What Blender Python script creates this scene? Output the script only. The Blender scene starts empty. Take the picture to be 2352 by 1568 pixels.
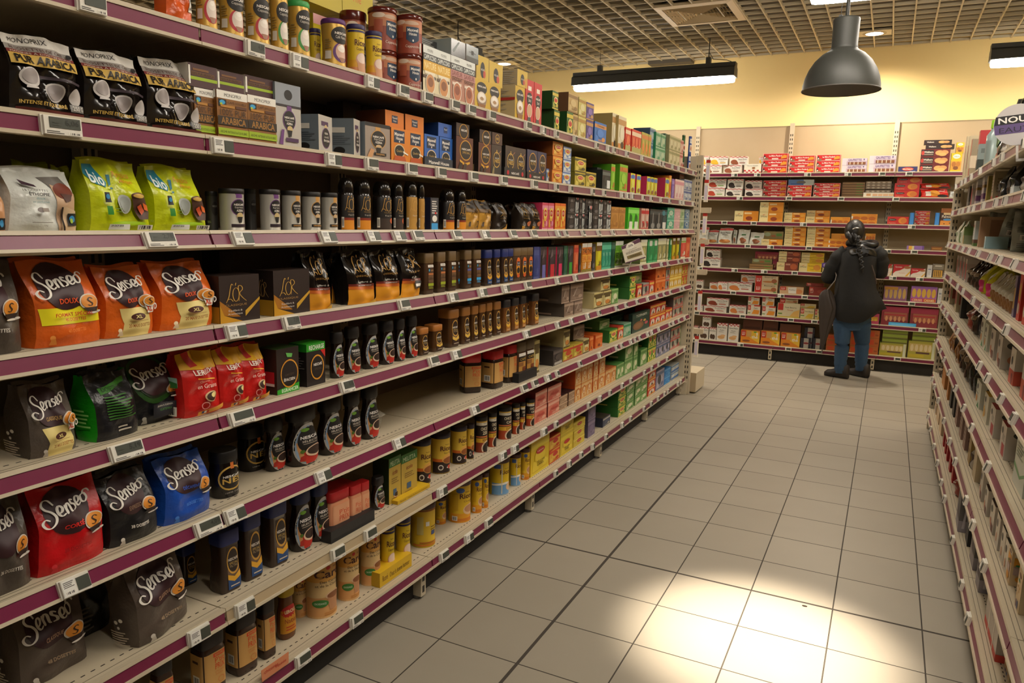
import bpy, math, random
from mathutils import Matrix, Vector
from mathutils.geometry import tessellate_polygon
rnd = random.Random(7)
SC = bpy.context.scene
COL = SC.collection
PI = math.pi
# ---------------------------------------------------------------- camera
F_PX, PITCH, YAW, ROLL, CAM_H = 1702.85, -.1628, .4642, -.0228, 1.6
RM = Matrix.Rotation(YAW, 3, 'Z') @ Matrix.Rotation(PITCH, 3, 'X') @ Matrix.Rotation(ROLL, 3, 'Y')
cam = bpy.data.objects.new('camera', bpy.data.cameras.new('camera'))
COL.objects.link(cam)
cam.data.sensor_width = 36
cam.data.lens = F_PX * 36 / 2352
cam.data.clip_start = .05
_m = Matrix((RM.col[0], RM.col[2], -RM.col[1])).transposed().to_4x4()
_m.translation = (0, 0, CAM_H)
cam.matrix_world = _m
SC.camera = cam
# ---------------------------------------------------------------- exposure, world
SC.view_settings.view_transform = 'Standard'
SC.view_settings.look = 'None'
SC.view_settings.gamma = 1
SC.view_settings.use_curve_mapping = False
SC.view_settings.exposure = .22
SC.cycles.use_denoising = True
SC.cycles.max_bounces = 6
SC.cycles.diffuse_bounces = 3
SC.cycles.glossy_bounces = 3
SC.cycles.transparent_max_bounces = 6
SC.cycles.sample_clamp_indirect = 4
SC.cycles.caustics_reflective = False
SC.cycles.caustics_refractive = False
W = bpy.data.worlds.new('world'); SC.world = W; W.use_nodes = True
W.node_tree.nodes['Background'].inputs[0].default_value = (1, .92, .78, 1)
W.node_tree.nodes['Background'].inputs[1].default_value = .1
# ---------------------------------------------------------------- lamps of the store
SPOTS = [(-.34, 8.94, 230, 160), (-.34, 5.92, 170, 46), (-.33, 2.88, 40, 76), (-4.68, 8.94, 260, 160), (-4.68, 5.92, 60, 80), (-.31, 2.84, 2600, 20)]
for _x, _y, _e, _a in SPOTS:
    l = bpy.data.lights.new('downlight_beam', 'SPOT')
    l.energy = _e; l.color = (1, .87, .7); l.spot_size = math.radians(_a); l.spot_blend = 1; l.shadow_soft_size = .06
    o = bpy.data.objects.new('downlight_beam', l); COL.objects.link(o); o.location = (_x, _y, 3.56)
TUBE_E = 28.0
# ---------------------------------------------------------------- pixel helpers: pixel of the photograph -> point on a real plane
def ray(px, py):
    return RM @ Vector(((px - 1176) / F_PX, 1, -(py - 784) / F_PX))
def on_x(px, py, X):
    d = ray(px, py); return d * (X / d.x) + Vector((0, 0, CAM_H))
def on_y(px, py, Y):
    d = ray(px, py); return d * (Y / d.y) + Vector((0, 0, CAM_H))
def on_z(px, py, Z):
    d = ray(px, py); return d * ((Z - CAM_H) / d.z) + Vector((0, 0, CAM_H))
def line_at(px, base, axis):
    """point of the line base + t*axis that shows at column px"""
    a, b = RM.transposed() @ (Vector(base) - Vector((0, 0, CAM_H))), RM.transposed() @ Vector(axis)
    k = (px - 1176) / F_PX
    t = (k * a.y - a.x) / (b.x - k * b.y)
    return Vector(base) + t * Vector(axis)
# ---------------------------------------------------------------- materials
MATS = {}
def lin(h):
    c = [int(h[i:i + 2], 16) / 255 for i in (0, 2, 4)]
    return [x / 12.92 if x <= .04045 else ((x + .055) / 1.055) ** 2.4 for x in c] + [1]
FINISH = {'': (.5, 0), 'g': (.18, 0), 'm': (.32, .85), 'r': (.85, 0), 'f': (.3, .0), 's': (.36, .35)}
def M(key):
    """key: rrggbb or rrggbb:finish (g gloss, m metal, r rough, f film, e light)"""
    if key in MATS: return MATS[key]
    h, _, fin = key.partition(':')
    m = bpy.data.materials.new('paint_' + key.replace(':', '_')); m.use_nodes = True
    nt = m.node_tree; b = nt.nodes['Principled BSDF']
    b.inputs['Base Color'].default_value = lin(h)
    if fin[:1] == 'e':
        b.inputs['Emission Color'].default_value = lin(h); b.inputs['Emission Strength'].default_value = float(fin[1:] or 1)
    else:
        r, me = FINISH[fin]
        b.inputs['Roughness'].default_value = r; b.inputs['Metallic'].default_value = me
        if fin == 'f':
            n = nt.nodes.new('ShaderNodeTexNoise'); n.inputs['Scale'].default_value = 28; n.inputs['Detail'].default_value = 3
            t = nt.nodes.new('ShaderNodeTexCoord'); bp = nt.nodes.new('ShaderNodeBump')
            bp.inputs['Strength'].default_value = .35; bp.inputs['Distance'].default_value = .01
            nt.links.new(t.outputs['Object'], n.inputs['Vector']); nt.links.new(n.outputs['Fac'], bp.inputs['Height'])
            nt.links.new(bp.outputs['Normal'], b.inputs['Normal'])
    MATS[key] = m
    return m
def noisy(name, c1, c2, scale, rough, bump=0):
    m = bpy.data.materials.new(name); m.use_nodes = True
    nt = m.node_tree; b = nt.nodes['Principled BSDF']
    t = nt.nodes.new('ShaderNodeTexCoord'); n = nt.nodes.new('ShaderNodeTexNoise'); n.inputs['Scale'].default_value = scale
    n.inputs['Detail'].default_value = 4
    mx = nt.nodes.new('ShaderNodeMix'); mx.data_type = 'RGBA'
    mx.inputs['A'].default_value = lin(c1); mx.inputs['B'].default_value = lin(c2)
    nt.links.new(t.outputs['Object'], n.inputs['Vector']); nt.links.new(n.outputs['Fac'], mx.inputs['Factor'])
    nt.links.new(mx.outputs['Result'], b.inputs['Base Color']); b.inputs['Roughness'].default_value = rough
    if bump:
        bp = nt.nodes.new('ShaderNodeBump'); bp.inputs['Strength'].default_value = bump; bp.inputs['Distance'].default_value = .01
        nt.links.new(n.outputs['Fac'], bp.inputs['Height']); nt.links.new(bp.outputs['Normal'], b.inputs['Normal'])
    MATS[name] = m
    return name
def seethrough(name, c, a):
    m = bpy.data.materials.new(name); m.use_nodes = True
    b = m.node_tree.nodes['Principled BSDF']; b.inputs['Base Color'].default_value = lin(c); b.inputs['Alpha'].default_value = a
    b.inputs['Roughness'].default_value = .12; MATS[name] = m
    return name
# ---------------------------------------------------------------- mesh builder
class MB:
    def __init__(s): s.v, s.f, s.m, s.s, s.k = [], [], [], [], []
    def mi(s, key):
        if key not in s.k: s.k.append(key)
        return s.k.index(key)
    def add(s, vs, fs, mat, smooth=False):
        o = len(s.v); i = s.mi(mat)
        s.v += [tuple(p) for p in vs]
        for f in fs: s.f.append([a + o for a in f]); s.m.append(i); s.s.append(smooth)
    def box(s, x0, x1, y0, y1, z0, z1, mat, mats=None, c=0):
        v = [(x, y, z) for z in (z0, z1) for y in (y0, y1) for x in (x0, x1)]
        fs = dict(d=(0, 2, 3, 1), u=(4, 5, 7, 6), f=(0, 1, 5, 4), b=(2, 6, 7, 3), l=(0, 4, 6, 2), r=(1, 3, 7, 5))
        for k, q in fs.items(): s.add([v[i] for i in q], [(0, 1, 2, 3)], (mats or {}).get(k, mat))
    def grid(s, fn, nu, nv, mat, smooth=True, flip=False):
        vs = [fn(i / nu, j / nv) for j in range(nv + 1) for i in range(nu + 1)]
        fs = []
        for j in range(nv):
            for i in range(nu):
                a = j * (nu + 1) + i; q = (a, a + 1, a + nu + 2, a + nu + 1)
                fs.append(q[::-1] if flip else q)
        s.add(vs, fs, mat, smooth)
    def loft(s, w, d, prof, mat, n=2., seg=24, caps=True, cx=0, cy=0):
        def sec(t):
            c, q = math.cos(t), math.sin(t)
            return (math.copysign(abs(c) ** (2 / n), c), math.copysign(abs(q) ** (2 / n), q))
        pts = [sec(2 * PI * (i + .5) / seg) for i in range(seg)]
        vs = [(cx + x * w / 2 * sx, cy + y * d / 2 * sy, z) for z, sx, sy in prof for x, y in pts]
        fs = []
        for j in range(len(prof) - 1):
            for i in range(seg):
                a, b = j * seg + i, j * seg + (i + 1) % seg
                fs.append((a, b, b + seg, a + seg))
        s.add(vs, fs, mat, True)
        if caps:
            s.add(vs[:seg], [tuple(range(seg))[::-1]], mat); s.add(vs[-seg:], [tuple(range(seg))], mat)
    def tube(s, pts, rad, mat, seg=8, cap=True):
        pts = [Vector(p) for p in pts]
        if not isinstance(rad, (list, tuple)): rad = [rad] * len(pts)
        vs = []; up = Vector((.01, .02, 1))
        for i, p in enumerate(pts):
            t = (pts[min(i + 1, len(pts) - 1)] - pts[max(i - 1, 0)]).normalized()
            a = t.cross(up)
            if a.length < .05: a = t.cross(Vector((1, .3, 0)))
            a.normalize(); b = t.cross(a)
            vs += [p + (a * math.cos(2 * PI * k / seg) + b * math.sin(2 * PI * k / seg)) * rad[i] for k in range(seg)]
        fs = [(j * seg + k, j * seg + k + seg, j * seg + (k + 1) % seg + seg, j * seg + (k + 1) % seg) for j in range(len(pts) - 1) for k in range(seg)]
        s.add(vs, fs, mat, True)
        if cap: s.add(vs[:seg], [tuple(range(seg))], mat); s.add(vs[-seg:], [tuple(range(seg))[::-1]], mat)
    def mesh(s, name):
        me = bpy.data.meshes.new(name); me.from_pydata(s.v, [], s.f)
        for k in s.k: me.materials.append(M(k))
        me.polygons.foreach_set('material_index', s.m); me.polygons.foreach_set('use_smooth', s.s)
        me.update()
        return me
def link(name, data, parent=None, loc=(0, 0, 0), rot=(0, 0, 0), scale=(1, 1, 1)):
    o = bpy.data.objects.new(name, data); COL.objects.link(o)
    o.location = loc; o.rotation_euler = rot; o.scale = scale
    if parent: o.parent = parent
    return o
def tag(o, label, cat, group=None):
    o['label'] = label; o['category'] = cat
    if group: o['group'] = group
    return o
def structure(name, mb):
    o = link(name, mb.mesh(name)); o['kind'] = 'structure'; return o
# ---------------------------------------------------------------- printed patterns: ops drawn on a surface S(u, v, offset)
_txt = {}
def text_geo(body, bold):
    if (body, bold) in _txt: return _txt[body, bold]
    cu = bpy.data.curves.new('lettering', 'FONT'); cu.body = body; cu.resolution_u = 2; cu.offset = .022 if bold else 0
    ob = bpy.data.objects.new('lettering', cu); COL.objects.link(ob)
    me = ob.evaluated_get(bpy.context.evaluated_depsgraph_get()).to_mesh()
    v = [(p.co.x, p.co.y) for p in me.vertices]; f = [tuple(p.vertices) for p in me.polygons]
    bpy.data.objects.remove(ob); bpy.data.curves.remove(cu)
    x0, x1 = min(p[0] for p in v), max(p[0] for p in v); y0, y1 = min(p[1] for p in v), max(p[1] for p in v)
    r = ([((x - x0) / (x1 - x0), (y - y0) / (y1 - y0)) for x, y in v], f)
    _txt[body, bold] = r
    return r
STROKES = {
 'senseo': ([[(2.9,3.7),(2.4,4.7),(1.6,4.8),(1.1,4.2),(1.4,3.4),(2.2,2.7),(2.6,1.8),(2.2,.8),(1.3,.3),(.5,.6),(.2,1.4),(.8,1.9),(1.5,1.5)],
   [(2.9,2.1),(3.6,2.4),(3.9,3.0),(3.5,3.4),(3.1,2.9),(3.1,2.1),(3.5,1.7),(4.1,2.0)],[(4.4,3.3),(4.4,1.8)],[(4.4,2.6),(4.8,3.3),(5.2,3.1),(5.2,2.1),(5.5,1.9)],
   [(6.4,3.3),(5.9,3.5),(5.8,3.0),(6.3,2.6),(6.3,2.1),(5.7,1.9)],[(6.7,2.4),(7.4,2.7),(7.6,3.3),(7.2,3.6),(6.8,3.1),(6.9,2.3),(7.3,2.0),(7.8,2.3)],
   [(8.6,3.6),(8.0,3.3),(8.0,2.4),(8.6,2.1),(9.1,2.7),(8.9,3.4),(8.6,3.6),(9.0,4.0),(9.7,3.9),(10,3.4)]], 10, 5, .43),
 'lor': ([[(3.1,4.6),(2.5,4.9),(1.9,3.6),(1.3,1.6),(.2,.1)],[(.8,.9),(2.0,1.0),(3.0,.3)],[(4.0,3.9),(3.2,3.3),(2.9,2.0),(3.4,.7),(4.3,.3),(5.2,1.1),(5.4,2.6),(4.8,3.7),(4.0,3.9)],
   [(5.3,.3),(5.5,2.2),(5.2,4.2),(6.4,4.3),(6.9,3.4),(5.7,2.4),(6.8,1.2),(8.4,.2)],[(4.0,4.5),(4.3,5.2)]], 8.5, 5.2, .3),
 's': ([[(.85,.8),(.55,.95),(.3,.75),(.5,.5),(.7,.3),(.5,.08),(.15,.2)]], 1, 1, .16),
}
def catmull(p, n=5):
    q = [p[0]] + list(p) + [p[-1]]; out = []
    for i in range(1, len(q) - 2):
        for k in range(n):
            t = k / n; a, b, c, d = q[i - 1:i + 3]
            out.append(tuple(.5 * (2 * b[j] + (c[j] - a[j]) * t + (2 * a[j] - 5 * b[j] + 4 * c[j] - d[j]) * t * t + (3 * b[j] - a[j] - 3 * c[j] + d[j]) * t ** 3) for j in (0, 1)))
    return out + [p[-1]]
def draw(mb, surf, ops, curved, step=.00022, start=.0005):
    """surf: dict face -> S(u,v,o)"""
    S = surf['f']; k = 0
    nd = 8 if curved else 1
    for op in ops.split(';'):
        a = op.split()
        if not a: continue
        if a[0][0] == '@': S = surf[a[0][1]]; continue
        o = start + k * step; k += 1
        if a[0] == 'r':
            u0, v0, u1, v1 = map(float, a[1:5])
            nu = max(2, round(28 * abs(u1 - u0))) if curved else 1; nv = max(1, round(28 * abs(v1 - v0))) if curved else 1
            mb.grid(lambda x, y: S(u0 + (u1 - u0) * x, v0 + (v1 - v0) * y, o), nu, nv, a[5], curved)
        elif a[0] in 'eo':
            cu, cv, ru, rv = map(float, a[1:5]); n = 24
            if a[0] == 'e':
                rs = (.001, .25, .5, .75, 1) if curved else (.001, 1); c = a[5]
            else:
                rs = (1 - float(a[5]), 1); c = a[6]
            vs = [S(cu + ru * r * math.cos(2 * PI * i / n), cv + rv * r * math.sin(2 * PI * i / n), o) for r in rs for i in range(n)]
            mb.add(vs, [(j * n + i, j * n + n + i, j * n + n + (i + 1) % n, j * n + (i + 1) % n)[::1] for j in range(len(rs) - 1) for i in range(n)], c, curved)
        elif a[0] in 'tT':
            v, f = text_geo(a[1].replace('_', ' '), a[0] == 'T')
            u0, v0, u1, v1 = map(float, a[2:6]); sl = float(a[7]) if len(a) > 7 else 0
            mb.add([S(u0 + (u1 - u0) * x, v0 + (v1 - v0) * (y + sl * x), o) for x, y in v], f, a[6], curved)
        elif a[0] == 'p':
            q = list(map(float, a[2:])); P2 = [(q[i], q[i + 1]) for i in range(0, len(q), 2)]
            if not curved:
                mb.add([S(x, y, o) for x, y in P2], [tuple(range(len(P2)))], a[1]); continue
            for tri in tessellate_polygon([[Vector((x, y, 0)) for x, y in P2]]):
                A, B, C = [P2[i] for i in tri]
                n = max(1, math.ceil(max(math.dist(A, B), math.dist(B, C), math.dist(C, A)) / .07)); vs, ix = [], {}
                for i in range(n + 1):
                    for j in range(n + 1 - i):
                        ix[i, j] = len(vs); vs.append(S(A[0] + (B[0] - A[0]) * i / n + (C[0] - A[0]) * j / n, A[1] + (B[1] - A[1]) * i / n + (C[1] - A[1]) * j / n, o))
                fs = [(ix[i, j], ix[i + 1, j], ix[i, j + 1]) for i in range(n) for j in range(n - i)] + [(ix[i + 1, j], ix[i + 1, j + 1], ix[i, j + 1]) for i in range(n) for j in range(n - i - 1)]
                mb.add(vs, fs, a[1], True)
        elif a[0] == 'k':
            st, w, h, th = STROKES[a[1]]; u0, v0, u1, v1 = map(float, a[2:6]); sl = float(a[7]) if len(a) > 7 else 0
            for s in st:
                c = catmull(s); n = len(c); vs = []
                for i, (x, y) in enumerate(c):
                    x2, y2 = c[min(i + 1, n - 1)]; x1, y1 = c[max(i - 1, 0)]
                    tx, ty = x2 - x1, y2 - y1; L = math.hypot(tx, ty) or 1
                    wd = th * (.35 + .65 * abs(ty / L)) / 2 * (.5 + .5 * min(1, 5 * min(i, n - 1 - i) / n + .2))
                    for sg in (1, -1):
                        xx, yy = (x - ty / L * wd * sg) / w, (y + tx / L * wd * sg) / h
                        vs.append(S(u0 + (u1 - u0) * xx, v0 + (v1 - v0) * (yy + sl * xx), o))
                mb.add(vs, [(2 * i, 2 * i + 1, 2 * i + 3, 2 * i + 2) for i in range(n - 1)], a[6], curved)
        elif a[0] == 'l':
            u0, v0, u1, v1 = map(float, a[1:5]); n = int(a[5]); h = (v1 - v0) / n
            for i in range(n):
                e = u1 - (u1 - u0) * (.35 * ((i * 37) % 10) / 10)
                q = v0 + h * (i + .25)
                mb.grid(lambda x, y: S(u0 + (e - u0) * x, q + h * .45 * y, o), 4 if curved else 1, 1, a[6], curved)
        elif a[0] == 'b':
            u0, v0, u1, v1 = map(float, a[1:5])
            mb.grid(lambda x, y: S(u0 + (u1 - u0) * x, v0 + (v1 - v0) * y, o), 4 if curved else 1, 1, 'e8e4d8', curved)
            for i in range(7):
                x0 = u0 + (u1 - u0) * (.1 + .12 * i); x1 = x0 + (u1 - u0) * (.03 + .03 * (i * 7 % 3))
                mb.grid(lambda x, y: S(x0 + (x1 - x0) * x, v0 + (v1 - v0) * (.15 + .7 * y), o + .0002), 1, 1, '1c1a18', curved)
# ================================================================ the setting
def floor_mat():
    m = bpy.data.materials.new('floor_tiles'); m.use_nodes = True; MATS['floor_tiles'] = m
    nt = m.node_tree; N = nt.nodes; L = nt.links; b = N['Principled BSDF']
    geo = N.new('ShaderNodeTexCoord'); sep = N.new('ShaderNodeSeparateXYZ'); L.new(geo.outputs['Object'], sep.inputs[0])
    def math_(op, *ins):
        n = N.new('ShaderNodeMath'); n.operation = op
        for i, x in enumerate(ins):
            if isinstance(x, (int, float)): n.inputs[i].default_value = x
            else: L.new(x, n.inputs[i])
        return n.outputs[0]
    masks, ids = [], []
    for out, o0, t, wide in ((sep.outputs[0], -1.0716, .3338, -1.0716), (sep.outputs[1], 2.573, .332, 3.237)):
        q = math_('DIVIDE', math_('SUBTRACT', out, o0), t)
        fr = math_('ABSOLUTE', math_('SUBTRACT', math_('FRACT', math_('ADD', q, .5)), .5))
        masks.append(math_('LESS_THAN', fr, .0027 / t))
        masks.append(math_('LESS_THAN', math_('ABSOLUTE', math_('SUBTRACT', out, wide)), .0065))
        ids.append(math_('FLOOR', q))
    g = masks[0]
    for k in masks[1:]: g = math_('MAXIMUM', g, k)
    cmb = N.new('ShaderNodeCombineXYZ'); L.new(ids[0], cmb.inputs[0]); L.new(ids[1], cmb.inputs[1])
    wn = N.new('ShaderNodeTexWhiteNoise'); L.new(cmb.outputs[0], wn.inputs['Vector'])
    no = N.new('ShaderNodeTexNoise'); no.inputs['Scale'].default_value = 3.5; no.inputs['Detail'].default_value = 6; L.new(geo.outputs['Object'], no.inputs['Vector'])
    f = math_('ADD', math_('MULTIPLY', wn.outputs['Value'], .45), math_('MULTIPLY', no.outputs['Fac'], .6))
    m1 = N.new('ShaderNodeMix'); m1.data_type = 'RGBA'; L.new(f, m1.inputs['Factor'])
    m1.inputs['A'].default_value = lin('8d8577'); m1.inputs['B'].default_value = lin('9b9384')
    sp = N.new('ShaderNodeTexNoise'); sp.inputs['Scale'].default_value = 260; L.new(geo.outputs['Object'], sp.inputs['Vector'])
    m2 = N.new('ShaderNodeMix'); m2.data_type = 'RGBA'; m2.inputs['B'].default_value = lin('39322a')
    L.new(m1.outputs['Result'], m2.inputs['A']); L.new(g, m2.inputs['Factor'])
    L.new(m2.outputs['Result'], b.inputs['Base Color'])
    L.new(math_('ADD', math_('MULTIPLY', g, .4), math_('ADD', .36, math_('MULTIPLY', sp.outputs['Fac'], .1))), b.inputs['Roughness'])
    bp = N.new('ShaderNodeBump'); bp.inputs['Strength'].default_value = .4; bp.inputs['Distance'].default_value = .002
    L.new(math_('SUBTRACT', 1, g), bp.inputs['Height']); L.new(bp.outputs['Normal'], b.inputs['Normal'])
floor_mat()
noisy('wall_paint', 'fbe2a0', 'f8dc98', 2.2, .7)
noisy('metal_cream', 'c4b79e', 'bbae94', 9, .45)
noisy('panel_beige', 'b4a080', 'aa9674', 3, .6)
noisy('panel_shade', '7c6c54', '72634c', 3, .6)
noisy('ceiling_slat', 'cbc0a6', 'c2b69a', 5, .6)
noisy('plenum', '5a5449', '524c42', 2, .9)
noisy('kick_dark', '2a2622', '1d1a17', 4, .8)
noisy('lamp_grey', '3b3c38', '363733', 12, .5)
noisy('lamp_inner', '8b8680', '7f7a76', 8, .35)
noisy('strip_plum', '741a40', '6b173a', 30, .38)
noisy('strip_pale', '7e4a56', '74424e', 30, .4)
mb = MB(); mb.box(-9, 4, -3, 9.8, -.05, 0, 'floor_tiles'); structure('floor', mb)
mb = MB(); mb.box(-9, 4, 9.68, 9.8, 0, 3.95, 'wall_paint'); structure('wall_back', mb)
mb = MB(); mb.box(3.2, 3.3, -3, 9.68, 0, 3.95, 'wall_paint'); structure('wall_right', mb)
mb = MB(); mb.box(-9.1, -9, -3, 9.68, 0, 3.95, 'wall_paint'); structure('wall_left', mb)
mb = MB()
mb.box(-9, 3.2, -3, 9.68, 3.66, 3.8, 'plenum')
T = .1845
for k in range(-48, 18):
    x = .018 + k * T; mb.box(x - .0065, x + .0065, -3, 9.66, 3.6, 3.63, 'ceiling_slat')
for k in range(0, 69):
    y = 9.62 - k * T; mb.box(-9, 3.2, y - .005, y + .005, 3.602, 3.63, 'ceiling_slat')
structure('ceiling', mb)
mb = MB(); a, c = on_y(1494, 140, 9.6), on_y(1592, 131, 9.6)
mb.box(a.x, c.x, 9.5, 9.67, 3.57, 3.62, 'plenum'); structure('trim_1', mb)
# ---------------------------------------------------------------- lamps
def linear_light(cx, cy, z, L, label, hang=(.17, .84), low=False):
    t = tag(link('linear_light', None, loc=(cx, cy, z)), label, 'ceiling lamp', 'suspended linear lights')
    mb = MB(); x = L / 2
    prof = [(-.055, .17), (.055, .17), (.055, .13), (.09, .11), (.1, .02), (-.1, .02), (-.09, .11), (-.055, .13)]
    n = len(prof); vs = [(sx * x, p[0], p[1]) for sx in (-1, 1) for p in prof]
    mb.add(vs, [(i, (i + 1) % n, (i + 1) % n + n, i + n) for i in range(n) if i != 4] + [tuple(range(n))[::-1], tuple(range(n, 2 * n))], 'lamp_grey')
    mb.box(-x * .99, x * .99, -.093, -.089, .06, .066, '1f1f1d')
    link('housing', mb.mesh('housing'), t)
    mb = MB(); mb.loft(1, .19, [(-.034, .98, .7), (-.026, .985, .9), (-.012, .99, 1), (.022, .99, 1)], 'fff4e4:e%g' % TUBE_E, 6, 24)
    o = link('diffuser', mb.mesh('diffuser'), t); o.scale = (L, 1, 1)
    for h in hang:
        mb = MB(); hx = -x + L * h
        mb.box(hx - .025, hx + .025, -.03, .03, .17, .24, 'lamp_grey'); mb.tube([(hx, 0, .24), (hx, 0, 3.62 - z)], .006 if h > .5 else .0025, '2a2a28', 6)
        if h > .5: mb.tube([(hx, 0, .3), (hx + .05, 0, .22), (hx + .2, 0, .2), (hx + .25, .0, .18)], .004, '2a2a28', 6)
        link('hanger', mb.mesh('hanger'), t)
linear_light(-2.62, 8.65, 3.178, 1.9, 'dark grey linear lamp hanging before the yellow wall, beside the vent')
linear_light(1.64, 8.65, 3.17, 1.9, 'dark grey linear lamp hanging above the opposite rack, cut by the frame edge')
linear_light(-4.9, 7.0, 3.17, 1.9, 'dark linear lamp half hidden behind stacked cocoa tins', hang=(.2, .86))
linear_light(.28, 5.9, 3.19, 1.9, 'dark linear lamp high over the aisle, only its glowing edge showing', hang=(.1, .95))
linear_light(.28, 4.1, 3.19, 1.9, 'added unseen dark linear lamp high over the middle of the aisle', hang=(.1, .95))  # out of view, added to brighten the racks
linear_light(.28, 2.3, 3.19, 1.9, 'added unseen dark linear lamp high over the near end of the aisle', hang=(.15, .85))  # also added out of view, lights the near shelves
linear_light(.28, .5, 3.19, 1.9, 'added unseen dark linear lamp high above the photographer', hang=(.15, .85))  # unseen too, added for more light on the racks
for x, y, e, a in SPOTS[:5]:
    if y < 4 : lab = 'round recessed downlight above the bright floor patch'
    elif y < 7: lab = 'round recessed downlight over mid aisle' if x > -1 else 'round recessed downlight over the neighbouring aisle'
    else: lab = 'round recessed downlight beside the pendant lamp cap' if x > -1 else 'round recessed downlight showing behind gold boxes'
    t = tag(link('downlight', None, loc=(x, y, 3.6)), lab, 'ceiling lamp')
    mb = MB(); mb.box(-.2, .16, -.12, .12, -.004, .004, 'ceiling_slat'); link('mounting_plate', mb.mesh('mounting_plate'), t)
    mb = MB(); mb.grid(lambda u, v: ((.085 + .03 * v) * math.cos(2 * PI * u), (.085 + .03 * v) * math.sin(2 * PI * u), -.012 + .006 * v), 40, 2, '9a8a70'); link('ring', mb.mesh('ring'), t)
    mb = MB(); mb.loft(.17, .17, [(-.008, 1, 1), (-.005, 1, 1)], 'fff2e0:e12', 2, 32); link('lens', mb.mesh('lens'), t)
t = tag(link('pendant_lamp', None, loc=(-.345, 5.0, 2.405)), 'large dark grey dome pendant lamp hanging over the aisle', 'pendant lamp')
mb = MB()
dome = [(.218, 0), (.216, .03), (.206, .075), (.188, .12), (.16, .165), (.12, .205), (.085, .226), (.072, .24)]
mb.grid(lambda u, v: (lambda r, z: (r * math.cos(2 * PI * u), r * math.sin(2 * PI * u), z))(*[dome[min(int(v * 7), 6)][k] + (dome[min(int(v * 7) + 1, 7)][k] - dome[min(int(v * 7), 6)][k]) * (v * 7 - min(int(v * 7), 6)) for k in (0, 1)]), 48, 14, 'lamp_grey')
mb.tube([(.218 * math.cos(2 * PI * k / 48), .218 * math.sin(2 * PI * k / 48), 0) for k in range(49)], .004, '5a5550', 6, False)
link('shade', mb.mesh('shade'), t)
mb = MB()
mb.grid(lambda u, v: (lambda r, z: (r * math.cos(2 * PI * u), r * math.sin(2 * PI * u), z))(*[dome[min(int(v * 7), 6)][k] * (.97 if k == 0 else 1) + (dome[min(int(v * 7) + 1, 7)][k] - dome[min(int(v * 7), 6)][k]) * (v * 7 - min(int(v * 7), 6)) for k in (0, 1)]), 48, 14, 'lamp_inner', flip=True)
mb.loft(.15, .15, [(.222, 1, 1), (.224, 1, 1)], '6f6b66', 2, 24); mb.loft(.07, .07, [(.12, .6, .6), (.14, 1, 1), (.19, 1, 1), (.222, .8, .8)], '98938c:g', 2, 20)
link('reflector', mb.mesh('reflector'), t)
mb = MB(); mb.loft(.145, .145, [(.238, 1.02, 1.02), (.25, 1.02, 1.02), (.252, 1, 1), (.4, 1.02, 1.02), (.408, .97, .97), (.41, .9, .9)], 'lamp_grey', 2, 36); link('cap', mb.mesh('cap'), t)
mb = MB(); mb.tube([(0, 0, .4), (0, 0, 1.22)], .011, '2f302e', 10); mb.tube([(-.035, 0, .41), (-.03, 0, .6), (-.028, 0, 1.2)], .002, '2f302e', 5); mb.box(-.045, -.025, -.01, .01, .405, .43, '2a2a28'); link('rod', mb.mesh('rod'), t)
# air diffuser in the ceiling
t = tag(link('ceiling_vent', None, loc=(-1.83, 7.56, 3.6)), 'square pale louvred air vent set in the ceiling grid', 'air vent')
mb = MB()
for a, b_ in ((.365, .3),):
    for s in range(4):
        r = Matrix.Rotation(s * PI / 2, 3, 'Z')
        mb.add([r @ Vector(p) for p in ((-a, -a, -.004), (a, -a, -.004), (b_, -b_, -.012), (-b_, -b_, -.012))], [(0, 1, 2, 3)], 'd9c6a4')
        mb.add([r @ Vector(p) for p in ((-a, -a, -.004), (a, -a, -.004), (a, -a, .02), (-a, -a, .02))], [(0, 1, 2, 3)], 'd9c6a4')
link('frame', mb.mesh('frame'), t)
mb = MB(); mb.box(-.3, .3, -.3, .3, .052, .057, '2c2a26'); link('backing', mb.mesh('backing'), t)
for i in range(9):
    mb = MB(); a = .295 - i * .031; b_ = a - .022
    for s in range(4):
        r = Matrix.Rotation(s * PI / 2, 3, 'Z')
        mb.add([r @ Vector(p) for p in ((-a, -a, -.01), (a, -a, -.01), (b_, -b_, .035), (-b_, -b_, .035))], [(0, 1, 2, 3)], 'd2bf9d')
    link('louvre', mb.mesh('louvre'), t)
# ---------------------------------------------------------------- shelving
LZ = [2.07, 1.80, 1.553, 1.30, 1.053, .775, .478, .18]      # lip tops, coffee rack
RZ = [1.94, 1.745, 1.51, 1.28, 1.05, .775, .478, .18]       # opposite rack
BZ = [2.205, 1.935, 1.645, 1.375, 1.085, .812, .535, .188]  # biscuit rack
LX, RX, BY = -1.61, .41, 9.2
def shelf_mesh(L, D):
    mb = MB(); mb.box(.002, L - .002, .002, D, -.03, -.003, 'metal_cream')
    for y in (.012, .026): mb.box(.002, L - .002, y, y + .0018, -.003, -.0026, '6b6252')
    n = int(L / .026)
    for i in range(n): mb.box(.02 + i * .026, .031 + i * .026, .05, .0535, -.003, -.0026, '2b2620')
    return mb.mesh('shelf')
def rail_mesh(L, strip, tilt=0):
    mb = MB()
    mb.box(.001, L - .001, -.004, .012, -.01, 0, 'metal_cream'); mb.box(.004, L - .004, -.001, .006, -.042, -.01, strip)
    mb.box(.001, L - .001, -.007, .01, -.05, -.042, 'metal_cream')
    return mb.mesh('price_rail')
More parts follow.
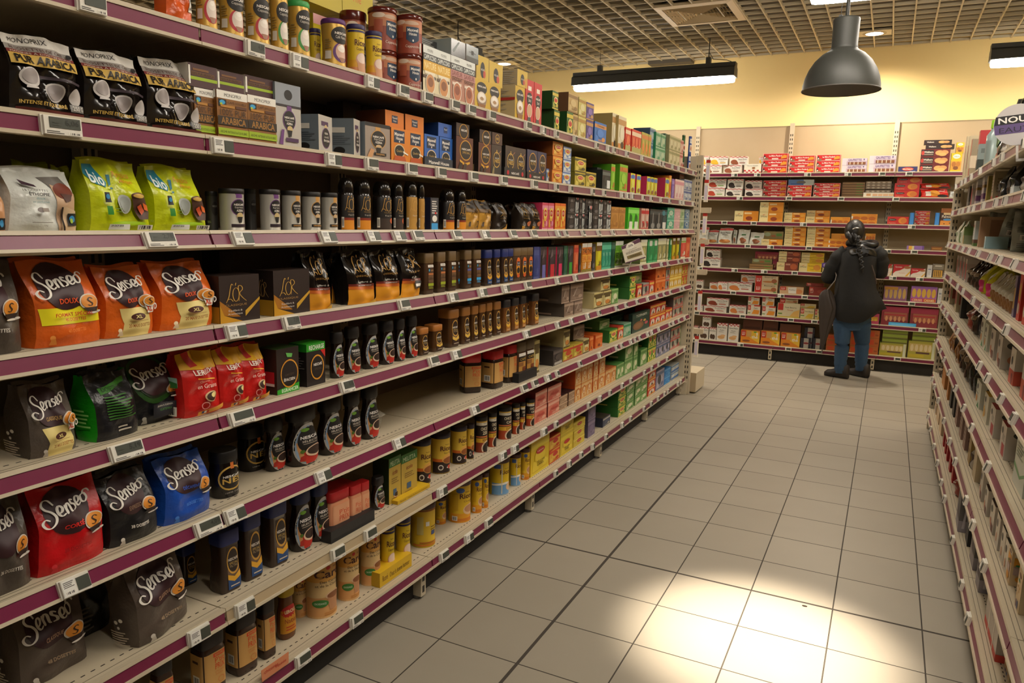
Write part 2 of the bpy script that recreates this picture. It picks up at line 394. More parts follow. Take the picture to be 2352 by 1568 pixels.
def post_mesh(h, w=.05):
    mb = MB(); mb.box(-w / 2, w / 2, -.02, .02, 0, h, 'metal_cream')
    for i in range(int((h - .2) / .05)):
        for s in (-.011, .011): mb.box(s - .005, s + .005, -.0206, -.02, .15 + i * .05, .175 + i * .05, '3b352b')
    return mb.mesh('post')
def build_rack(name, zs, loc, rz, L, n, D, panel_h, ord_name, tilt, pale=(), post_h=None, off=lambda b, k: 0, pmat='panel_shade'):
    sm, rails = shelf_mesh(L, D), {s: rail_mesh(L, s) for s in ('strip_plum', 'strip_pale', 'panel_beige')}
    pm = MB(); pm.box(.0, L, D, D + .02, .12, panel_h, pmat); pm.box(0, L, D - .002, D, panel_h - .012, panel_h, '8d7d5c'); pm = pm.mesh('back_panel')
    km = MB(); km.box(0, L, .06, .075, .0, zs[-1] - .06, 'kick_dark'); km = km.mesh('plinth')
    fm = MB(); fm.box(-.018, .018, .0, .06, .015, zs[-1] - .03, 'metal_cream'); fm.box(-.008, .008, -.0005, 0, .03, .06, '2b2620'); fm.box(-.008, .008, -.0005, 0, .08, .11, '2b2620'); fm.loft(.04, .04, [(0, 1, 1), (.012, 1, 1), (.015, .5, .5)], '4a453c', 2, 12, cy=.03); fm = fm.mesh('foot')
    po = post_mesh(post_h or panel_h)
    M4 = Matrix.Translation(loc) @ Matrix.Rotation(rz, 4, 'Z')
    for b in range(n):
        p = M4 @ Vector((b * L, 0, 0))
        t = tag(link('shelving_bay', None, loc=p, rot=(0, 0, rz)), ord_name(b), 'shelving', name)
        link('back_panel', pm, t); link('plinth', km, t, loc=(0, 0, 0)); link('foot', fm, t, loc=(L - .03, .02, 0)); link('post', po, t, loc=(L - .027, D - .022, 0))
        for k, z in enumerate(zs):
            s = link('shelf', sm, t, loc=(0, 0, z + off(b, k)))
            st = pale(b, k) if pale else 'strip_plum'
            r = link('price_rail', rails[st], s); r.rotation_euler = (-tilt[k], 0, 0)
ORD = ['first', 'second', 'third', 'fourth', 'fifth', 'sixth', 'seventh', 'eighth', 'ninth', 'tenth', 'eleventh', 'twelfth', 'thirteenth', 'fourteenth', 'fifteenth', 'sixteenth', 'seventeenth', 'eighteenth', 'nineteenth', 'twentieth']
ORD += ['twenty-' + o for o in ORD[:9]] + ['thirtieth'] + ['thirty-' + o for o in ORD[:9]] + ['fortieth'] + ['forty-' + o for o in ORD[:9]] + ['fiftieth'] + ['fifty-' + o for o in ORD[:9]] + ['sixtieth'] + ['sixty-' + o for o in ORD[:9]] + ['seventieth'] + ['seventy-' + o for o in ORD[:9]]
TL = [0, .06, .42, .3, .35, .38, .12, .12]
def pale_l(b, k): return 'panel_beige' if (k == 6 and b == 1) else ('strip_pale' if b >= 3 and k < 3 else 'strip_plum')
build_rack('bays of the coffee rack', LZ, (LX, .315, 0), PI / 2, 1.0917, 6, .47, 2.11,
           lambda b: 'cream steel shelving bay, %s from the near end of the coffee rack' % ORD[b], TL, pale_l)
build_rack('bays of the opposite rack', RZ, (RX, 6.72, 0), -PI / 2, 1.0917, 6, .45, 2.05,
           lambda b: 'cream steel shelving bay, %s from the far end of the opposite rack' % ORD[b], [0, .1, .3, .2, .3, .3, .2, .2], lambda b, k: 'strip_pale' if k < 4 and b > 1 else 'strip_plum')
build_rack('bays of the biscuit rack', BZ, (-2.235 - 1.11, BY, 0), 0, 1.11, 5, .43, 2.775,
           lambda b: 'tall cream shelving bay against the yellow wall, %s bay of the biscuit rack' % ORD[b], [0] * 8, None, 2.8, pmat='panel_beige')
# far end of the coffee rack: end display with its perforated upright
t = tag(link('end_display', None, loc=(-1.62, 6.905, 0)), 'cream end panel and perforated upright closing the coffee rack', 'shelving')
mb = MB(); mb.box(-.48, .0, -.035, -.02, .12, 2.2, 'metal_cream'); link('end_panel', mb.mesh('end_panel'), t)
link('post', post_mesh(2.21, .07), t, loc=(.015, .02, 0))
mb = MB(); mb.box(.0, .1, .06, .42, .015, .2, 'metal_cream', {'f': 'panel_beige'}); mb.box(-.02, .03, -.03, .03, .0, .12, 'metal_cream'); mb.box(-.4, 0, .06, .42, .1, .2, 'metal_cream'); link('base', mb.mesh('base'), t)
mb = MB()
for z in (.62, 1.18, 1.46, 1.75): mb.box(.035, .12, .1, .13, z - .05, z, 'metal_cream'); mb.box(.12, .125, .1, .13, z - .04, z, 'metal_cream')
link('hook', mb.mesh('hook'), t)
for i, z in enumerate((.35, .78, 1.22, 1.5, 1.8, 1.98)):
    mb = MB(); mb.box(0, .035, 0, .02, 0, .2, 'e4dccb'); mb.box(-.0005, .0355, -.0005, .0205, .172, .2, 'b3241c'); mb.box(.004, .03, -.001, 0, .02, .15, 'cfc8da')
    tag(link('hanging_card', mb.mesh('hanging_card'), None, (-1.565, 7.0 + .02 * (i % 2), z)), 'small red-topped hanging pack on the end upright, %s from the floor' % ORD[i], 'hanging pack', 'packs hooked on the end upright')
# far end of the opposite rack
t = tag(link('end_display', None, loc=(.44, 6.76, 0)), 'cream perforated upright closing the opposite rack', 'shelving')
link('post', post_mesh(2.0, .06), t, loc=(.0, .0, 0)); mb = MB(); mb.box(0, .45, -.01, .005, .1, 1.98, 'metal_cream'); link('end_panel', mb.mesh('end_panel'), t)
# ================================================================ packaging: one builder per kind of pack, one design per product
DES = {}
def sst(a, b, x):
    x = min(1, max(0, (x - a) / (b - a))); return x * x * (3 - 2 * x)
def box_part(mb, W, H, D, base, ops, side=None, top=None):
    mats = {}
    if side: mats.update(l=side, r=side)
    if top: mats['u'] = top
    mb.box(-W / 2, W / 2, -D / 2, D / 2, 0, H, base, mats)
    surf = {'f': lambda u, v, o: ((u - .5) * W, -D / 2 - o, v * H), 'l': lambda u, v, o: (-W / 2 - o, D / 2 - u * D, v * H),
            'r': lambda u, v, o: (W / 2 + o, -D / 2 + u * D, v * H), 't': lambda u, v, o: ((u - .5) * W, -D / 2 + v * D, H + o)}
    draw(mb, surf, ops, False)
def box(key, W, H, D, base, ops, desc, cat='box', obj='carton', side=None, top=None):
    def f():
        mb = MB(); box_part(mb, W, H, D, base, ops, side, top); return [(obj, mb.mesh(obj), -1)]
    DES[key] = dict(f=f, W=W, H=H, D=D, desc=desc, cat=cat, obj=obj)
def prof_at(prof, v, k):
    for a, b in zip(prof, prof[1:]):
        if v <= b[0]: return a[k] + (b[k] - a[k]) * (v - a[0]) / max(1e-6, b[0] - a[0])
    return prof[-1][k]
def loft_pack(key, W, H, D, n, body, lid, base, lidcol, ops, desc, cat, obj, lidname='lid', lidops=''):
    """body / lid: profiles (v, s); printed ops sit on the body's front"""
    def f():
        def surf(n):
            def S(u, v, o):
                s = prof_at(body + lid, v, 1)
                if n <= 2.6:
                    a = (u - .5) * PI * .998; sn, cs = math.sin(a), math.cos(a); return (math.copysign(abs(sn) ** (2 / n), sn) * W / 2 * s + o * sn, -(cs ** (2 / n) * D / 2 * s + o * cs), v * H)
                x = (u - .5) * 2 * .96; return (x * W / 2 * s, -(D / 2 * s) * max(.02, 1 - abs(x) ** n) ** (1 / n) - o, v * H)
            def L(u, v, o):
                s = prof_at(body + lid, v, 1); x = (u - .5) * 2 * .9; return (-(W / 2 * s) * (1 - abs(x) ** n) ** (1 / n) - o, -x * D / 2 * s, v * H)
            return {'f': S, 'l': L}
        seg = 32 if n <= 2.6 else 40
        mb = MB(); mb.loft(W, D, [(v * H, s, s) for v, s in body], base, n, seg); draw(mb, surf(n), ops, True)
        out = [(obj, None, -1), ('body', mb.mesh('body'), 0)]
        if lid:
            ml = MB(); ml.loft(W, D, [(v * H, s, s) for v, s in lid], lidcol, n, seg); draw(ml, surf(n), lidops, True)
            out.append((lidname, ml.mesh(lidname), 0))
        return out
    DES[key] = dict(f=f, W=W, H=H, D=D, desc=desc, cat=cat, obj=obj)
def pouch(key, W, H, D, base, ops, desc, seed=1, side=None, cat='bag', obj='coffee_bag', wr=1., pinch=.5, seal=.05, flare=0., lean=.0):
    def f():
        rr = random.Random(seed); ph = [rr.uniform(0, 6.3) for _ in range(8)]
        def shape(u, v):
            dep = D * (1 - .95 * sst(pinch, 1, v)) * (.86 + .14 * sst(0, .12, v))
            bul = .7 + .3 * (1 - (2 * u - 1) ** 2) ** .7 if 0 < u < 1 else .7
            w = wr * .0045 * (math.sin(9 * u + 5 * v + ph[0]) + .8 * math.sin(13 * v - 7 * u + ph[1]) + .6 * math.sin(21 * u * v + ph[2])) * math.sin(PI * min(1, max(0, u))) * (.4 + .6 * sst(0, .3, v))
            return dep, bul, w
        def X(u, v): return (u - .5) * W * (1 - .05 * math.sin(PI * v) + flare * v) + .012 * math.sin(3 * v + ph[3]) * v
        def S(u, v, o):
            dep, b, w = shape(u, v); return (X(u, v), -dep / 2 * b + w - o, v * H * (1 - .02 * math.sin(2 * PI * u + ph[4]) * sst(.8, 1, v)))
        def Bk(u, v):
            dep, b, w = shape(u, v); return (X(u, v), dep / 2 * b + w + lean * v * H, S(u, v, 0)[2])
        mb = MB()
        mb.grid(lambda u, v: S(u, v, 0), 18, 22, base); mb.grid(Bk, 10, 14, base, flip=True)
        for e, sg in ((0, -1), (1, 1)):
            def sd(t, v):
                a, b = S(e, v, 0), Bk(e, v); c = math.sin(PI * t) * (.10 - .2 * sst(.45, .9, v)) * D * .6
                return (a[0] + sg * c, a[1] + (b[1] - a[1]) * t, a[2] + (b[2] - a[2]) * t)
            mb.grid(sd, 6, 16, side or base, flip=(e == 0))
        def Lf(u, v, o):
            a, b = S(0, v, 0), Bk(0, v); c = math.sin(PI * u) * (.10 - .2 * sst(.45, .9, v)) * D * .6
            return (a[0] - c - o, b[1] + (a[1] - b[1]) * u, a[2])
        draw(mb, {'f': S, 'l': Lf}, ops, True, start=.0014 * max(1, wr), step=.0011)
        out = [(obj, None, -1), ('bag_body', mb.mesh('bag_body'), 0)]
        if seal:
            ms = MB(); ms.grid(lambda u, v: (S(u, 1, 0)[0], (S(u, 1, 0)[1] + Bk(u, 1)[1]) / 2 - .0015 + .003 * math.sin(11 * u + ph[5]) + .006 * v, S(u, 1, 0)[2] - .004 + v * seal * H), 14, 3, base)
            ms.grid(lambda u, v: (S(u, 1, 0)[0], (S(u, 1, 0)[1] + Bk(u, 1)[1]) / 2 + .0015 + .003 * math.sin(11 * u + ph[5]) + .006 * v, S(u, 1, 0)[2] - .004 + v * seal * H), 14, 3, base, flip=True)
            out.append(('top_seal', ms.mesh('top_seal'), 0))
        return out
    DES[key] = dict(f=f, W=W, H=H, D=D, desc=desc, cat=cat, obj=obj, seal=seal)
PROTO = {}
def place(key, loc, rz, size=None, label='', group=None, tilt=0, roll=0, yaw=0):
    d = DES[key]
    if key not in PROTO: PROTO[key] = d['f']()
    p = PROTO[key]
    sc = (size[0] / d['W'], size[2] / d['D'], size[1] / d['H']) if size else (1, 1, 1)
    objs = []
    for nm, me, par in p:
        if par < 0:
            o = link(nm, me, None); m = Matrix.Translation(loc) @ Matrix.Rotation(rz + yaw, 4, 'Z') @ Matrix.Rotation(roll, 4, 'Y') @ Matrix.Rotation(tilt, 4, 'X')
            o.matrix_world = m @ Matrix.Diagonal((*sc, 1))
        else: o = link(nm, me, objs[par])
        objs.append(o)
    r = objs[0]; tag(r, label, d['cat'], group)
    return r
# ---------------------------------------------------------------- coffee pod bags
def senseo(key, base, extra, sub, subcol, tail, desc, seed, disc='331318', side=None, xl=False, logo='e6e0d6', **k):
    cup = 'e .8 .5 .17 .1 cfc4b4;e .8 .505 .148 .083 d98a2c;k s .72 .45 .88 .56 24120a;'
    cup += ('p e6dfd2 .71 .49 .97 .49 .93 .33 .78 .33;T XL .75 .35 .9 .45 c8441c;o 1.0 .41 .05 .05 .4 e6dfd2;e .84 .5 .14 .075 e6dfd2;e .84 .505 .12 .062 d98a2c;k s .77 .46 .91 .55 24120a;' if xl
            else 'p 2a1a14 .66 .44 .94 .44 .87 .37 .74 .37;e .82 .375 .12 .012 d8d0c4;e .92 .385 .05 .014 c9c2b8;')
    ops = extra + 'e .45 .7 .34 .275 %s;' % disc + (('T %s .33 .5 .63 .565 %s;' % (sub, subcol)) if sub else '') + cup + 'k senseo .02 .55 .84 .86 %s .22;' % logo + tail
    pouch(key, .19, .26, .11, base, ops, desc, seed, side, obj='coffee_pod_bag', lean=.12, **k)
GIRL = 'e .14 .12 .035 .03 %s;p %s .1 .04 .2 .04 .17 .11 .12 .1;'
flower = '@l;e .4 .36 .07 .025 d8d0c4;e .6 .4 .07 .025 d8d0c4;e .5 .3 .05 .02 d8d0c4;l .15 .06 .85 .26 6 b8aa98;'
cream = 'p e8d488 .24 .0 .86 .0 .9 .2 .8 .42 .2 .42 .3 .2;'
xlt = 'e .5 .3 .15 .05 4a1c10;T XL .43 .275 .57 .325 e8d488;T 20_MAXI_DOSETTES .3 .15 .76 .2 9a5a1e;p 8a4a18 .31 .24 .7 .24 .7 .245 .31 .245;'
senseo('s_doux', 'd8611c:f', 'p f0e41e .06 .26 .98 .26 .96 .46 .02 .46;', 'DOUX', 'e2531c', 'T FORMAT_SPÉCIAL .2 .355 .78 .41 c6401a;T 40_DOSETTES .34 .3 .66 .34 c6401a;t 40_DOSETTES .34 .17 .66 .21 eb8a3c;' + GIRL % ('e8923c', 'e8923c'), 'orange coffee pod bag with bright yellow band', 1)
senseo('s_xl', 'd8641c:f', cream, 'DOUX', 'e2531c', xlt + GIRL % ('ecd9b4', 'ecd9b4') + flower, 'orange coffee pod bag with cream panel', 2, xl=True)
senseo('s_xlgrey', '5a5048:f', cream, 'CLASSIQUE', 'b08a4a', xlt.replace('c8441c', '3a3028') + GIRL % ('d8d0c4', 'd8d0c4') + flower, 'grey coffee pod bag with cream panel', 3, xl=True, side='4a4038:f')
senseo('s_green', '16161a:f', 'e .46 .66 .42 .36 1f4a12;e .46 .68 .36 .3 16260e;', '', '', 'r .3 .1 .78 .3 14141a;t JEAN_S_DEREK .38 .25 .7 .28 b8b0a0;t GUATEMALA .42 .2 .66 .23 3c7a28;' + GIRL % ('9a948c', '9a948c'), 'black coffee pod bag with green glow', 4)
senseo('s_corse', 'c01218:f', '', 'CORSÉ', 'e0281e', 't 38_DOSETTES .3 .24 .7 .285 8e0e14;' + GIRL % ('d8343a', 'd8343a'), 'red coffee pod bag', 5, side='a80e14:f')
senseo('s_exp', '1e1d1e:f', '', 'EXPRESSO', '8a6c58', 'T 38_DOSETTES .3 .25 .66 .295 ddd6ca;' + GIRL % ('ddd6ca', 'ddd6ca'), 'black coffee pod bag with cup', 6)
senseo('s_blue', '1f4fae:f', '', 'DÉCAFÉINÉ', '3a5fc0', 't 18_DOSETTES .34 .25 .7 .295 5a92e0;' + GIRL % ('4a86dc', '4a86dc'), 'bright blue coffee pod bag', 7)
senseo('s_clas', '574b42:f', '', 'CLASSIQUE', 'a07a60', 'T 48_DOSETTES .32 .25 .72 .295 9c8468;' + GIRL % ('cfc8bc', 'cfc8bc') + flower, 'brown-grey coffee pod bag', 8, wr=1.6)
senseo('s_plain', '4d443c:f', '', '', '', 'T 36_DOSETTES .34 .25 .72 .295 cfc8bc;' + GIRL % ('cfc8bc', 'cfc8bc'), 'grey coffee pod bag with cup', 9, wr=1.4)
pouch('s_back', .19, .26, .1, '1b1b1e:f', 'p 3a8a1e .2 .7 .9 .82 .9 .9 .2 .79;t DOSETTES_CAFE .25 .74 .85 .8 14300c .12;l .22 .3 .9 .68 9 2f6a1c;l .4 .1 .7 .2 2 b0a898;@l;l .2 .2 .8 .5 5 9adf7a', 'black coffee pod bag turned backwards with green gusset', 11, side='1e9a1a:f', obj='coffee_pod_bag', lean=.1)
pouch('s_dark', .19, .2, .1, '221d1a:f', 'l .1 .1 .5 .5 6 6a6258;' + GIRL % ('8a847c', '8a847c'), 'crumpled dark coffee pod bag at the back of the shelf', 12, obj='coffee_pod_bag')
pouch('pur', .19, .24, .1, '1d1714:g', 'r 0 .86 1 1 d6d2ca;t MONOPRIX .1 .9 .6 .96 2a2622;r 0 .785 1 .86 8c8680;t 36_DOSETTES_DE_CAFÉ .05 .8 .84 .85 4a2420;r 0 .74 1 .785 6a1c1a;t MACHINES_À_DOSETTES_SOUPLES .04 .75 .95 .778 d8c8b0;r 0 .6 1 .74 c8a54c;e .93 .82 .04 .03 1a1512;T PUR_ARABICA .05 .62 .95 .725 16110d;p 3a2c34 .3 .5 1 .46 1 .43 .3 .46;e .22 .45 .17 .12 c2bcb8;e .22 .46 .14 .095 9a9290;r .14 .31 .3 .335 c2bcb8;e .55 .29 .15 .12 b8b2ae;e .55 .29 .125 .1 8e8686;e .86 .27 .1 .11 b8b2ae;T INTENSE_ET_ÉQUILIBRÉ .04 .1 .72 .165 c8a54c;r .76 .08 1 .17 7e7c78;T 250_G .79 .095 .97 .155 cfcac2;r 0 .03 1 .065 5a1a16;@l;r .1 .12 .9 .2 7e7c78', 'shiny black and gold coffee pod bag', 13, wr=1.8, obj='coffee_pod_bag', lean=.1)
pouch('eth', .17, .21, .1, 'cfd2cc:f', 'p 6a6660 .48 .86 .86 .9 1 .6 .62 .7;p c2a080 .62 .76 1 .62 1 0 .7 0 .66 .3;e .8 .66 .16 .13 6e2c16;p 4a2418 .72 .62 .92 .6 .88 .5 .78 .48;p d8bc98 .72 .42 1 .34 1 .0 .74 .0;p 2a1c14 .7 .4 .73 .4 .79 .02 .76 .02;r .82 .1 .98 .3 15171a;e .9 .21 .05 .055 2f86b8;e .88 .18 .025 .04 9ab82c;p 3a2430 .14 .82 .34 .74 .36 .7 .16 .74;t 18_DOSETTES .12 .635 .5 .67 3a3430;T ÉTHIOPIE .18 .565 .52 .63 2c2826;t doux .28 .51 .44 .55 5a8a92;t et_parfumé .22 .45 .5 .49 5a8a92;e .34 .35 .06 .04 7a706c;r .36 .32 .46 .38 8a7e74;t 125g .36 .09 .42 .115 5a5450;r .2 .15 .5 .16 8a847c', 'white coffee bag showing a draped figure and dark lettering', 14, lean=.1)
pouch('peach', .17, .2, .1, 'c99468:f', 'r .7 .04 .95 .26 15171a;e .82 .16 .06 .07 2f86b8;p d9b48c 0 .5 .6 .6 .6 .1 0 .1', 'peach coffee bag cut by the frame edge', 15)
BIO = 'p 1f7f96 .02 .94 .2 .93 .34 .68 .3 .62 .12 .66 .0 .8;T bio .06 .68 .3 .86 e8f2ee -.3;p 14758c .36 .8 .41 .8 .4 .66 .36 .64;e .39 .61 .025 .014 14758c;t Pur_arabica .44 .77 .82 .85 c8641c -.08;t Afrique .52 .67 .82 .75 c8641c -.08;'
pouch('bio', .165, .225, .095, 'c5d016:f', BIO + 'e .55 .12 .3 .03 a2c81a;e .5 .39 .11 .135 b6bab4;e .5 .39 .085 .11 9aa09a;p 4a2a1c .6 .52 .93 .5 .96 .28 .9 .18 .72 .18 .66 .3;e .765 .52 .165 .045 5a3420;e .765 .515 .14 .033 c8a04c;p c04a1c .7 .36 .78 .4 .84 .3 .76 .24;p d8641c .82 .42 .92 .38 .92 .3 .84 .32;r .14 .41 .24 .55 1a1c20;e .19 .49 .035 .035 2f86b8;r .14 .24 .22 .36 2f8a2c;r .25 .32 .38 .33 5a7a14;r .25 .28 .36 .29 5a7a14;r .16 .03 .5 .11 e2e4da;T 29_OCT_2018 .18 .075 .38 .1 2a2a28;b .62 .03 .9 .1;t 125_G .84 .14 .94 .175 5a6a14', 'lime yellow pod bag with blue badge', 16, side='b4be12:f', obj='coffee_pod_bag', wr=1.2, flare=-.14, lean=.1)
pouch('bio_dk', .165, .225, .09, 'b4be12:f', 'e .3 .6 .25 .16 16343e;T bio .12 .52 .46 .68 dfe8e4', 'lime yellow pod bag deep at the back', 17, obj='coffee_pod_bag')
pouch('orange_pouch', .13, .2, .06, 'd0561a:f', 'r .8 .3 .98 .6 e8e4dc;b .8 .3 .98 .6', 'plain orange pouch on the top shelf', 18)
LER = 'p e0a81e 0 .76 1 .72 1 1 0 1;p cc2a20 .1 1 .3 1 .42 .8 .26 .78;T LEROUX .26 .66 .84 .74 ece0d0 -.12;p f0b428 .3 .62 .86 .56 .86 .545 .3 .6;t Chicorée .36 .53 .66 .57 e8a890;t en_Grains .3 .44 .84 .51 f0e0d0 -.1;e .62 .3 .2 .085 d8b88a;e .62 .3 .17 .068 3a1c10;e .66 .32 .1 .04 e8d890;o .4 .17 .1 .06 .2 e89a90;p e0a03c .2 .02 1 .06 1 .13 .2 .09;r .3 .05 .36 .09 2a3a80;r .36 .05 .42 .09 e8e4dc;r .42 .05 .48 .09 c8201c;@l;p a8d0c8 .0 .5 1 .52 1 .66 .0 .66;p 3a7a3c .2 .5 1 .5 1 .58 .5 .62;b .1 .05 .9 .2'
pouch('leroux', .13, .215, .09, 'c4201c:f', LER, 'red chicory bag with orange folded top', 19, pinch=.62, wr=1.3, obj='chicory_bag', lean=.1)
LOR = 'r 0 0 1 .3 d9921c;p c8641a 0 .3 1 .26 1 .33 0 .36;p 6a1c10 0 .36 1 .33 1 .38 0 .4;k lor .18 .6 .84 .93 c08f3c;t CLASSIQUE .2 .52 .82 .56 b8883a;t Équilibré_& .26 .4 .74 .45 cfc8bc;t Aromatique .24 .34 .74 .38 cfc8bc'
pouch('lor_bag', .12, .285, .08, '17120f:g', LOR + ';p c89a2c 1 .0 1 .1 .7 .02 .7 .0', 'shiny black coffee bag with amber base', 21, wr=1.3, pinch=.55, lean=.1)
pouch('lor_fold', .12, .27, .08, '17120f:g', LOR + ';r .5 .18 .86 .34 1a1410;r .54 .22 .8 .28 e2ded4', 'shiny black coffee bag with amber base and folded face', 22, wr=2.0, pinch=.5)
pouch('lor_gold', .1, .19, .07, 'b98a38:f', 'r 0 .72 1 1 2a2018;r 0 .6 1 .72 6a4c22;k lor .2 .52 .85 .84 1f1610;r .42 .86 .58 .88 c8a050;t ESPRESSO .3 .42 .72 .455 6a4a1c;o .75 .2 .14 .12 .4 3a2814;p 3a2814 .1 .12 .22 .12 .26 .28 .14 .28', 'gold coffee pouch with dark top', 23, pinch=.6)
pouch('lor_dark', .1, .185, .07, '221a15:f', 'k lor .2 .5 .82 .86 b08a42;t CLASSIQUE .24 .42 .76 .46 a07a38;p b8862c .4 0 1 0 1 .26', 'black coffee pouch with amber corner', 24, pinch=.6)
pouch('lor_spice', .1, .185, .07, '241c16:f', 'k lor .2 .5 .82 .86 b08a42;t ESPRESSO .24 .42 .76 .46 a07a38;e .7 .24 .16 .1 c8744a;p b8862c .1 0 .24 0 .28 .12 .1 .16', 'black coffee pouch with copper spot', 25, pinch=.6)
# ---------------------------------------------------------------- glass jars
SELB = [(0, .84), (.02, .93), (.12, .99), (.3, 1), (.45, .93), (.58, .78), (.66, .72), (.72, .74), (.76, .78)]
SELL = [(.76, .84), (.78, .9), (.9, .9), (.97, .86), (1, .74)]
def SELO(t): return 'e .54 .37 .42 .36 b4b0a8;e .53 .36 .36 .33 8fa8c4;p c9925c .2 .42 .5 .4 .5 .06 .3 .1;p b8281c .36 .26 .88 .36 .8 .1 .6 .04 .42 .04;e .56 .45 .33 .22 15100e;e .42 .62 .11 .03 6c9c30;T NESCAFÉ .3 .47 .84 .53 f0ece4 .04;t SÉLECTION .34 .415 .82 .455 e6dccb .04;r .36 .385 .7 .395 a89a88;e .62 .25 .22 .1 d8b89a;e .62 .26 .185 .078 2c1810;p a8281c .3 .18 .42 .22 .4 .1 .28 .1;e .34 .27 .05 .03 4c6a20'
for k, lc, dd in (('sel', '18110f', 'black-lidded hourglass coffee jar with red label'), ('sel_deca', '222c5c', 'blue-lidded hourglass coffee jar with red label'), ('sel_s', '18110f', 'small black-lidded hourglass coffee jar')):
    loft_pack(k, .095, .19 if k != 'sel_s' else .12, .072, 2.3, SELB, SELL, '1f130d:g', lc, SELO(k), dd, 'coffee jar', 'coffee_jar')
SPB = [(0, .93), (.03, 1), (.2, 1), (.36, .93), (.5, .86), (.62, .86), (.74, .9), (.77, .9)]
SPL = [(.77, .93), (.785, .98), (.98, .98), (1, .92)]
def SPO(c1, c2): return 'r .28 .05 .95 .72 6a5240;p 33231a .28 .72 .95 .72 .95 .38 .28 .38;o .62 .5 .36 .22 .14 c8963c;e .62 .5 .3 .18 2a1c15;T NESCAFÉ .34 .5 .92 .555 e8e0d4;t SPÉCIAL .4 .44 .88 .485 c8a85c;t FILTRE .42 .395 .86 .43 a8946c;p %s .28 .3 .62 .24 .95 .32 .95 .22 .6 .16 .28 .22;p %s .28 .22 .6 .16 .95 .22 .95 .05 .28 .05;l .4 .08 .86 .12 1 c8b8a0' % (c1, c2)
loft_pack('spec_b', .085, .19, .075, 6, SPB, SPL, '3a2a20:g', '24306e', SPO('d8a02c', '1f4476'), 'square waisted coffee jar with blue lid', 'coffee jar', 'coffee_jar')
loft_pack('spec_t', .085, .2, .075, 6, SPB, SPL, '4a3018:g', '9a6428', SPO('d8b04c', '3a2216'), 'square waisted coffee jar with tan lid', 'coffee jar', 'coffee_jar')
loft_pack('spec_k', .085, .2, .075, 6, SPB, SPL, '6a4220:g', '1f1c1e', SPO('d8a83c', 'b0742c'), 'square waisted coffee jar with black lid', 'coffee jar', 'coffee_jar')
loft_pack('spec_s', .07, .11, .06, 6, SPB, SPL, '4a3018:g', 'a8692a', SPO('d8b04c', '3a2216'), 'small square coffee jar with tan lid', 'coffee jar', 'coffee_jar')
MOB = [(0, .95), (.02, 1), (.7, 1), (.74, .93), (.76, .93)]; MOL = [(.76, .97), (.77, 1), (.99, 1), (1, .96)]
def MOO(c1, c2): return 'r .3 .66 .96 .72 ece6dc;t MONOPRIX .38 .675 .88 .705 2a2622;r .3 .12 .96 .66 4a3324;r .34 .54 .56 .64 1c2428;e .44 .59 .07 .03 4a9ac0;r .6 .56 .92 .6 8a6440;r .34 .47 .92 .52 %s;r .34 .38 .92 .455 7a5a3a;t ARABICA .4 .385 .86 .44 241810;r .34 .28 .92 .36 6a4c30;r .3 .2 .96 .27 %s;l .36 .13 .88 .19 2 %s' % (c1, c2, c2)
loft_pack('mono_g', .075, .19, .07, 7, MOB, MOL, '46301f:g', '6e5634', MOO('b8703c', '9aa424'), 'brown square coffee jar with green label stripe', 'coffee jar', 'coffee_jar')
loft_pack('mono_b', .075, .19, .07, 7, MOB, MOL, '46301f:g', '6e5634', MOO('5a5a9a', '3aa0d8'), 'brown square coffee jar with blue label stripe', 'coffee jar', 'coffee_jar')
loft_pack('mw_jar', .07, .19, .065, 7, MOB, MOL, '46301f:g', '6e5634', 'e .6 .42 .26 .3 e09a2c;e .6 .58 .26 .14 d8641c;r .42 .46 .8 .6 16243c;t Maxwell .45 .53 .77 .58 e8e4dc;t House .5 .47 .72 .52 e8e4dc;e .6 .34 .2 .09 1c1610;e .6 .18 .2 .06 c8541c', 'brown square coffee jar with orange oval label', 'coffee jar', 'coffee_jar')
LJB = [(0, .94), (.02, 1), (.6, 1), (.67, .97), (.7, .9), (.715, .86)]; LJL = [(.715, .9), (.725, .96), (.83, .95), (.9, .88), (.97, .72), (1, .5)]
for k, b0, b1, dd, ex in (('lorj', '181310', 'd98a1c', 'black glass coffee jar with amber base', 'p c8a868 .62 0 1 0 1 .16'), ('lorj_e', '181310', '3a2c24', 'black glass coffee jar with glowing copper spot', 'e .7 .2 .14 .06 d8693a'), ('lorj_g', 'b08238', 'b88a3c', 'gold glass coffee jar', 'o .7 .12 .14 .06 .4 3a2814')):
    loft_pack(k, .085, .2, .07, 2.6, LJB, LJL, '1b1512:g', '15110f:g', 'r .04 .0 .98 .68 %s;r .04 0 .98 .2 %s;p %s .04 .2 .98 .2 .98 .24 .04 .25;k lor .22 .38 .84 .67 c99a4a;t CLASSIQUE .36 .35 .86 .375 b08a42;t Équilibré .4 .285 .8 .32 cfc8bc;%s;b .06 .06 .18 .26' % (b0, b1, '8a2c14' if b1[0] == 'd' else b1, ex), dd, 'coffee jar', 'coffee_jar')
PTB = [(0, .93), (.03, 1), (.16, 1), (.7, 1), (.75, .94), (.78, .9)]; PTL = [(.78, .94), (.79, .98), (.98, .98), (1, .94)]
PTO = 'r .05 .16 .97 .7 c89a58;r .42 .62 .94 .68 d8401c;T MONOPRIX .48 .63 .9 .67 c89a58;t P\'tit .48 .52 .9 .61 d8481c;t PRIX .48 .42 .9 .51 d8481c .02;t CHICORÉE .46 .37 .86 .4 c8743c;t Soluble .48 .33 .8 .36 c8743c;o .72 .24 .14 .05 .15 c8743c;@l;r .04 .16 .96 .7 c89a58;b .3 .2 .75 .36;r .3 .56 .7 .6 4a2c14'
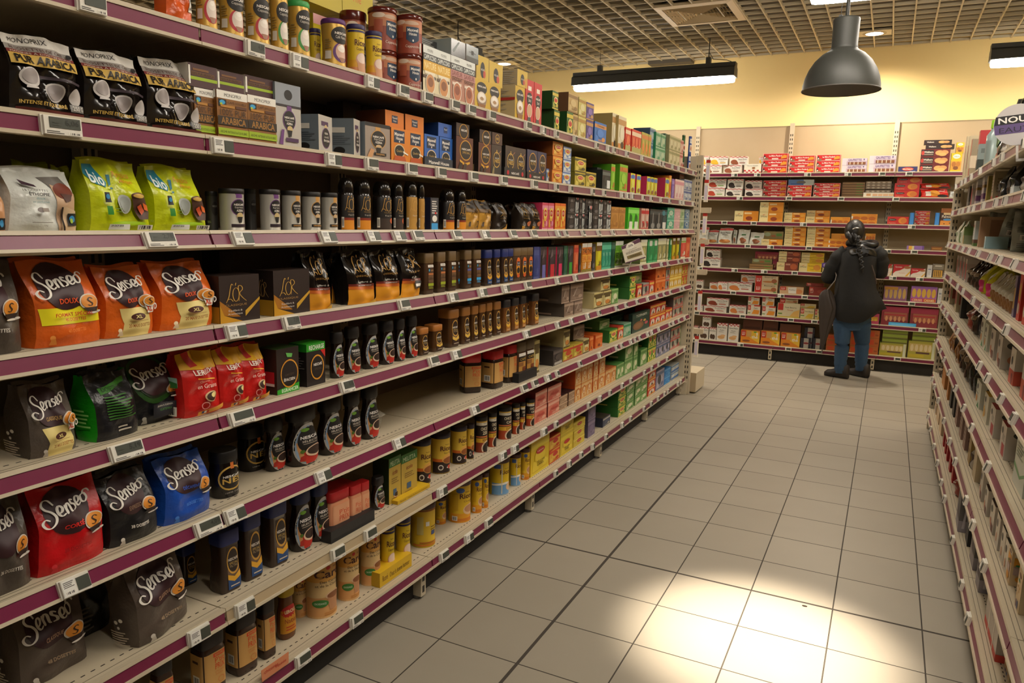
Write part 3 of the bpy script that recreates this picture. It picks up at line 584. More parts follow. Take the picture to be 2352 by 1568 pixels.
loft_pack('ptit_k', .1, .2, .085, 5, PTB, PTL, '3a2417:g', '221815', PTO, 'large coffee jar with paper label and dark lid', 'coffee jar', 'coffee_jar')
loft_pack('ptit_r', .1, .19, .09, 5, PTB, PTL, '2c1c14:g', 'b8161c', PTO, 'large coffee jar with paper label and red lid', 'coffee jar', 'coffee_jar')
loft_pack('ptit_s', .06, .12, .055, 6, PTB, PTL, 'd08a64', 'b8161c', 'r .1 .06 .96 .7 d89a72;t P\'tit .4 .46 .9 .58 c8481c;t PRIX .4 .32 .9 .44 c8481c;l .4 .12 .9 .28 3 c8643c', 'small red-lidded coffee jar in black tray', 'coffee jar', 'coffee_jar')
loft_pack('ler_jar', .07, .17, .06, 2.4, SELB, SELL, '6a3c14:g', 'c8a818', 'r .06 .12 .95 .52 c8881c;e .5 .5 .42 .1 b82018;T LEROUX .26 .47 .78 .53 ecd8b0;t Nature .26 .3 .78 .38 8a2c14;l .3 .16 .7 .26 2 b8401c', 'small chicory jar with yellow lid', 'chicory jar', 'chicory_jar')
loft_pack('nes_tin', .1, .175, .09, 2.4, [(0, .95), (.02, 1), (.6, 1), (.7, .94), (.76, .94)], [(.76, .98), (.78, 1), (.97, 1), (1, .94)], '17110f:g', '100d0c', 'o .52 .42 .36 .26 .13 c8a24c;r .49 .62 .56 .76 d8742c;T NESCAFÉ .3 .44 .76 .5 ece6dc;T NES .28 .31 .78 .43 c8a24c;t 100%_CAFÉ .34 .1 .74 .135 b8b0a4;p b0785c .66 .66 .86 .74 .86 .72 .66 .64', 'round dark coffee tin with gold ring', 'coffee tin', 'coffee_tin')
loft_pack('chic_jar', .055, .15, .05, 6, MOB, MOL, '4a3020:g', '5c4c34', 'r .08 .14 .96 .72 b8863c;r .08 .64 .96 .72 ece6dc;r .08 .5 .96 .64 1f1712;t CAFÉ .2 .53 .9 .61 d8b04c;r .08 .38 .6 .48 8a5a2c;r .5 .26 .96 .36 7a3c1c;l .2 .16 .8 .24 2 5a3a1c', 'slim chicory jar in a black tray', 'chicory jar', 'chicory_jar')
# ---------------------------------------------------------------- tins and canisters
CB = [(0, 1.02), (.015, 1.03), (.03, 1), (.86, 1), (.88, 1)]; CL = [(.88, 1.03), (.89, 1.05), (.98, 1.05), (1, 1.0)]
def can(key, W, H, base, lid, ops, desc, body=CB, lidp=CL, cat='can', obj='canister', lo=''): loft_pack(key, W, H, W, 2, body, lidp, base, lid, ops, desc, cat, obj, lidops=lo)
GB = [(0, .98), (.02, 1.02), (.1, 1), (.3, .93), (.5, .92), (.72, .98), (.86, 1), (.9, .97)]; GL = [(.9, 1), (.91, 1.03), (.97, 1.03), (1, .96)]
def gold(k, lid, acc, swirl, txt, desc): can(k, .072, .2, 'c49c44:s', lid, 'e .56 .34 .26 .2 %s;e .58 .36 .2 .17 %s;e .58 .42 .14 .07 e6dcd0;e .58 .46 .08 .04 f0e8de;p 9a6a50 .46 .24 .7 .24 .62 .15 .52 .15;e .56 .68 .3 .17 17120f;T NESCAFÉ .36 .69 .78 .75 ece6dc;t %s .38 .61 .76 .67 cfc6ba;r .08 .2 .26 .36 cfc8bc;l .08 .4 .26 .6 5 8a7440;T 20 .36 .06 .44 .1 3a2c14' % (acc, swirl, txt), desc, GB, GL)
gold('g_red', '7a1c20', 'b0202a', 'd8c8bc', 'Cappuccino', 'gold cappuccino canister with red cup')
gold('g_green', '3a9a4c', '3a8a34', 'd8d2c6', 'Cappuccino', 'gold cappuccino canister with green cup')
gold('g_purp', '5a2a6a', '5c2c6c', 'd0a894', 'Café_Viennois', 'gold canister with purple lid')
RIC = 'T Ricoré .28 .58 .86 .7 5a2c14 -.04;t Nestlé .44 .72 .6 .75 5a2c14;'
can('ric_cap', .07, .19, 'd8b820', '2c2250', 'r 0 0 1 .16 c8804c;r 0 .16 1 .3 d8a028;r 0 .84 1 .88 2c2250;' + RIC + 't Cappuccino .34 .48 .8 .55 4a2814;e .56 .32 .24 .13 c89880;e .56 .34 .2 .1 e0c8b8;p c8926c .36 .24 .76 .24 .7 .03 .42 .03', 'yellow cappuccino canister with purple lid', GB, GL, lo='')
can('mx_tin', .13, .16, '8c3a24', '5a1c14:g', 'r 0 .55 1 .86 b8744c;e .3 .8 .16 .06 d8c4b0;e .62 .78 .2 .05 c8a890;r .48 .36 .82 .68 1a3450;p 1a3450 .48 .36 .82 .36 .74 .3 .65 .26 .56 .3;T Maxwell .51 .56 .79 .64 e6e2da;T House .55 .46 .75 .54 e6e2da;e .65 .33 .02 .03 e6e2da;t Cappuccino .46 .13 .84 .22 e6d4c4;r .2 .4 .4 .7 a8543c;r .84 .05 .9 .3 d8d0c4', 'round brown cappuccino tin with blue label', cat='tin', obj='cocoa_tin')
can('ric_noir', .085, .175, 'd8b43c', '241c2c', 'r 0 0 1 .3 241410;p c8641c 0 .3 1 .3 1 .36 0 .38;e .6 .36 .26 .12 d8a04c;e .6 .33 .22 .08 8a4c1c;e .3 .16 .09 .07 d8d0c4;e .3 .16 .06 .045 3a2c2c;p d8d0c4 .5 .14 .8 .05 .82 .08 .52 .17;p c8503c .54 .2 .68 .2 .66 .1 .56 .12;' + RIC + 't Noir_Intense .4 .5 .8 .55 3a2010', 'yellow and black chicory canister', cat='can')
can('ric_or', .088, .165, 'd8b020', '4a2c28', 'r 0 0 1 .1 c8741c;r 0 .1 1 .22 d8961c;e .62 .3 .24 .13 d8b48c;e .62 .32 .2 .09 b8845c;' + RIC + 't Original .4 .48 .8 .53 5a3a14;r .06 .3 .24 .7 c8a01c;b .06 .05 .22 .16;e .3 .78 .12 .06 3a5a9a', 'yellow chicory canister with brown lid', cat='can')
can('ric_blue', .088, .165, 'd8b41c', '4a2c28', 'r 0 0 1 .34 6a9ac8;p e8e4da 0 .3 .5 .36 1 .3 1 .26 .5 .3 0 .26;e .7 .22 .2 .12 d8b48c;' + RIC + 'r .08 .74 .3 .86 3a5a9a;r .33 .05 .36 .86 d8d0b8', 'yellow chicory canister with blue foot', cat='can')
can('ric_back', .09, .165, 'c8a424', '4a2c28', 'r .12 .3 .3 .72 b8a860;r .36 .5 .46 .6 d8d4c8;r .5 .4 .8 .42 6a4c14;r .5 .46 .8 .48 6a4c14;r .52 .28 .66 .38 3a4a7a;r 0 .84 1 .87 8a4c1c;r .2 .1 .8 .13 a8601c;r 0 .04 1 .08 c8741c', 'yellow chicory canister turned back to front', cat='can')
can('caro', .1, .235, 'd8b880', 'c8b41c', 'r 0 0 1 .34 d8a064;r 0 .6 1 .88 d8a04c;p d8741c 0 .72 .3 .88 0 .88;e .5 .82 .05 .03 c8281c;t Nestlé .62 .8 .8 .835 5a2c14;T Caro .2 .66 .86 .79 4a2010;t Des_Céréales .32 .58 .82 .62 3a2414;t et_de_la_Chicorée .22 .52 .86 .56 3a2414;e .62 .36 .2 .07 d8b48c;p b8845c .46 .35 .78 .35 .72 .12 .52 .12;e .62 .36 .16 .05 8a5430;e .32 .25 .17 .065 3a7a34;t CROISSANCE .2 .235 .44 .265 d8e8d0;l .4 .04 .9 .1 2 c88a44', 'tall cream and orange cereal drink canister', cat='can')
CHC = 'r 0 .76 1 .88 ece4d4;t MONOPRIX .4 .79 .76 .83 2a2622;r 0 .84 1 .88 d8b04c;r 0 0 1 .76 1f1411;T CHICORÉE .26 .62 .84 .73 e6d8b8;T CAFÉ .36 .5 .78 .6 e6d8b8;r 0 .42 1 .46 c8703c;r 0 .28 1 .4 d8a82c;T DOUX .36 .3 .72 .38 5a2c14;p a8401c 0 0 1 0 1 .1 .5 .28 0 .28;o .64 .12 .34 .2 .18 d8c4a8;e .64 .12 .28 .16 241a14'
can('chic', .08, .185, '1f1411', '1c1512', CHC, 'brown chicory coffee canister with white band')
can('chic_rev', .082, .185, '1f1411', '1c1512', CHC.replace('DOUX', 'REVEIL').replace('CAFÉ', '250G').replace('a8401c', '8a3418'), 'brown chicory canister with yellow strip')
can('azera_p', .085, .175, 'b4b0a6:s', '15110f', 'r .46 .86 .66 .88 6a3a78;r .48 .78 .68 .86 6a3a78;o .57 .56 .23 .2 .1 6a3a78;e .57 .56 .21 .18 15100f;T NESCAFÉ .42 .6 .72 .66 ece6dc;t Espresso .44 .53 .7 .58 d8d2c8;T AZERA .48 .46 .68 .51 ece6dc;e .58 .36 .1 .08 c8b07c;p 17120f .5 .34 .66 .34 .62 .2 .54 .2;r .34 .1 .8 .17 2a1824', 'silver coffee tin with purple-edged badge', cat='coffee tin', obj='coffee_tin')
can('azera_o', .085, .175, 'b4b0a6:s', '15110f', 'r .5 .76 .7 .88 c8944c;o .57 .56 .23 .2 .1 c8944c;e .57 .56 .21 .18 15100f;T NESCAFÉ .42 .6 .72 .66 ece6dc;t Espresso .44 .53 .7 .58 d8d2c8;T AZERA .48 .46 .68 .51 ece6dc;e .58 .36 .1 .08 c8a87c;p 17120f .5 .34 .66 .34 .62 .2 .54 .2;r .34 .1 .8 .17 17120f;T ORIGINAL .4 .115 .76 .155 c8944c', 'silver coffee tin with gold-edged badge', cat='coffee tin', obj='coffee_tin')
can('azera_d', .085, .175, '3a3836:s', '0f0d0c', 'e .57 .56 .21 .18 15100f;T NESCAFÉ .42 .6 .72 .66 8a8680', 'silver coffee tin with painted-in shade', cat='coffee tin', obj='coffee_tin')  # same silver tin, shade of the shelf put into its dark colours
can('greencan', .075, .14, '1f5a2c', '1a4a24:g', 'r .2 .1 .85 .5 d8d4c8;e .55 .3 .2 .12 b8442c;r .2 .6 .85 .8 2a6a38', 'dark green drink powder can', cat='can')
can('bluecan', .075, .14, '2a4a9a', '24408a:g', 'r .2 .1 .85 .5 d8d4d0;e .55 .3 .2 .14 a8643c;r .2 .6 .85 .85 e0e0dc;t KAO .3 .64 .75 .8 24408a', 'blue cocoa powder can', cat='can')
# ---------------------------------------------------------------- cartons of the coffee rack
SIDE = '@l;l .12 .3 .88 .8 8 %s'
box('mono_sol', .11, .19, .085, '8a5a24', 'r 0 .84 1 1 e8e4da;t MONOPRIX .24 .88 .8 .95 2a2826;r .04 .68 .3 .82 15171a;e .17 .76 .09 .045 3aa0d0;e .13 .72 .04 .03 a8c02c;t CAFÉ_SOLUBLE .34 .75 .96 .81 4a2c10;r .6 .66 .96 .72 5a3216;r .1 .66 .56 .71 b07a2c;t 100%_PUR .08 .5 .94 .63 3a240e;r 0 .3 1 .48 2c2010;T ARABICA .1 .32 .92 .46 a0702c;r 0 .1 1 .24 9ab41c;t ARÔME_INTENSE_&_ÉQUILIBRÉ .06 .13 .94 .2 3a4c0c;@l;r 0 0 1 1 7a4c1c;r 0 .84 1 1 d8d4ca', 'brown soluble coffee carton with white top band', 'coffee box', side='7a4c1c')
box('mono_lie', .12, .08, .19, '4a2c30', 'r 0 .3 1 .44 9ab41c;r .1 .5 .9 .66 6a4420;r .15 .7 .7 .8 7a5024;t 100%_PUR_ARABICA .12 .52 .88 .63 2c1c0c;r .0 .1 .06 .9 e8e4da', 'brown coffee carton lying on its side', 'coffee box', side='cfc8bc', top='8a5a24')
box('azera_bx', .085, .2, .1, 'b8b2a8', 'r 0 .66 1 1 8c929a;e .5 .83 .16 .08 15110f;r 0 .64 1 .675 2a2224;r .44 .52 .62 .66 6a3a78;o .52 .44 .25 .16 .1 6a3a78;e .52 .44 .23 .145 17120f;T NESCAFÉ .33 .46 .71 .5 ece6dc;t Espresso .36 .41 .68 .445 d8d2c8;T AZERA .4 .365 .64 .4 ece6dc;e .53 .3 .11 .05 c8b07c;p 17120f .44 .28 .62 .28 .58 .18 .48 .18;p 6a3a78 .1 .05 .2 .28 .3 .28 .24 .04;r .36 .1 .86 .16 4a2c50;@l;l .2 .3 .8 .7 6 5a6066', 'tall silver coffee carton with purple badge', 'coffee box', side='7a828a')
box('azera_inv', .085, .13, .1, 'b8b2a8', 'r .2 .72 .7 .84 4a2c50;e .52 .68 .11 .08 c8b07c;o .52 .4 .3 .28 .1 6a3a78;e .52 .4 .28 .26 17120f;T VZEKA .4 .5 .66 .55 ece6dc;t osserdsE .38 .4 .7 .46 d8d2c8;T ÉFACSEN .34 .3 .74 .37 ece6dc;@l;r .1 .62 .7 .76 cfc8bc;e .5 .15 .2 .1 15110f;l .1 .3 .9 .56 5 5a6066', 'silver coffee carton standing upside down', 'coffee box', side='6a737a')
box('azera_orig', .085, .13, .1, '9a8c80', 'r 0 .9 1 1 1a1516;r .4 .78 .6 .9 c8944c;o .52 .56 .3 .26 .08 c8944c;e .52 .56 .28 .24 17120f;T NESCAFÉ .3 .6 .74 .67 ece6dc;t Espresso .34 .52 .7 .59 d8d2c8;T AZERA .38 .45 .66 .51 ece6dc;e .52 .36 .12 .06 c8a87c;p 17120f .42 .34 .62 .34 .58 .2 .46 .2;r .34 .12 .82 .2 17120f;T ORIGINAL .4 .135 .76 .185 c8944c;p c89464 .06 .06 .2 .3 .34 .26 .24 .04;@l;e .5 .82 .24 .1 15110f;e .5 .6 .3 .1 cfd2d0;l .2 .15 .8 .5 6 cfd2d0;r .2 .42 .8 .46 d8842c', 'silver-brown coffee carton with gold badge', 'coffee box', side='76808a')
MWO = 'r .16 .58 .8 .94 1a2c48;T Maxwell .2 .78 .76 .88 ece6dc;T House .28 .66 .68 .76 ece6dc;e .48 .62 .03 .03 ece6dc;o .48 .34 .32 .2 .14 d8c49c;e .48 .34 .28 .17 17140f;t Qualité .3 .3 .66 .38 c8a85c;p e8e0d4 .7 .3 1 .24 1 .28 .7 .36;p %s .2 .2 .8 .2 .9 .02 .1 .02'
box('mw_o', .062, .12, .12, 'd8801c', MWO % 'b8501c', 'orange coffee carton with navy label', 'coffee box', side='7a3c10')
box('mw_b', .062, .12, .12, '2a62b4', MWO % 'c89a2c', 'blue coffee carton with navy label', 'coffee box', side='14305c')
box('mw_ol', .062, .05, .13, 'd0761c', 'r .34 .3 .66 .75 1a2c48;t Maxwell .37 .55 .63 .68 ece6dc;t House .42 .38 .58 .5 ece6dc', 'orange coffee carton lying on top of its row', 'coffee box', side='5a2c10')
box('mw_bl', .062, .05, .13, '2a5cb0', 'r .4 .3 .66 .75 16305c;t Maxwell .42 .5 .64 .64 cfd6e0', 'blue coffee carton lying on top of its row', 'coffee box', side='14305c')
SPX = 'o .56 .62 .36 .3 .1 c8922c;e .56 .62 .31 .26 241a15;T NESCAFÉ .32 .62 .84 .69 ece6dc;t %s .36 .52 .8 .6 c8a24c;p d8a028 .2 .34 .5 .24 .8 .3 .8 .24 .5 .16 .2 .28;p 2a1c14 .08 .02 .2 .24 .36 .24 .3 .02;p 3a281c .36 .02 .46 .24 .62 .22 .56 .02;@l;r .2 .1 .8 .3 8a7450;e .5 .7 .3 .12 15110f;r .4 .42 .6 .5 b8242c'
box('spec_bx', .075, .145, .1, '5a2c1c', SPX % 'SPÉCIAL', 'brown coffee stick carton with gold ring', 'coffee box', side='1f1512')
box('spec_bl', .075, .055, .13, '3a2a24', 'o .56 .4 .34 .6 .1 c8922c;e .56 .4 .3 .5 241a15;T NESCAFÉ .36 .4 .8 .6 ece6dc', 'brown coffee stick carton lying on top', 'coffee box', side='1f1512')
box('nes_bx', .065, .145, .1, '3a2a22', 'r 0 0 1 .3 2a2622;o .52 .52 .34 .26 .12 c8a24c;e .52 .52 .3 .22 2a1a14;r .48 .7 .54 .84 c8a24c;t NESCAFÉ .32 .55 .74 .6 ece6dc;T NES .3 .42 .76 .54 c8a24c;p 8a7a50 .06 .06 .18 .3 .3 .28 .26 .04;p b8785c .7 .74 .9 .84 .9 .82 .7 .72;@l;r .2 .1 .8 .3 cfc8bc', 'dark coffee stick carton with gold power ring', 'coffee box', side='15110f')
box('nes_bxl', .065, .055, .13, '4a3026', 'o .52 .5 .2 .38 .14 c8a24c;T NES .4 .4 .64 .6 c8a24c', 'dark coffee stick carton lying on top', 'coffee box', side='15110f')
box('spec_nv', .065, .14, .1, '2c2c4c', SPX % 'FILTRE', 'navy coffee stick carton with gold ring', 'coffee box', side='15152a')
box('lor_bx', .17, .175, .09, '2a1c17', 'p c8921c 0 0 .55 0 .1 .16 0 .4;p a86c18 0 .4 .1 .16 .3 .12 .5 .1 0 .48;p c89a2c .62 .1 1 .44 1 .5 .62 .22;k lor .14 .42 .66 .84 c89c48;t CLASSIQUE .12 .34 .66 .39 a8824a;t Équilibré_& .2 .22 .54 .28 d8d2c8;t Aromatique .18 .15 .54 .2 d8d2c8;@l;r 0 0 1 .35 a87a1c;k lor .3 .4 .8 .8 a8824a', 'dark coffee carton with gold letter logo', 'coffee box', side='241814')
CAP = 'r 0 .84 1 1 d8dcd8;t MONOPRIX .3 .88 .7 .94 4a4a48;r 0 .7 1 .84 2a2c2a;T CAPPUCCINO .06 .72 .94 .82 d8dcd8;%s;o .5 .24 .34 .22 .1 e8e0d0;e .5 .24 .3 .19 %s;e .5 .27 .2 .1 %s;@l;l .1 .1 .8 .8 12 6a665c'
box('cap_nat', .075, .155, .17, 'd8cca8', CAP % ('r 0 .48 1 .7 d8a42c;T NATURE .08 .53 .92 .67 f0d890;r .1 .42 .84 .48 e8dcc0;r 0 .34 .9 .4 5a4634', 'c88a50', '8a5430'), 'cream and yellow cappuccino carton', 'coffee box', side='1f1b18')
box('cap_sav', .075, .155, .17, 'b07a64', CAP % ('r 0 .56 1 .7 b8807a;T SAVEUR .08 .58 .92 .68 7a3430;T CHOCOLAT .1 .48 .9 .55 5a2a24;r .1 .38 .84 .44 e0c8b8', 'b8704c', '8a4a30'), 'dusty pink cappuccino carton', 'coffee box', side='6a4a40')
box('blk_lie', .075, .055, .17, '17171a:g', 'p 8a9494 .1 .3 .5 .9 .6 .9 .2 .2', 'glossy black carton lying on top of cappuccino cartons', 'coffee box', side='8c9698', top='2a2c2e')
box('sil_lie', .075, .065, .17, '7a8284:g', 'r .2 .55 .8 .6 4a5052;r .4 .45 .6 .7 2a2c2e;r 0 .0 1 .3 4a4c4a', 'silver carton lying on top of cappuccino cartons', 'coffee box', side='b0a8a0', top='a0a8a8')
box('gry_lie', .12, .06, .17, '3a3c3c', 'l .05 .1 .6 .9 6 8a8c8a', 'dark grey carton lying behind cappuccino cartons', 'coffee box', side='4a4c4a')
GNB = 'e .5 .72 .38 .2 17130f;T NESCAFÉ .2 .74 .8 .81 ece6dc;e .5 .36 .36 .26 8a7464;e .5 .42 .32 .18 e0d6c8;e .5 .46 .2 .1 f0e8de;e .5 .38 .14 .06 a8845c;p 8a5a2c .2 .2 .8 .2 .7 .04 .3 .04;@l;l .12 .68 .88 .92 5 a8a090;r 0 .58 1 .66 a83028;l .2 .3 .8 .5 4 a8a090'
box('gnb', .062, .145, .14, 'c8a428', GNB, 'gold cappuccino stick carton with dark oval', 'coffee box', side='c0ac80')
box('gnb_l', .07, .07, .14, 'c8a834', 'e .5 .45 .18 .32 17130f;e .64 .3 .1 .16 b8442c;t NESCAFÉ .36 .42 .64 .52 ece6dc;@l;r .3 0 .42 1 a83028;l .5 .1 .95 .9 7 a8a090', 'gold cappuccino carton lying on its side', 'coffee box', side='b8a684')
box('red31', .062, .15, .14, 'c02428', 'r .3 .76 .7 .86 e8dccc;e .5 .56 .34 .16 17130f;T NESCAFÉ .22 .6 .78 .66 ece6dc;t 3in1 .36 .5 .66 .57 ece6dc;o .5 .3 .3 .16 .14 e8dccc;e .5 .3 .26 .13 c8a07c;p 4a4a40 .24 .04 .7 .06 .6 .16 .3 .14', 'red coffee stick carton', 'coffee box', side='a01c20')
box('mx_tray', .13, .055, .13, '1f2a38', 'T Maxwell_House .14 .3 .86 .66 e6e2da', 'navy shelf tray holding blue cartons', 'tray', 'display_tray')
box('nes_tray', .13, .06, .13, '1c1a19', 'T NESCAFÉ .32 .34 .68 .62 e6e2da;e .16 .48 .05 .24 b8242c;e .84 .48 .05 .24 b8242c', 'black shelf tray holding coffee stick cartons', 'tray', 'display_tray')
box('blk_tray', .2, .04, .14, '17171a', '', 'black shelf tray holding small red-lidded jars', 'tray', 'display_tray')
box('blk_tray2', .12, .05, .08, '17171a', '', 'black shelf tray holding slim chicory jars', 'tray', 'display_tray')
box('yel_tray', .2, .055, .13, 'd0a81c', 't Ricoré .08 .3 .24 .7 5a2c14;t Osez_la_bonne_humeur .3 .3 .92 .66 5a3c14 .05', 'yellow shelf tray of chicory packs', 'tray', 'display_tray', side='c09a18')
box('eco', .075, .15, .07, 'b89a3c', 'r 0 .8 1 1 2f6a24;t MELITTA .12 .83 .88 .93 c8d8b0;t écolo .3 .62 .7 .72 8a2c1c;l .2 .42 .8 .56 3 8a6a2c;r .34 .16 .6 .3 3a5a7a;l .2 .04 .8 .12 2 8a6a2c', 'green-topped coffee filter pack', 'filter pack', 'filter_pack', side='24300f', top='2a6a20')
box('rech', .085, .165, .07, '201613', 'r 0 .82 1 1 2fa024;T RECHARGE .14 .85 .94 .96 eaf0e4;p c8241c .74 .82 1 .62 1 .82;o .56 .42 .36 .3 .12 d8942c;e .56 .42 .31 .255 1c1310;T NESCAFÉ .36 .46 .8 .54 ece6dc;t SPÉCIAL .4 .36 .78 .42 5a4a3a;@l;r 0 .82 1 1 1f8a1c;r .1 .08 .6 .3 2f9a24;l .1 .4 .9 .7 5 5a5450', 'brown coffee refill pack with green top', 'refill pack', 'refill_pack', side='1c1512', top='2fae24')
box('rech_inv', .095, .165, .08, '2a1c17', 'p 2fa024 0 0 1 0 1 .18 .0 .1;T EGRAHCER .2 .02 .96 .1 d8ecd0 .05;o .56 .42 .4 .32 .1 d8942c;e .56 .42 .36 .28 201512;T ÉFACSEN .3 .26 .8 .34 ece6dc;t LAICÉPS .36 .38 .76 .44 5a4a3a;p 6aba5c .4 .9 .7 .86 .66 .78 .46 .8;@l;r .2 .22 .9 .5 b8242c;r .2 .18 .9 .24 d8d4ca', 'brown coffee refill pack standing upside down', 'refill pack', 'refill_pack', side='34231a', top='2c4a1c')
box('blue_wh', .04, .13, .1, '2c2c34', 'r .1 .28 .9 .96 3a3a40;l .16 .5 .84 .92 6 d8d4ca;e .5 .36 .3 .1 e8e4da;r .1 .02 .9 .22 3a9ad8;r .5 .5 .7 .56 c8241c', 'small dark carton with white and blue end', 'coffee box', side='141a34')
box('kbrown', .1, .2, .08, '4a3a24', 't DOSETTES .2 .4 .8 .5 6a5a3c', 'plain brown shipping carton deep behind', 'carton', side='3a2c1c')
box('ybox', .15, .19, .1, 'c8b41c', 't Thé .3 .4 .6 .6 d8741c;r 0 .86 1 1 d8a0a0;e .6 .8 .16 .12 4a7aa8;t Cru .66 .7 .8 .84 d8741c', 'yellow carton stacked behind the canisters', 'box', side='a8940f')
# ---------------------------------------------------------------- tea section and biscuit designs
def tea(key, base, band, mark, desc, extra='', side=None, top=None, W=.07, H=.11, D=.13, cat='tea box', obj='tea_box'):
    box(key, W, H, D, base, 'r 0 .74 1 .9 %s;r 0 0 1 .07 %s;p %s .08 .1 .44 .1 .3 .36 .12 .4;e .76 .24 .15 .1 %s;e .5 .5 .3 .2 %s;o .5 .5 .31 .21 .12 %s;l .3 .12 .8 .22 2 %s;%s;@l;r .08 .1 .6 .22 %s' % (band, band, mark, band, mark, base, band, extra, mark), desc, cat, obj, side, top)
LIP = 'e .5 .62 .34 .2 e0c860;e .5 .62 .26 .12 b82820;t LIPTON .3 .57 .7 .67 ece0c8'
tea('tg', '2c5a1c', 'c8b43c', 'a8b04c', 'green tea tin with gold lid', LIP.replace('.62', '.5'), '1a4418', 'a8944c', cat='tea tin', obj='tea_tin')
tea('tbe', 'b89a5c', '8a6a34', 'c8b078', 'beige tea tin', '', '6a4a30', 'a8944c', cat='tea tin', obj='tea_tin')
tea('tye', 'c8bc6c', 'a8843c', 'd8d098', 'pale yellow tea tin', '', 'a89a54', 'a8944c', cat='tea tin', obj='tea_tin')
tea('tpu', '54407c', 'b88a4c', '7a64a8', 'purple tea tin', '', '3c3060', 'a8944c', cat='tea tin', obj='tea_tin')
tea('tbl', '2a68b0', 'c88a4c', '3a7ac8', 'blue tea tin standing alone', 't Twinings .2 .76 .8 .88 5a3010', '1f5090', 'b8a45c', cat='tea tin', obj='tea_tin')
tea('wood', 'd8cca8', 'b88a4c', 'e0d8bc', 'tall cream and wood-coloured infusion box', 'r 0 0 1 .2 c8843c;e .5 .16 .2 .1 3a2a1c', 'a08a54', '8a7444', W=.05, H=.17)
tea('rrd', 'c83c24', 'e0c8a8', 'd86a3c', 'tall red infusion box', 'r 0 0 1 .28 a8a05c', 'c02c1c')
tea('yg', 'a8a044', 'c87a3c', 'c8a44c', 'tall olive infusion box', 'e .5 .4 .3 .16 d8843c', '5a7a24')
tea('bgy', '8aa0a8', '4a6a8a', 'b0bcb8', 'blue-grey infusion box', '', '3a506c')
tea('agr', '8ab094', '3a8a5a', 'a8c0a0', 'aqua green infusion box', '', '1f7a4c')
tea('dgn', '2c5a44', '5a8a6c', '3a6a50', 'dark green infusion box', '', '24503c')
tea('bei', 'b8b088', '8a8a5c', 'c8c4a0', 'beige infusion box', '', '9a946c')
tea('pnk', 'c09888', 'a84a4c', 'd0b0a0', 'dusty pink infusion box', '', 'a87a6c')
tea('lo', 'd0741c', 'e09a34', 'e0b04c', 'orange black-tea box', LIP, '8a4a1c', 'a8581c')
tea('lb', '6a84b8', 'c8d0d8', 'd8d8cc', 'blue and white tea box', LIP, '3a3a4c')
tea('ly', 'b8a434', '4a4420', 'd8c860', 'yellow and black tea box', LIP, '7a7020')
tea('bgl', '1c2220', '5a6460', '2c3432', 'black glass tea caddy', 'r .55 .1 .95 .5 d8dcd8', '141a18', cat='tea tin', obj='tea_tin')
tea('lime', '7ab41c', 'b8722c', '9ac83c', 'bright lime green tea box', 'r .3 .8 .8 .9 c8742c', '4a8a0c')
tea('ylp', 'd0c81c', '8a9ac0', 'd8d460', 'bright yellow tea box with magenta side', 'e .5 .84 .36 .1 4a74b8;e .5 .2 .3 .1 8a5a14', 'b82a54')
tea('oar', 'd88a34', 'e0b05c', 'c8541c', 'orange tea box beside the purple one', '', 'c8742c')
tea('ppl', '7a5ca8', 'a088c0', '9a80c0', 'purple tea box', '', '5c4488')
tea('wpk', 'd8c0b8', 'c88a94', 'e0d0c8', 'white tea box with pink side', '', 'c87a8a')
tea('flor', 'a8b0b8', '5a6a9a', 'c0c4c4', 'blue floral patterned tea box', 'o .3 .3 .16 .12 .3 3a4a8a;o .7 .8 .14 .1 .3 3a4a8a', '8a94a0')
tea('lpk', 'c84a5c', 'd88a9c', 'e0a83c', 'pink and gold tea box', LIP, 'c8385c')
tea('lrd', 'd8681c', 'e09a34', 'e8b84c', 'orange and red tea box', LIP, 'b82c14')
tea('btk', '1f1d1c', '4a4644', '34302e', 'black tea carton', 'p 8a8684 .3 .72 .5 .92 .7 .72;e .5 .2 .26 .1 6a6664', '2a2624')
tea('bsp', 'c8ccc8', '3a3a3a', '8a8c88', 'slim white-spined black tea carton', 'r .2 .7 .8 .9 2a2a2c;r .3 .86 .7 1 c0504c', '1c1a1a')
tea('kraft', 'b8843c', 'a06c2c', 'a8742f', 'plain kraft tea box', 'p d0a45c .3 .84 .5 .9 .7 .84 .5 .87', '9a6a2c')
tea('lim2', '5ac82c', '8ad860', '2f7a1c', 'vivid green tea box with leaf', 'r .2 .0 .8 .36 d8dcc8;p 1f5a14 .3 .5 .5 .62 .6 .5 .5 .42;e .4 .64 .06 .1 14400f', '3aa81c')
tea('rdw', 'c8a08c', 'b8282c', 'd0b8a8', 'red and white tea box', 'e .5 .34 .3 .06 b8282c;p 6a1c1c .3 .3 .7 .3 .6 .1 .4 .1', 'b87a6c')
tea('spn', '1c2426', '3a4648', '2a3436', 'black tea box with silver spoon', 'e .5 .18 .3 .14 8a8c88;r .44 .3 .56 .82 8a8c88', '141a1c')
tea('cup', '1f3438', '3a6a74', '2a4a50', 'black tea box with white cup', 'r .2 .1 .8 .36 dcdcd4;e .5 .1 .3 .08 dcdcd4;r .2 .7 .5 .95 3a8a9a', '142628')
tea('teal', '3a9a7c', '7ac0a4', 'a8d0b8', 'teal tea box', 'o .5 .5 .26 .22 .3 d8dcc8', '148a64')
tea('ros', 'c8a0a0', 'd8b8b4', 'd0a8ac', 'rose tea box', '', 'b88a8a')
tea('sage', '9ab08c', 'b8c8a8', '7a9a6c', 'sage green tea box', '', '84987a')
tea('slate', '5a7a8c', '8aa0b0', '3a6a9a', 'slate blue tea box', 'o .5 .5 .26 .22 .3 d0d4cc', '4a6474')
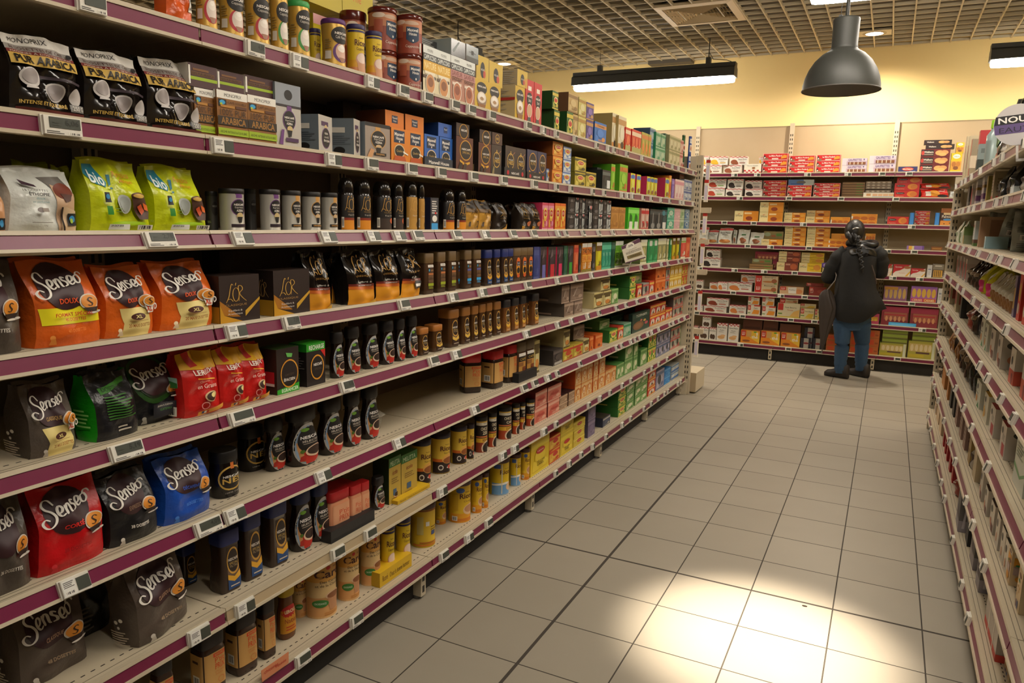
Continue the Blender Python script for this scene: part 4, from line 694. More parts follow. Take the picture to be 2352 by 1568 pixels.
def dk(key, c, dd): tea(key, '2a2422', '4a3c3c', '3a2a30', dd, 'r .3 0 .8 .42 %s;p 6a5a5c .2 .6 .5 .95 .6 .7' % c, c, H=.2, W=.05)
dk('dk_li', '6a68a8', 'tall dark tea box with lilac label'); dk('dk_rd', 'c02a34', 'tall dark tea box with red label'); dk('dk_pk', 'd02c5c', 'tall dark tea box with pink label'); dk('dk_gn', '3a9a34', 'tall dark tea box with green label')
tea('indigo', '3a4480', '4a548c', '323c74', 'plain indigo tea box', '', '2f386c', H=.2, W=.05)
tea('coral', 'd0643c', 'c03c28', 'd8784c', 'coral tall tea box', '', 'b8502c', H=.2, W=.05)
tea('the', 'd8881c', 'e8e4d8', 'd8881c', 'orange tall tea box headed by a white band', 'r 0 .88 1 1 e4e0d4;r 0 .62 1 .86 c8701c;T THÉ .1 .66 .9 .84 241c14;r 0 .36 1 .6 e0a03c;T EARL .1 .4 .9 .56 c8681c;T GREY .1 .16 .9 .32 e0b06c;r 0 0 1 .1 8a7a30', 'c87a1c', H=.2, W=.05)
tea('citr', 'c8b81c', '6a5a1c', 'd0c81c', 'yellow and brown tall tea box', 'r 0 .88 1 1 dcd8cc;r 0 .7 1 .86 6a4a1c;r 0 0 1 .16 c8841c', 'a8901c', H=.2, W=.05)
tea('tealt', '2a8a6c', '5ab894', '2f9a78', 'tall teal tea box', 't THE .2 .5 .8 .62 a8d8c0', '1f6a54', H=.2, W=.05)
tea('bottle', '24503c', '3a6a50', '2c5a44', 'tall bottle-green tea box', '', '1c4030', H=.2, W=.05)
tea('vert', '7ab42c', 'e0e4d4', '8ac03c', 'lime tall tea box headed by a white band', 'r 0 .88 1 1 e0e4d4;T VERT .06 .36 .94 .56 24401a;r 0 .64 1 .84 5a9424;T MENTHE .06 .16 .94 .28 34541c', '5a8a1c', H=.2, W=.05)
tea('emer', '1f8a4c', '4aa86c', '1a7a42', 'tall emerald tea box', 'r .3 .72 .8 .94 d0d4c8', '147a3c', H=.2, W=.05)
tea('mix', '8a8a5c', 'd8d8b4', 'b0a868', 'tall olive and white tea box', 'r 0 .9 1 1 dcdccc', '6a7a44', H=.2, W=.05)
tea('rwt', 'c84438', 'd8dcc0', 'd05c4c', 'tall red tea box headed by a pale band', 'r 0 .82 1 1 d0d4b8;r 0 .76 1 .84 8aa84c', 'b8342c', H=.2, W=.05)
tea('crm', 'c8b878', '5a4a24', 'd8cc94', 'cream tea carton', 'r .15 .6 .85 .78 5a4a24;e .5 .3 .3 .14 c8843c', 'b8a878', 'c8b888')
tea('crm2', 'b8a034', 'b83a24', 'd8c85c', 'warm yellow tea carton', 'e .5 .56 .28 .2 b84424', 'a89030')
tea('wrp', '7a6454', 'a8907c', '8a7464', 'film-wrapped brown tea carton', 'p b8a898 .2 .3 .5 .8 .54 .78 .26 .3', '4a4038', '6a5c50')
tea('wrpd', '3a3230', '5a504c', '4a403c', 'film-wrapped dark tea carton', 'r .1 .04 .9 .2 a8a49c', '2c2624')
tea('orc', 'd0601c', 'e08a4c', 'd8742c', 'plain orange tea carton', 'e .5 .2 .2 .1 8a3c14', 'c8501c')
tea('gtc', '4a8a34', 'c8bc4c', 'd0c868', 'green tea carton', LIP, '2a6424', '3a7a2c')
tea('gtl', '8ab06c', '5a8a44', 'c8d0a8', 'pale green tea carton', 'e .5 .5 .28 .2 d8d8b0', '4a7a3c', '5a9a4c')
tea('rtc', 'c8412c', 'e0b04c', 'd8a89a', 'red tea carton with white figures', 'e .3 .4 .12 .2 e0d8c8;e .7 .4 .12 .2 e0d8c8;e .5 .3 .1 .1 2a1c14', 'b82c1c')
tea('ytc', 'd0a434', 'e0c86c', 'd8b85c', 'golden tea carton with white figures', 'e .3 .4 .12 .2 e0d8c8;e .7 .4 .12 .2 e0d8c8', 'b8842c')
tea('gyc', '9a9a8c', 'b85a54', 'b8b8a8', 'grey and pink tea carton', 'e .5 .5 .2 .26 3a3a34;r 0 0 1 .1 c86a64', '5a504c')
tea('lil', '9a94a8', '5a6a8a', 'b8b4c0', 'lilac tea carton', 'e .4 .5 .2 .26 3a3c44', '8a84a0')
tea('pkc', 'd07a64', 'e0a890', 'c85c4c', 'salmon pink infusion carton', 't infusion .2 .4 .8 .6 a83c34', '6a1c1c', '7a2420')
tea('brn', '9a7a5c', 'c8a888', 'a88a6c', 'brown two-tone infusion carton', '', '4a2c20', '3a1c1c')
tea('orp', 'd8944c', 'e0b87c', 'e0c090', 'peach tea carton', 'o .5 .6 .26 .2 .2 c8642c', 'c8501c', 'c8703c')
tea('blu', '2a7ac0', '5aa0d8', '3a8ad0', 'blue sugar carton', '', '1f64a8')
tea('whb', 'b8bcb8', '4a7ab0', 'c8d0d4', 'white and blue sweetener carton', 'r 0 .1 1 .3 3a6ab0', '8a9aa8')
tea('topham', '1c3a30', '2a4a3c', '24443a', 'dark green carton lettered in white with round biscuits', 't TOPHAM .2 .76 .8 .9 dcdcd0;e .35 .32 .3 .22 7a5434;e .35 .32 .2 .14 8a6444;e .7 .5 .08 .06 c8a04c;e .5 .56 .06 .05 c86a5c;e .8 .34 .1 .08 b8545c', '142a24')
tea('ylab', 'd8b81c', 'e0c83c', 'e0c434', 'large upright yellow tea box', 'e .5 .64 .24 .09 b82c24;t Lipton .34 .61 .66 .67 ece0c8;t YELLOW .3 .3 .74 .37 4a3a14;t LABEL .34 .22 .7 .29 4a3a14', 'c8a41c', 'd8b82c', W=.12, H=.19, D=.08)
tea('ylab2', 'd0b434', 'e0c83c', 'e0c434', 'upright yellow tea box with red badge', 'e .5 .6 .24 .1 b82c24;t YELLOW .3 .3 .74 .38 4a3a14;t LABEL .34 .2 .7 .28 4a3a14', 'c0a02c', 'd8b82c', W=.08, H=.15, D=.07)
tea('yred', 'd8a43c', 'c8401c', 'e0b84c', 'yellow and red low tea box', 'e .55 .6 .24 .16 b82c24;p c8401c 0 .9 .4 1 0 1', 'c8741c', 'b83c1c', W=.08, H=.06)
tea('yled', 'd0b438', 'e0cc5c', 'd8c04c', 'low yellow tea box', 'e .5 .6 .2 .2 b82c24;t Lipton .36 .54 .64 .66 ece0c8', 'b89a24', 'c8b02c', W=.08, H=.06)
tea('pgy', '6a5c78', '8a7c94', '7a6c88', 'grey-purple infusion carton', '', '4a4458', '5a5068')
tea('nvy', '3a4258', 'a8a498', '4a5268', 'dark navy infusion carton', '', '262a3c', '3a3428')
# biscuits
def bis(key, W, H, D, base, ops, desc, **k): box(key, W, H, D, base, ops, desc, 'biscuit box', 'biscuit_box', **k)
def gingham(v0, v1, c='b83a3c', n=8):
    s = 'r 0 %g 1 %g e6dcd4' % (v0, v1); m = (v0 + v1) / 2
    for i in range(n): s += ';r %g %g %g %g %s' % (i / n, v0 if i % 2 else m, (i + 1) / n, m if i % 2 else v1, c)
    return s
def bm(key, cookie, strip, desc, W=.17, H=.1): bis(key, W, H, .1, 'dad6cc', gingham(.86, 1) + ';e .25 .36 .19 .28 %s;e .36 .22 .14 .16 %s;t Bonne_Maman .5 .6 .95 .76 2a2826;t Galettes .58 .42 .82 .5 5a5854;r .56 .22 .88 .3 %s' % (cookie, cookie, strip), desc, side='d0c8bc', top='c86a68')
bm('bm_lem', 'd8a82c', 'c8a034', 'white gingham-topped biscuit box with lemon cake'); bm('bm_cho', '8a4a2c', '7a3c24', 'white gingham-topped biscuit box with brown cakes'); bm('bm_str', 'a83c24', '6a9a3c', 'white gingham-topped biscuit box with strawberry tarts'); bm('bm_dk', '2a1f1a', '2a1f1a', 'white gingham-topped biscuit box with dark cakes')
bm('bm_rnd', '8a3a24', 'b8502c', 'long white gingham-topped biscuit box with round tarts', .2, .09); bm('bm_cka', 'c87a3c', 'a83c24', 'white gingham-topped cake box with red fruit', .19, .1)
bis('bm_tall', .09, .17, .08, 'dcd8ce', gingham(.88, 1, n=6) + ';t Bonne_Maman .1 .72 .9 .82 2a2826;t Petits .3 .58 .7 .65 5a5854;e .45 .2 .34 .1 c89a64;e .62 .3 .24 .06 d0a470;l .2 .48 .7 .56 2 a8a49c', 'tall white gingham-topped biscuit box with finger biscuits', side='d0c8bc', top='c86a68')
bis('bm_up', .08, .12, .07, 'dcd8ce', gingham(.88, 1, n=6) + ';t Bonne_Maman .1 .7 .9 .8 2a2826;e .34 .28 .22 .2 4a3424;e .64 .26 .22 .2 4a3424', 'upright white gingham-topped biscuit box with heart biscuits', side='d0c8bc', top='c86a68')
bis('bm_lid', .14, .1, .1, 'e0dac8', gingham(0, .36) + ';t Bonne_Maman .2 .76 .8 .86 5a5854;e .56 .56 .1 .1 8a5a2c', 'white gingham box fallen open on its back', side='c89a94')
bis('mp', .2, .05, .1, 'c81f22', 'r .0 .0 .02 1 e0a49c;r 0 .95 1 1 e0a49c;r .98 0 1 1 e0a49c;r 0 0 1 .05 e0a49c;T La_Mère_Poulard .24 .5 .76 .76 ece4d8 .04;r .36 .08 .62 .3 e0c0b4;p d8902c .72 .14 .96 .3 .96 .7 .84 .78 .74 .5;e .06 .4 .04 .34 2c1c1a;e .07 .3 .03 .2 e0d8cc;e .14 .2 .08 .16 8a6a4c', 'red low biscuit box with golden biscuit', side='a81a1c', top='b83c34')
bis('mp_bl', .2, .05, .1, '5a7ab0', 'r .6 0 1 1 b0b8b4;e .5 .5 .18 .3 6a6460;r .1 .1 .6 .3 3a5a9a', 'pale blue low biscuit box on top of red ones', side='8a9ab0')
bis('gauf', .22, .075, .09, 'b8a4b8', 'r .0 .55 1 1 c8bcc8;T GAUFRETTES .24 .6 .78 .92 5c3a78;p 3f2a70 .84 .9 .9 .9 .87 .62;r .24 .1 .94 .46 7a4a2c;r .3 .1 .34 .46 c8b8a0;r .46 .1 .5 .46 c8b8a0;r .62 .1 .66 .46 c8b8a0;r .78 .1 .82 .46 c8b8a0;r .0 0 .18 1 cfc4cc', 'mauve wafer pack', side='8a789a')
bis('mcv_bl', .16, .05, .06, '2a2f64', 'e .5 .55 .3 .3 c8442c;T McVitie\'s .26 .42 .74 .66 e8e0d4;r .6 .0 .9 .2 8a94b8', 'navy biscuit roll pack lying alone')
bis('walk', .2, .075, .1, '6a1c1c', 'r 0 .1 .44 .9 241a18;T Walkers .1 .5 .42 .74 e8e0d0;r .1 .22 .42 .4 8a7a6c;e .06 .5 .05 .3 b83c34;e .64 .5 .15 .34 d0a060;e .8 .55 .14 .3 c8945a;e .74 .3 .14 .24 d8a864', 'dark red biscuit box with round shortbread', side='5a1818', top='3a1414')
bis('walk_n', .2, .05, .1, '2c1c1a', 'T Walkers .1 .36 .36 .66 e8e0d0;e .66 .5 .14 .32 d0a060;e .8 .5 .12 .28 c8945a', 'flat black biscuit box with shortbread', side='4a1818', top='3a1c1a')
bis('delv', .1, .12, .08, 'd8b81c', 'e .5 .82 .34 .12 e4e8d8;t Delacre .26 .77 .74 .87 2a6a4c;r 0 .1 1 .56 c8943c;e .3 .4 .2 .14 a86a2c;e .7 .4 .2 .14 b8782c;e .5 .2 .24 .1 7a4a24', 'bright yellow biscuit pack at the corner', side='b8961c')
bis('mcv', .19, .075, .08, 'c42420', 'e .25 .6 .18 .14 1c1412;t McVitie\'s .12 .55 .38 .66 e8e0d4;e .72 .5 .2 .4 d8882c;e .78 .46 .14 .3 c8742c;t Digestive .08 .12 .4 .24 e8c8a8', 'red biscuit pack with black oval', side='a01c1a', top='a82420')
bis('tray_br', .17, .03, .1, '7a5a34', 'r .02 .4 .98 .7 9a7a4c;r .62 .05 .9 .3 5a8a2c', 'brown flat wafer pack in a stack', side='5a4228')
bis('tray_gy', .18, .035, .1, '8a7a68', 'e .1 .5 .06 .3 b8ac98;e .3 .5 .06 .3 b8ac98;e .5 .5 .06 .3 b8ac98;e .7 .5 .06 .3 b8ac98;e .9 .5 .06 .3 b8ac98', 'grey scalloped biscuit tray in a stack', side='6a5c4c')
bis('tray_wb', .22, .04, .1, 'e0dcd0', 'r .3 .25 .98 .75 d8b08c;r .28 .1 1 .2 8ab8d8;r .1 .3 .24 .8 c89a6c;r .46 .25 .48 .75 e0dcd0;r .62 .25 .64 .75 e0dcd0;r .8 .25 .82 .75 e0dcd0', 'white and blue low biscuit tray', side='c8d0d4')
SM = 'r 0 0 .37 1 d8c890;t StMichel .05 .46 .33 .66 3a2a24;p c8501c .12 .78 .19 .66 .26 .78 .19 .72;%s'
def stm(k, c, ex, desc, H=.06): bis(k, .19, H, .1, c, SM % ex, desc, side='c8b47c', top=c)
stm('sm_o', 'd88a1c', 'e .62 .3 .14 .2 8a3c14;r .42 .66 .72 .86 e8c890;e .86 .4 .1 .3 d89a34', 'orange and cream galette box'); stm('sm_t', 'd0841c', 'e .62 .3 .14 .2 8a3c14;r .42 .7 .72 .86 e8c890', 'tall orange and cream galette box', .075)
stm('sm_d', '7a3420', 'e .8 .5 .16 .36 a8542c;r .42 .66 .64 .84 b8846c', 'maroon and cream galette box'); stm('sm_y', 'd8b41c', 'e .8 .5 .16 .34 c8862c;t Madeleine .42 .6 .68 .76 8a5a14;t Coeur .5 .2 .68 .36 6a4a14', 'yellow and cream cake box')
bis('ogb', .17, .045, .1, 'd88a1c', 'r 0 0 .06 1 ece4d4;r 0 .55 1 1 e09a2c;t PUR_BEURRE .62 .62 .96 .86 c8401c;e .2 .1 .14 .36 b8641c;e .5 .1 .14 .36 b8641c;e .8 .1 .14 .36 b8641c', 'orange butter biscuit tray', side='e0d8c8', top='e09a34')
bis('green_bx', .17, .06, .1, '8a7c4c', 'e .2 .6 .16 .26 9aa884;r .64 .4 .92 .75 5a8a3c;r .4 .3 .6 .5 a85a34', 'olive biscuit box', side='6a6040')
def lu(k, W, H, base, ops, desc): bis(k, W, H, .1, base, 'r .02 .5 .26 .96 b8281c;T LU .07 .6 .21 .86 ece0d4;' + ops, desc, side='b8845c', top='b87a4c')
lu('lu_bas', .17, .075, 'c8b490', 'r .02 0 .3 1 b8281c;T LU .08 .3 .24 .7 ece0d4;t Bastogne .42 .72 .9 .92 3a2c24;e .6 .3 .26 .12 b87a44;e .84 .4 .12 .26 9a5a34;r .84 .04 .96 .16 5a8a3c', 'tan biscuit box with red block')
lu('lu_the', .16, .1, 'd8841c', 'p e0b434 .3 .96 .9 .96 1 .5 1 .05 .5 .4;r .3 .5 .56 .94 c89a5c;T thé .58 .4 .9 .62 ece4d4;r .68 .84 .82 .94 5a9a2c;p e8e0c8 .8 .84 .9 .84 .86 .5;e .3 .18 .2 .08 8a4c1c', 'orange tea biscuit box')
lu('lu_pb', .11, .1, 'dad2c0', 'r .5 .88 1 1 c8341c;t Petit .5 .62 .8 .76 3a2c24;p d88a24 .34 .1 .9 .1 .96 .5 .5 .55;r .04 .16 .24 .24 5a8a2c', 'white square-biscuit box with red block')
lu('lu_big', .17, .15, 'cfc4a0', 'r .02 .55 .24 .98 b8281c;t Petit_Beurre .34 .66 .84 .76 3a2c24;t Format .46 .48 .7 .58 b8442c;p d8ac5c .56 .1 .96 .08 1 .6 .74 .44;r .04 .22 .22 .3 5a8a2c;r 0 0 1 .08 c8b43c', 'large pale butter biscuit box')
lu('lu_yl', .1, .095, 'd8cc9c', 't Petit_Beurre .34 .66 .92 .78 3a2c24;p d8b434 .34 .1 .86 .1 .96 .5 .6 .5;r 0 0 1 .06 c8b43c;r .04 .26 .3 .34 5a8a2c', 'small pale butter biscuit box')
lu('lu_red', .17, .06, '8a2c24', 't LU .1 .3 .26 .7 d8c0b0;e .7 .5 .2 .2 9a4434', 'dull red biscuit box deep on the shelf')
lu('lu_nap', .16, .07, 'c8a47c', 'e .8 .4 .16 .3 c8824c;p d8d4c8 .34 .9 .7 .95 .7 .1 .38 .1;t Pailles .4 .5 .66 .66 3a3c34', 'cream and orange biscuit box with red block')
bis('belg', .07, .11, .08, '23222e', 'r .3 0 .8 1 a8a49c;e .55 .5 .3 .1 b83a34;r .2 .46 1 .54 4a2c34', 'navy and silver biscuit pack', side='1c1b26')
bis('tubes', .16, .075, .1, '8a5c7a', 'r .02 .15 .98 .9 8a6c8c;e .12 .5 .07 .36 c8a45c;e .31 .5 .07 .36 c8a45c;e .5 .5 .07 .36 c8a45c;e .69 .5 .07 .36 c8a45c;e .88 .5 .07 .36 c8a45c;r .02 .75 .6 .95 b8842c', 'mauve window box of finger biscuits', side='b8b0b0')
bis('tubes2', .16, .09, .1, 'a86ab0', 'r .02 .9 .98 1 8a5ca8;e .12 .58 .08 .28 e0b84c;e .31 .58 .08 .28 e0b84c;e .5 .58 .08 .28 e0b84c;e .69 .58 .08 .28 e0b84c;e .88 .58 .08 .28 e0b84c;r .02 .02 .5 .24 b8346c;T CERISES .06 .04 .46 .2 e8c89c;r .5 .02 .98 .24 c8642c;T CARAMEL .54 .04 .94 .2 e8d0a0', 'violet window box of finger biscuits', side='d0ccd0')
bis('tubred', .17, .13, .11, '8a3038', 'r 0 .72 1 1 a0304c;r .1 .3 .95 .7 a8604c;e .2 .36 .05 .14 d89a6c;e .36 .36 .05 .14 d89a6c;e .52 .36 .05 .14 d89a6c;e .68 .36 .05 .14 d89a6c;e .84 .36 .05 .14 d89a6c;r .1 .54 .9 .6 b8343c', 'dark pink window box of finger biscuits', side='9a6c68', top='b03858')
bis('tubgrn', .17, .085, .11, 'a8a03c', 'r .04 .4 .86 .86 c8b06c;e .14 .62 .06 .2 dccca0;e .31 .62 .06 .2 dccca0;e .48 .62 .06 .2 dccca0;e .65 .62 .06 .2 dccca0;e .8 .62 .06 .2 dccca0;r .3 .28 .8 .38 5a3c34;r .04 .06 .6 .24 b8a82c;r .88 0 .98 1 c8ccb0', 'yellow-green window box of finger biscuits', side='b8bc94', top='8aa034')
bis('gblk', .17, .04, .11, '8a9a34', 'r 0 .1 1 .3 5a5024', 'flat olive green box in a stack', side='5a5a24', top='8aa034')
bis('obox', .14, .055, .11, 'b8642c', 'r .1 .2 .5 .8 c84c24;r .6 .3 .9 .5 9a4c24', 'plain orange-brown carton in a stack', side='9a5024', top='b8602c')
bis('kbx', .15, .06, .1, '6a3c24', 'r .1 .2 .9 .4 5a3420', 'dark brown carton deep on the bottom shelf', side='4a2c1c', top='5a3420')
bis('gavt', .13, .14, .06, 'd8d0c4', 'p b8242c 0 1 1 1 .7 .76 .4 .5 .14 .4 0 .2;t Gavottes .1 .72 .5 .86 ece0d4;e .8 .76 .2 .12 a8683c;p d8a83c .7 .0 .84 0 1 .34 1 .5;t Noisette .34 .24 .7 .32 c87a5c', 'red and white wafer box', side='cfc4b8', top='b8443c')
bis('slots', .11, .1, .1, '5a4a3c', 'r .1 .05 .9 .55 c89a3c;r .2 .08 .26 .5 2a1c14;r .36 .08 .42 .5 2a1c14;r .52 .08 .58 .5 2a1c14;r .68 .08 .74 .5 2a1c14;r 0 .6 1 1 8a8478;r .2 .82 .8 .9 d8d4c8', 'brown window carton with dark slots', side='c8c0b4')
bis('lilac_bar', .14, .04, .07, '8a68b0', 'r .1 .1 .42 .95 d8a434;r .3 .1 .42 .95 d8d0a0;r .9 0 1 1 6a4490', 'purple and yellow bar pack lying alone', side='b8b0c8')
bis('brn_bar', .1, .03, .07, '7a4a1c', 'r .1 .3 .9 .7 9a6a2c', 'brown bar pack lying alone', side='5a3414')
bis('palm', .11, .15, .07, 'a8642c', 'r 0 .3 1 .74 3a2018;r .2 .62 .9 .74 d0b88c;t Palmiers .1 .44 .95 .6 ece4d4;e .5 .34 .3 .06 4a8ac0;r 0 0 1 .26 d08a34;e .3 .1 .05 .03 3a2018;e .7 .14 .05 .03 3a2018', 'brown and orange pastry box', side='8a4c24')
bis('blue_tray', .05, .14, .1, '2a74c0', 'p 3a8ad8 0 0 1 0 .7 1 .3 1', 'bright blue display tray side', side='1f5a9a')
bis('sky_sign', .2, .03, .01, '3a9ad0', 'r .02 .1 .98 .9 4aaae0;l .1 .3 .9 .6 2 8acaf0', 'long sky-blue shelf sign strip', side='2a7ab0')
bis('whitebx', .06, .13, .1, 'cfd0d0', 'r .2 .6 .8 .7 8a94a8;l .2 .2 .8 .5 4 a8a8ac', 'plain white carton by the corner', side='c0c0c0')
bis('diet', .12, .12, .06, 'c04a6c', 'r .2 .3 .9 .7 d8a43c;e .4 .4 .12 .12 e0c050;e .7 .4 .12 .12 e0c050', 'pink and yellow biscuit pouch', side='a8384c')
pouch('ckbag', .13, .17, .06, 'd4d6ce:f', 'r 0 .86 1 1 c8504c;t Bonne_Maman .1 .66 .9 .76 3a3836;t Petits .3 .54 .7 .62 5a5854;e .5 .16 .44 .12 b8783c;e .3 .2 .16 .08 a0642c;e .7 .2 .16 .08 c88a4c', 'white biscuit bag with red check top', 31, cat='biscuit bag', obj='biscuit_bag')
pouch('nutbag', .13, .17, .06, 'd0d2ca:f', 'r 0 .86 1 1 cfccc0;r .3 .62 .7 .7 3a7a3c;e .4 .34 .2 .14 8a5434;e .62 .26 .18 .12 9a5c38;e .5 .16 .2 .1 7a482c', 'white biscuit bag with brown biscuits', 32, cat='biscuit bag', obj='biscuit_bag')
pouch('redpk', .2, .09, .07, 'c8281f:f', 'e .5 .5 .2 .36 d8922c;t tekcoP .68 .66 .92 .86 ece0d4;e .8 .2 .2 .16 1c1412;r .16 .2 .36 .7 d8d0c4', 'red biscuit pouch lying on its side', 33, cat='biscuit bag', obj='biscuit_bag')
pouch('whpk', .09, .07, .05, 'cfd4d2:f', 'l .2 .3 .8 .7 3 a8b0b0', 'white crumpled packet at the corner', 34, cat='biscuit bag', obj='biscuit_bag')
# ---------------------------------------------------------------- packs of the opposite rack
def opp(key, W, H, D, base, side, ops, desc, top=None, cat='box', obj='food_box'): box(key, W, H, D, base, ops + ';@r;' + ops, desc, cat, obj, side, top)
opp('o_bei', .05, .2, .14, 'b0a488', 'a89a7c', 'r .1 .3 .9 .8 8a3c34', 'slim beige box')
opp('o_red', .05, .2, .14, 'a83428', '8a7c64', 'r 0 .3 1 .6 c8b8a0', 'slim red box')
opp('o_gry', .08, .2, .14, '8a9494', '7a8888', 'r 0 .7 1 1 b02428;r 0 0 1 .36 24302a;r .1 .5 .6 .6 5a6464', 'grey box with red top and dark foot')
opp('o_str', .08, .17, .14, 'b8b0b0', 'a8a0a4', 'r 0 .6 1 .7 8a6c2c;r 0 .2 1 .4 5a2c5a;r 0 .8 1 1 cfcfcf', 'silver box with purple stripe')
opp('o_olv', .06, .17, .14, '8a7a2c', '7a6c28', 'r .2 .2 .8 .6 a8963c', 'olive gold box')
opp('o_bge', .08, .18, .14, '9a8868', '8a7a5c', 'r .1 .1 .9 .2 a8342c;l .1 .3 .9 .8 5 6a5a40', 'worn beige box with red foot')
opp('o_wht', .12, .12, .2, 'd0d8d8', 'c0ccd0', 'r .1 .74 .24 .84 b83434;r .3 .74 .44 .84 b83434;r 0 .0 1 .12 5a7a3c;r 0 .12 1 .26 6a4a34;l .1 .4 .6 .66 3 9aa4a8', 'white box with red marks and brown foot', 'b8c4c8')
opp('o_pch', .05, .18, .16, 'b89878', 'b08c6c', 'r .3 .1 .7 .9 8a6448', 'leaning slim peach box')
opp('o_gbg', .07, .11, .14, 'c8a060', '9aa480', 'r 0 .5 1 1 7a9a5c', 'green and tan box')
opp('o_lbl', .07, .06, .1, 'a8c8d0', '90b0b8', '', 'pale blue carton')
opp('o_rwh', .035, .17, .14, 'b02a34', 'c8b8b0', 'r 0 .8 1 1 d0c8c0;r 0 .0 1 .12 d0c8c0', 'slim red box with white ends')
opp('o_wgr', .12, .16, .16, 'd2d4c4', 'c4c4b4', 'p 2a7a3c .4 .0 .9 .0 .7 .24;e .3 .76 .16 .1 3a3a34;e .3 .3 .16 .14 c88a4c;r .1 .5 .6 .54 8a8a7c', 'white food carton with green corner', 'cfd0bc')
opp('o_wye', .12, .16, .16, 'd4d0bc', 'c4c0ac', 'r .1 .1 .3 .5 d8a81c;e .3 .76 .16 .1 3a3a34;e .4 .3 .16 .14 c89a4c', 'white food carton with yellow top', 'd0a41c')
opp('o_wrd', .12, .17, .16, 'd4ccc0', 'c4bcb0', 'e .3 .76 .16 .1 3a3a34;r .4 .06 .9 .42 b02434;l .4 .5 .9 .7 4 9a948c', 'white food carton with red top', 'a81c2c')
opp('o_wbr', .12, .17, .16, 'cfc8bc', 'b8b0a4', 'e .3 .74 .2 .12 4a4640;e .3 .3 .16 .14 b87a5c;e .5 .2 .14 .1 a8443c;r .5 .04 .9 .3 6a3c30', 'white food carton with brown top', '3f1c1a')
opp('o_wbk', .1, .17, .16, 'cfc8bc', 'b8b0a4', 'e .3 .7 .2 .12 4a4640;e .4 .28 .18 .14 b88a6c', 'white food carton with black top', '1f1a1c')
opp('o_wco', .12, .18, .16, 'd4ccc0', 'c8c0b4', 'r 0 0 1 .4 c8503c;e .4 .64 .16 .12 3a3a34;r .5 0 .8 .3 8a2424', 'white food carton with coral foot', '4a1c1a')
opp('o_big', .2, .22, .16, 'd4d8cc', 'c4c8bc', 'r .1 .84 .2 .94 b83434;p 7aa874 .0 .3 .6 .2 1 .34 1 .4 .6 .26 0 .38;l .1 .5 .7 .76 5 a0a898', 'large white food carton with green swirl', 'd8dcd0')
opp('o_ora', .1, .2, .16, 'b87a3c', 'a86c34', 'r 0 .8 1 .84 8a4c1c;r 0 .6 1 .62 d89a5c', 'orange brown paper pack')
opp('o_drk', .07, .18, .14, '2c2a28', '242220', 'r .2 .3 .8 .6 4a4640', 'dark box')
opp('o_pbx', .07, .2, .14, '9a7a6c', '8a6c60', 'l .1 .2 .9 .8 6 6a4c44', 'dusty pink paper pack')
opp('o_gol', .1, .16, .16, 'a08244', '967a40', 'r 0 .88 1 1 5a3a34;r .2 .3 .8 .34 6a5424', 'gold paper carton')
opp('o_bgp', .07, .2, .14, 'c0b090', 'b8a888', '', 'plain pale beige paper pack')
opp('o_pat', .07, .24, .07, 'd0b488', 'd4bc94', 'r .1 .86 .9 .98 e0d4bc;e .5 .92 .3 .04 7a4c24;r .1 .6 .9 .84 d8982c;e .7 .68 .24 .06 6a3a1c;e .3 .62 .14 .03 2f7a44;r .1 .34 .8 .56 b09a94;e .5 .22 .3 .1 d8962c', 'cream food carton with orange panel and green dot', 'e0d4bc')
opp('o_pat2', .07, .26, .07, 'd4bc94', 'd8c49c', 'e .5 .72 .3 .05 7a4c24;e .4 .6 .2 .03 2f7a44;e .3 .46 .1 .025 c89a54;e .7 .48 .1 .025 c89a54;e .5 .38 .1 .025 c89a54;e .3 .3 .1 .025 c89a54;r .55 .04 .7 .2 3a5a9a;r .3 .04 .45 .2 5a3a6a', 'cream patterned food carton with brown dot', 'e0d4bc')
opp('o_rdb', .04, .2, .14, 'b02428', '9a1c22', 'r .2 .5 .8 .6 d8a098', 'slim bright red box')
opp('o_nvy', .04, .18, .14, '2a3a84', '243478', '', 'slim blue box')
opp('o_crm', .05, .2, .14, 'd0b898', 'c8b090', '', 'slim cream box')
opp('o_blk', .06, .24, .14, '1f1f22', '1a1a1c', 'r .3 .2 .4 .9 4a4c50', 'tall glossy black box')
opp('o_ppl', .05, .22, .14, '6a5c7c', '5a4c6c', 'r .2 .2 .8 .7 c8a044', 'purple and gold box')
opp('o_ryl', .06, .24, .14, 'c83424', 'b82c20', 'e .5 .6 .3 .2 d8b034;e .4 .25 .3 .12 d8c8b0', 'red and yellow box')
opp('o_bg2', .03, .17, .12, 'b0a888', 'a09070', 'r 0 0 1 .4 8a5c34;r 0 .6 1 .9 cfcab8', 'slim beige pouch box')
opp('o_wrap', .16, .22, .14, '55504c', '5a5654', 'r 0 0 1 .3 8a848a;p b0aab0 .1 .1 .2 .9 .24 .9 .18 .1;r .3 .3 .8 .6 4a3a44', 'film-wrapped dark pack on the bottom shelf', '2a2628')
opp('o_gls', .28, .2, .1, 'a8a098', 'a09890', 'r 0 0 1 .1 c8463c;r .3 0 .34 1 d8d0c4;r .7 0 .74 1 d8d0c4;p 6a645c .1 .6 .2 .7 .22 .68 .14 .56;p 6a645c .5 .4 .6 .5 .62 .48 .54 .36', 'grey film pack with red clips on the bottom shelf', 'b8b0a8')
opp('o_can', .08, .1, .08, '5a5854', '4a4844', 'r 0 .1 1 .3 7a7670', 'small grey canister pack')
opp('o_dish', .1, .08, .1, 'cfd8dc', 'c4d0d4', 'r 0 .3 1 .36 9aa8ac', 'white pedestal-shaped pack')
def opk(key, W, H, D, base, side, ops, desc, seed, **k): pouch(key, W, H, D, base, ops, desc, seed, side, cat='food bag', obj='food_bag', **k)
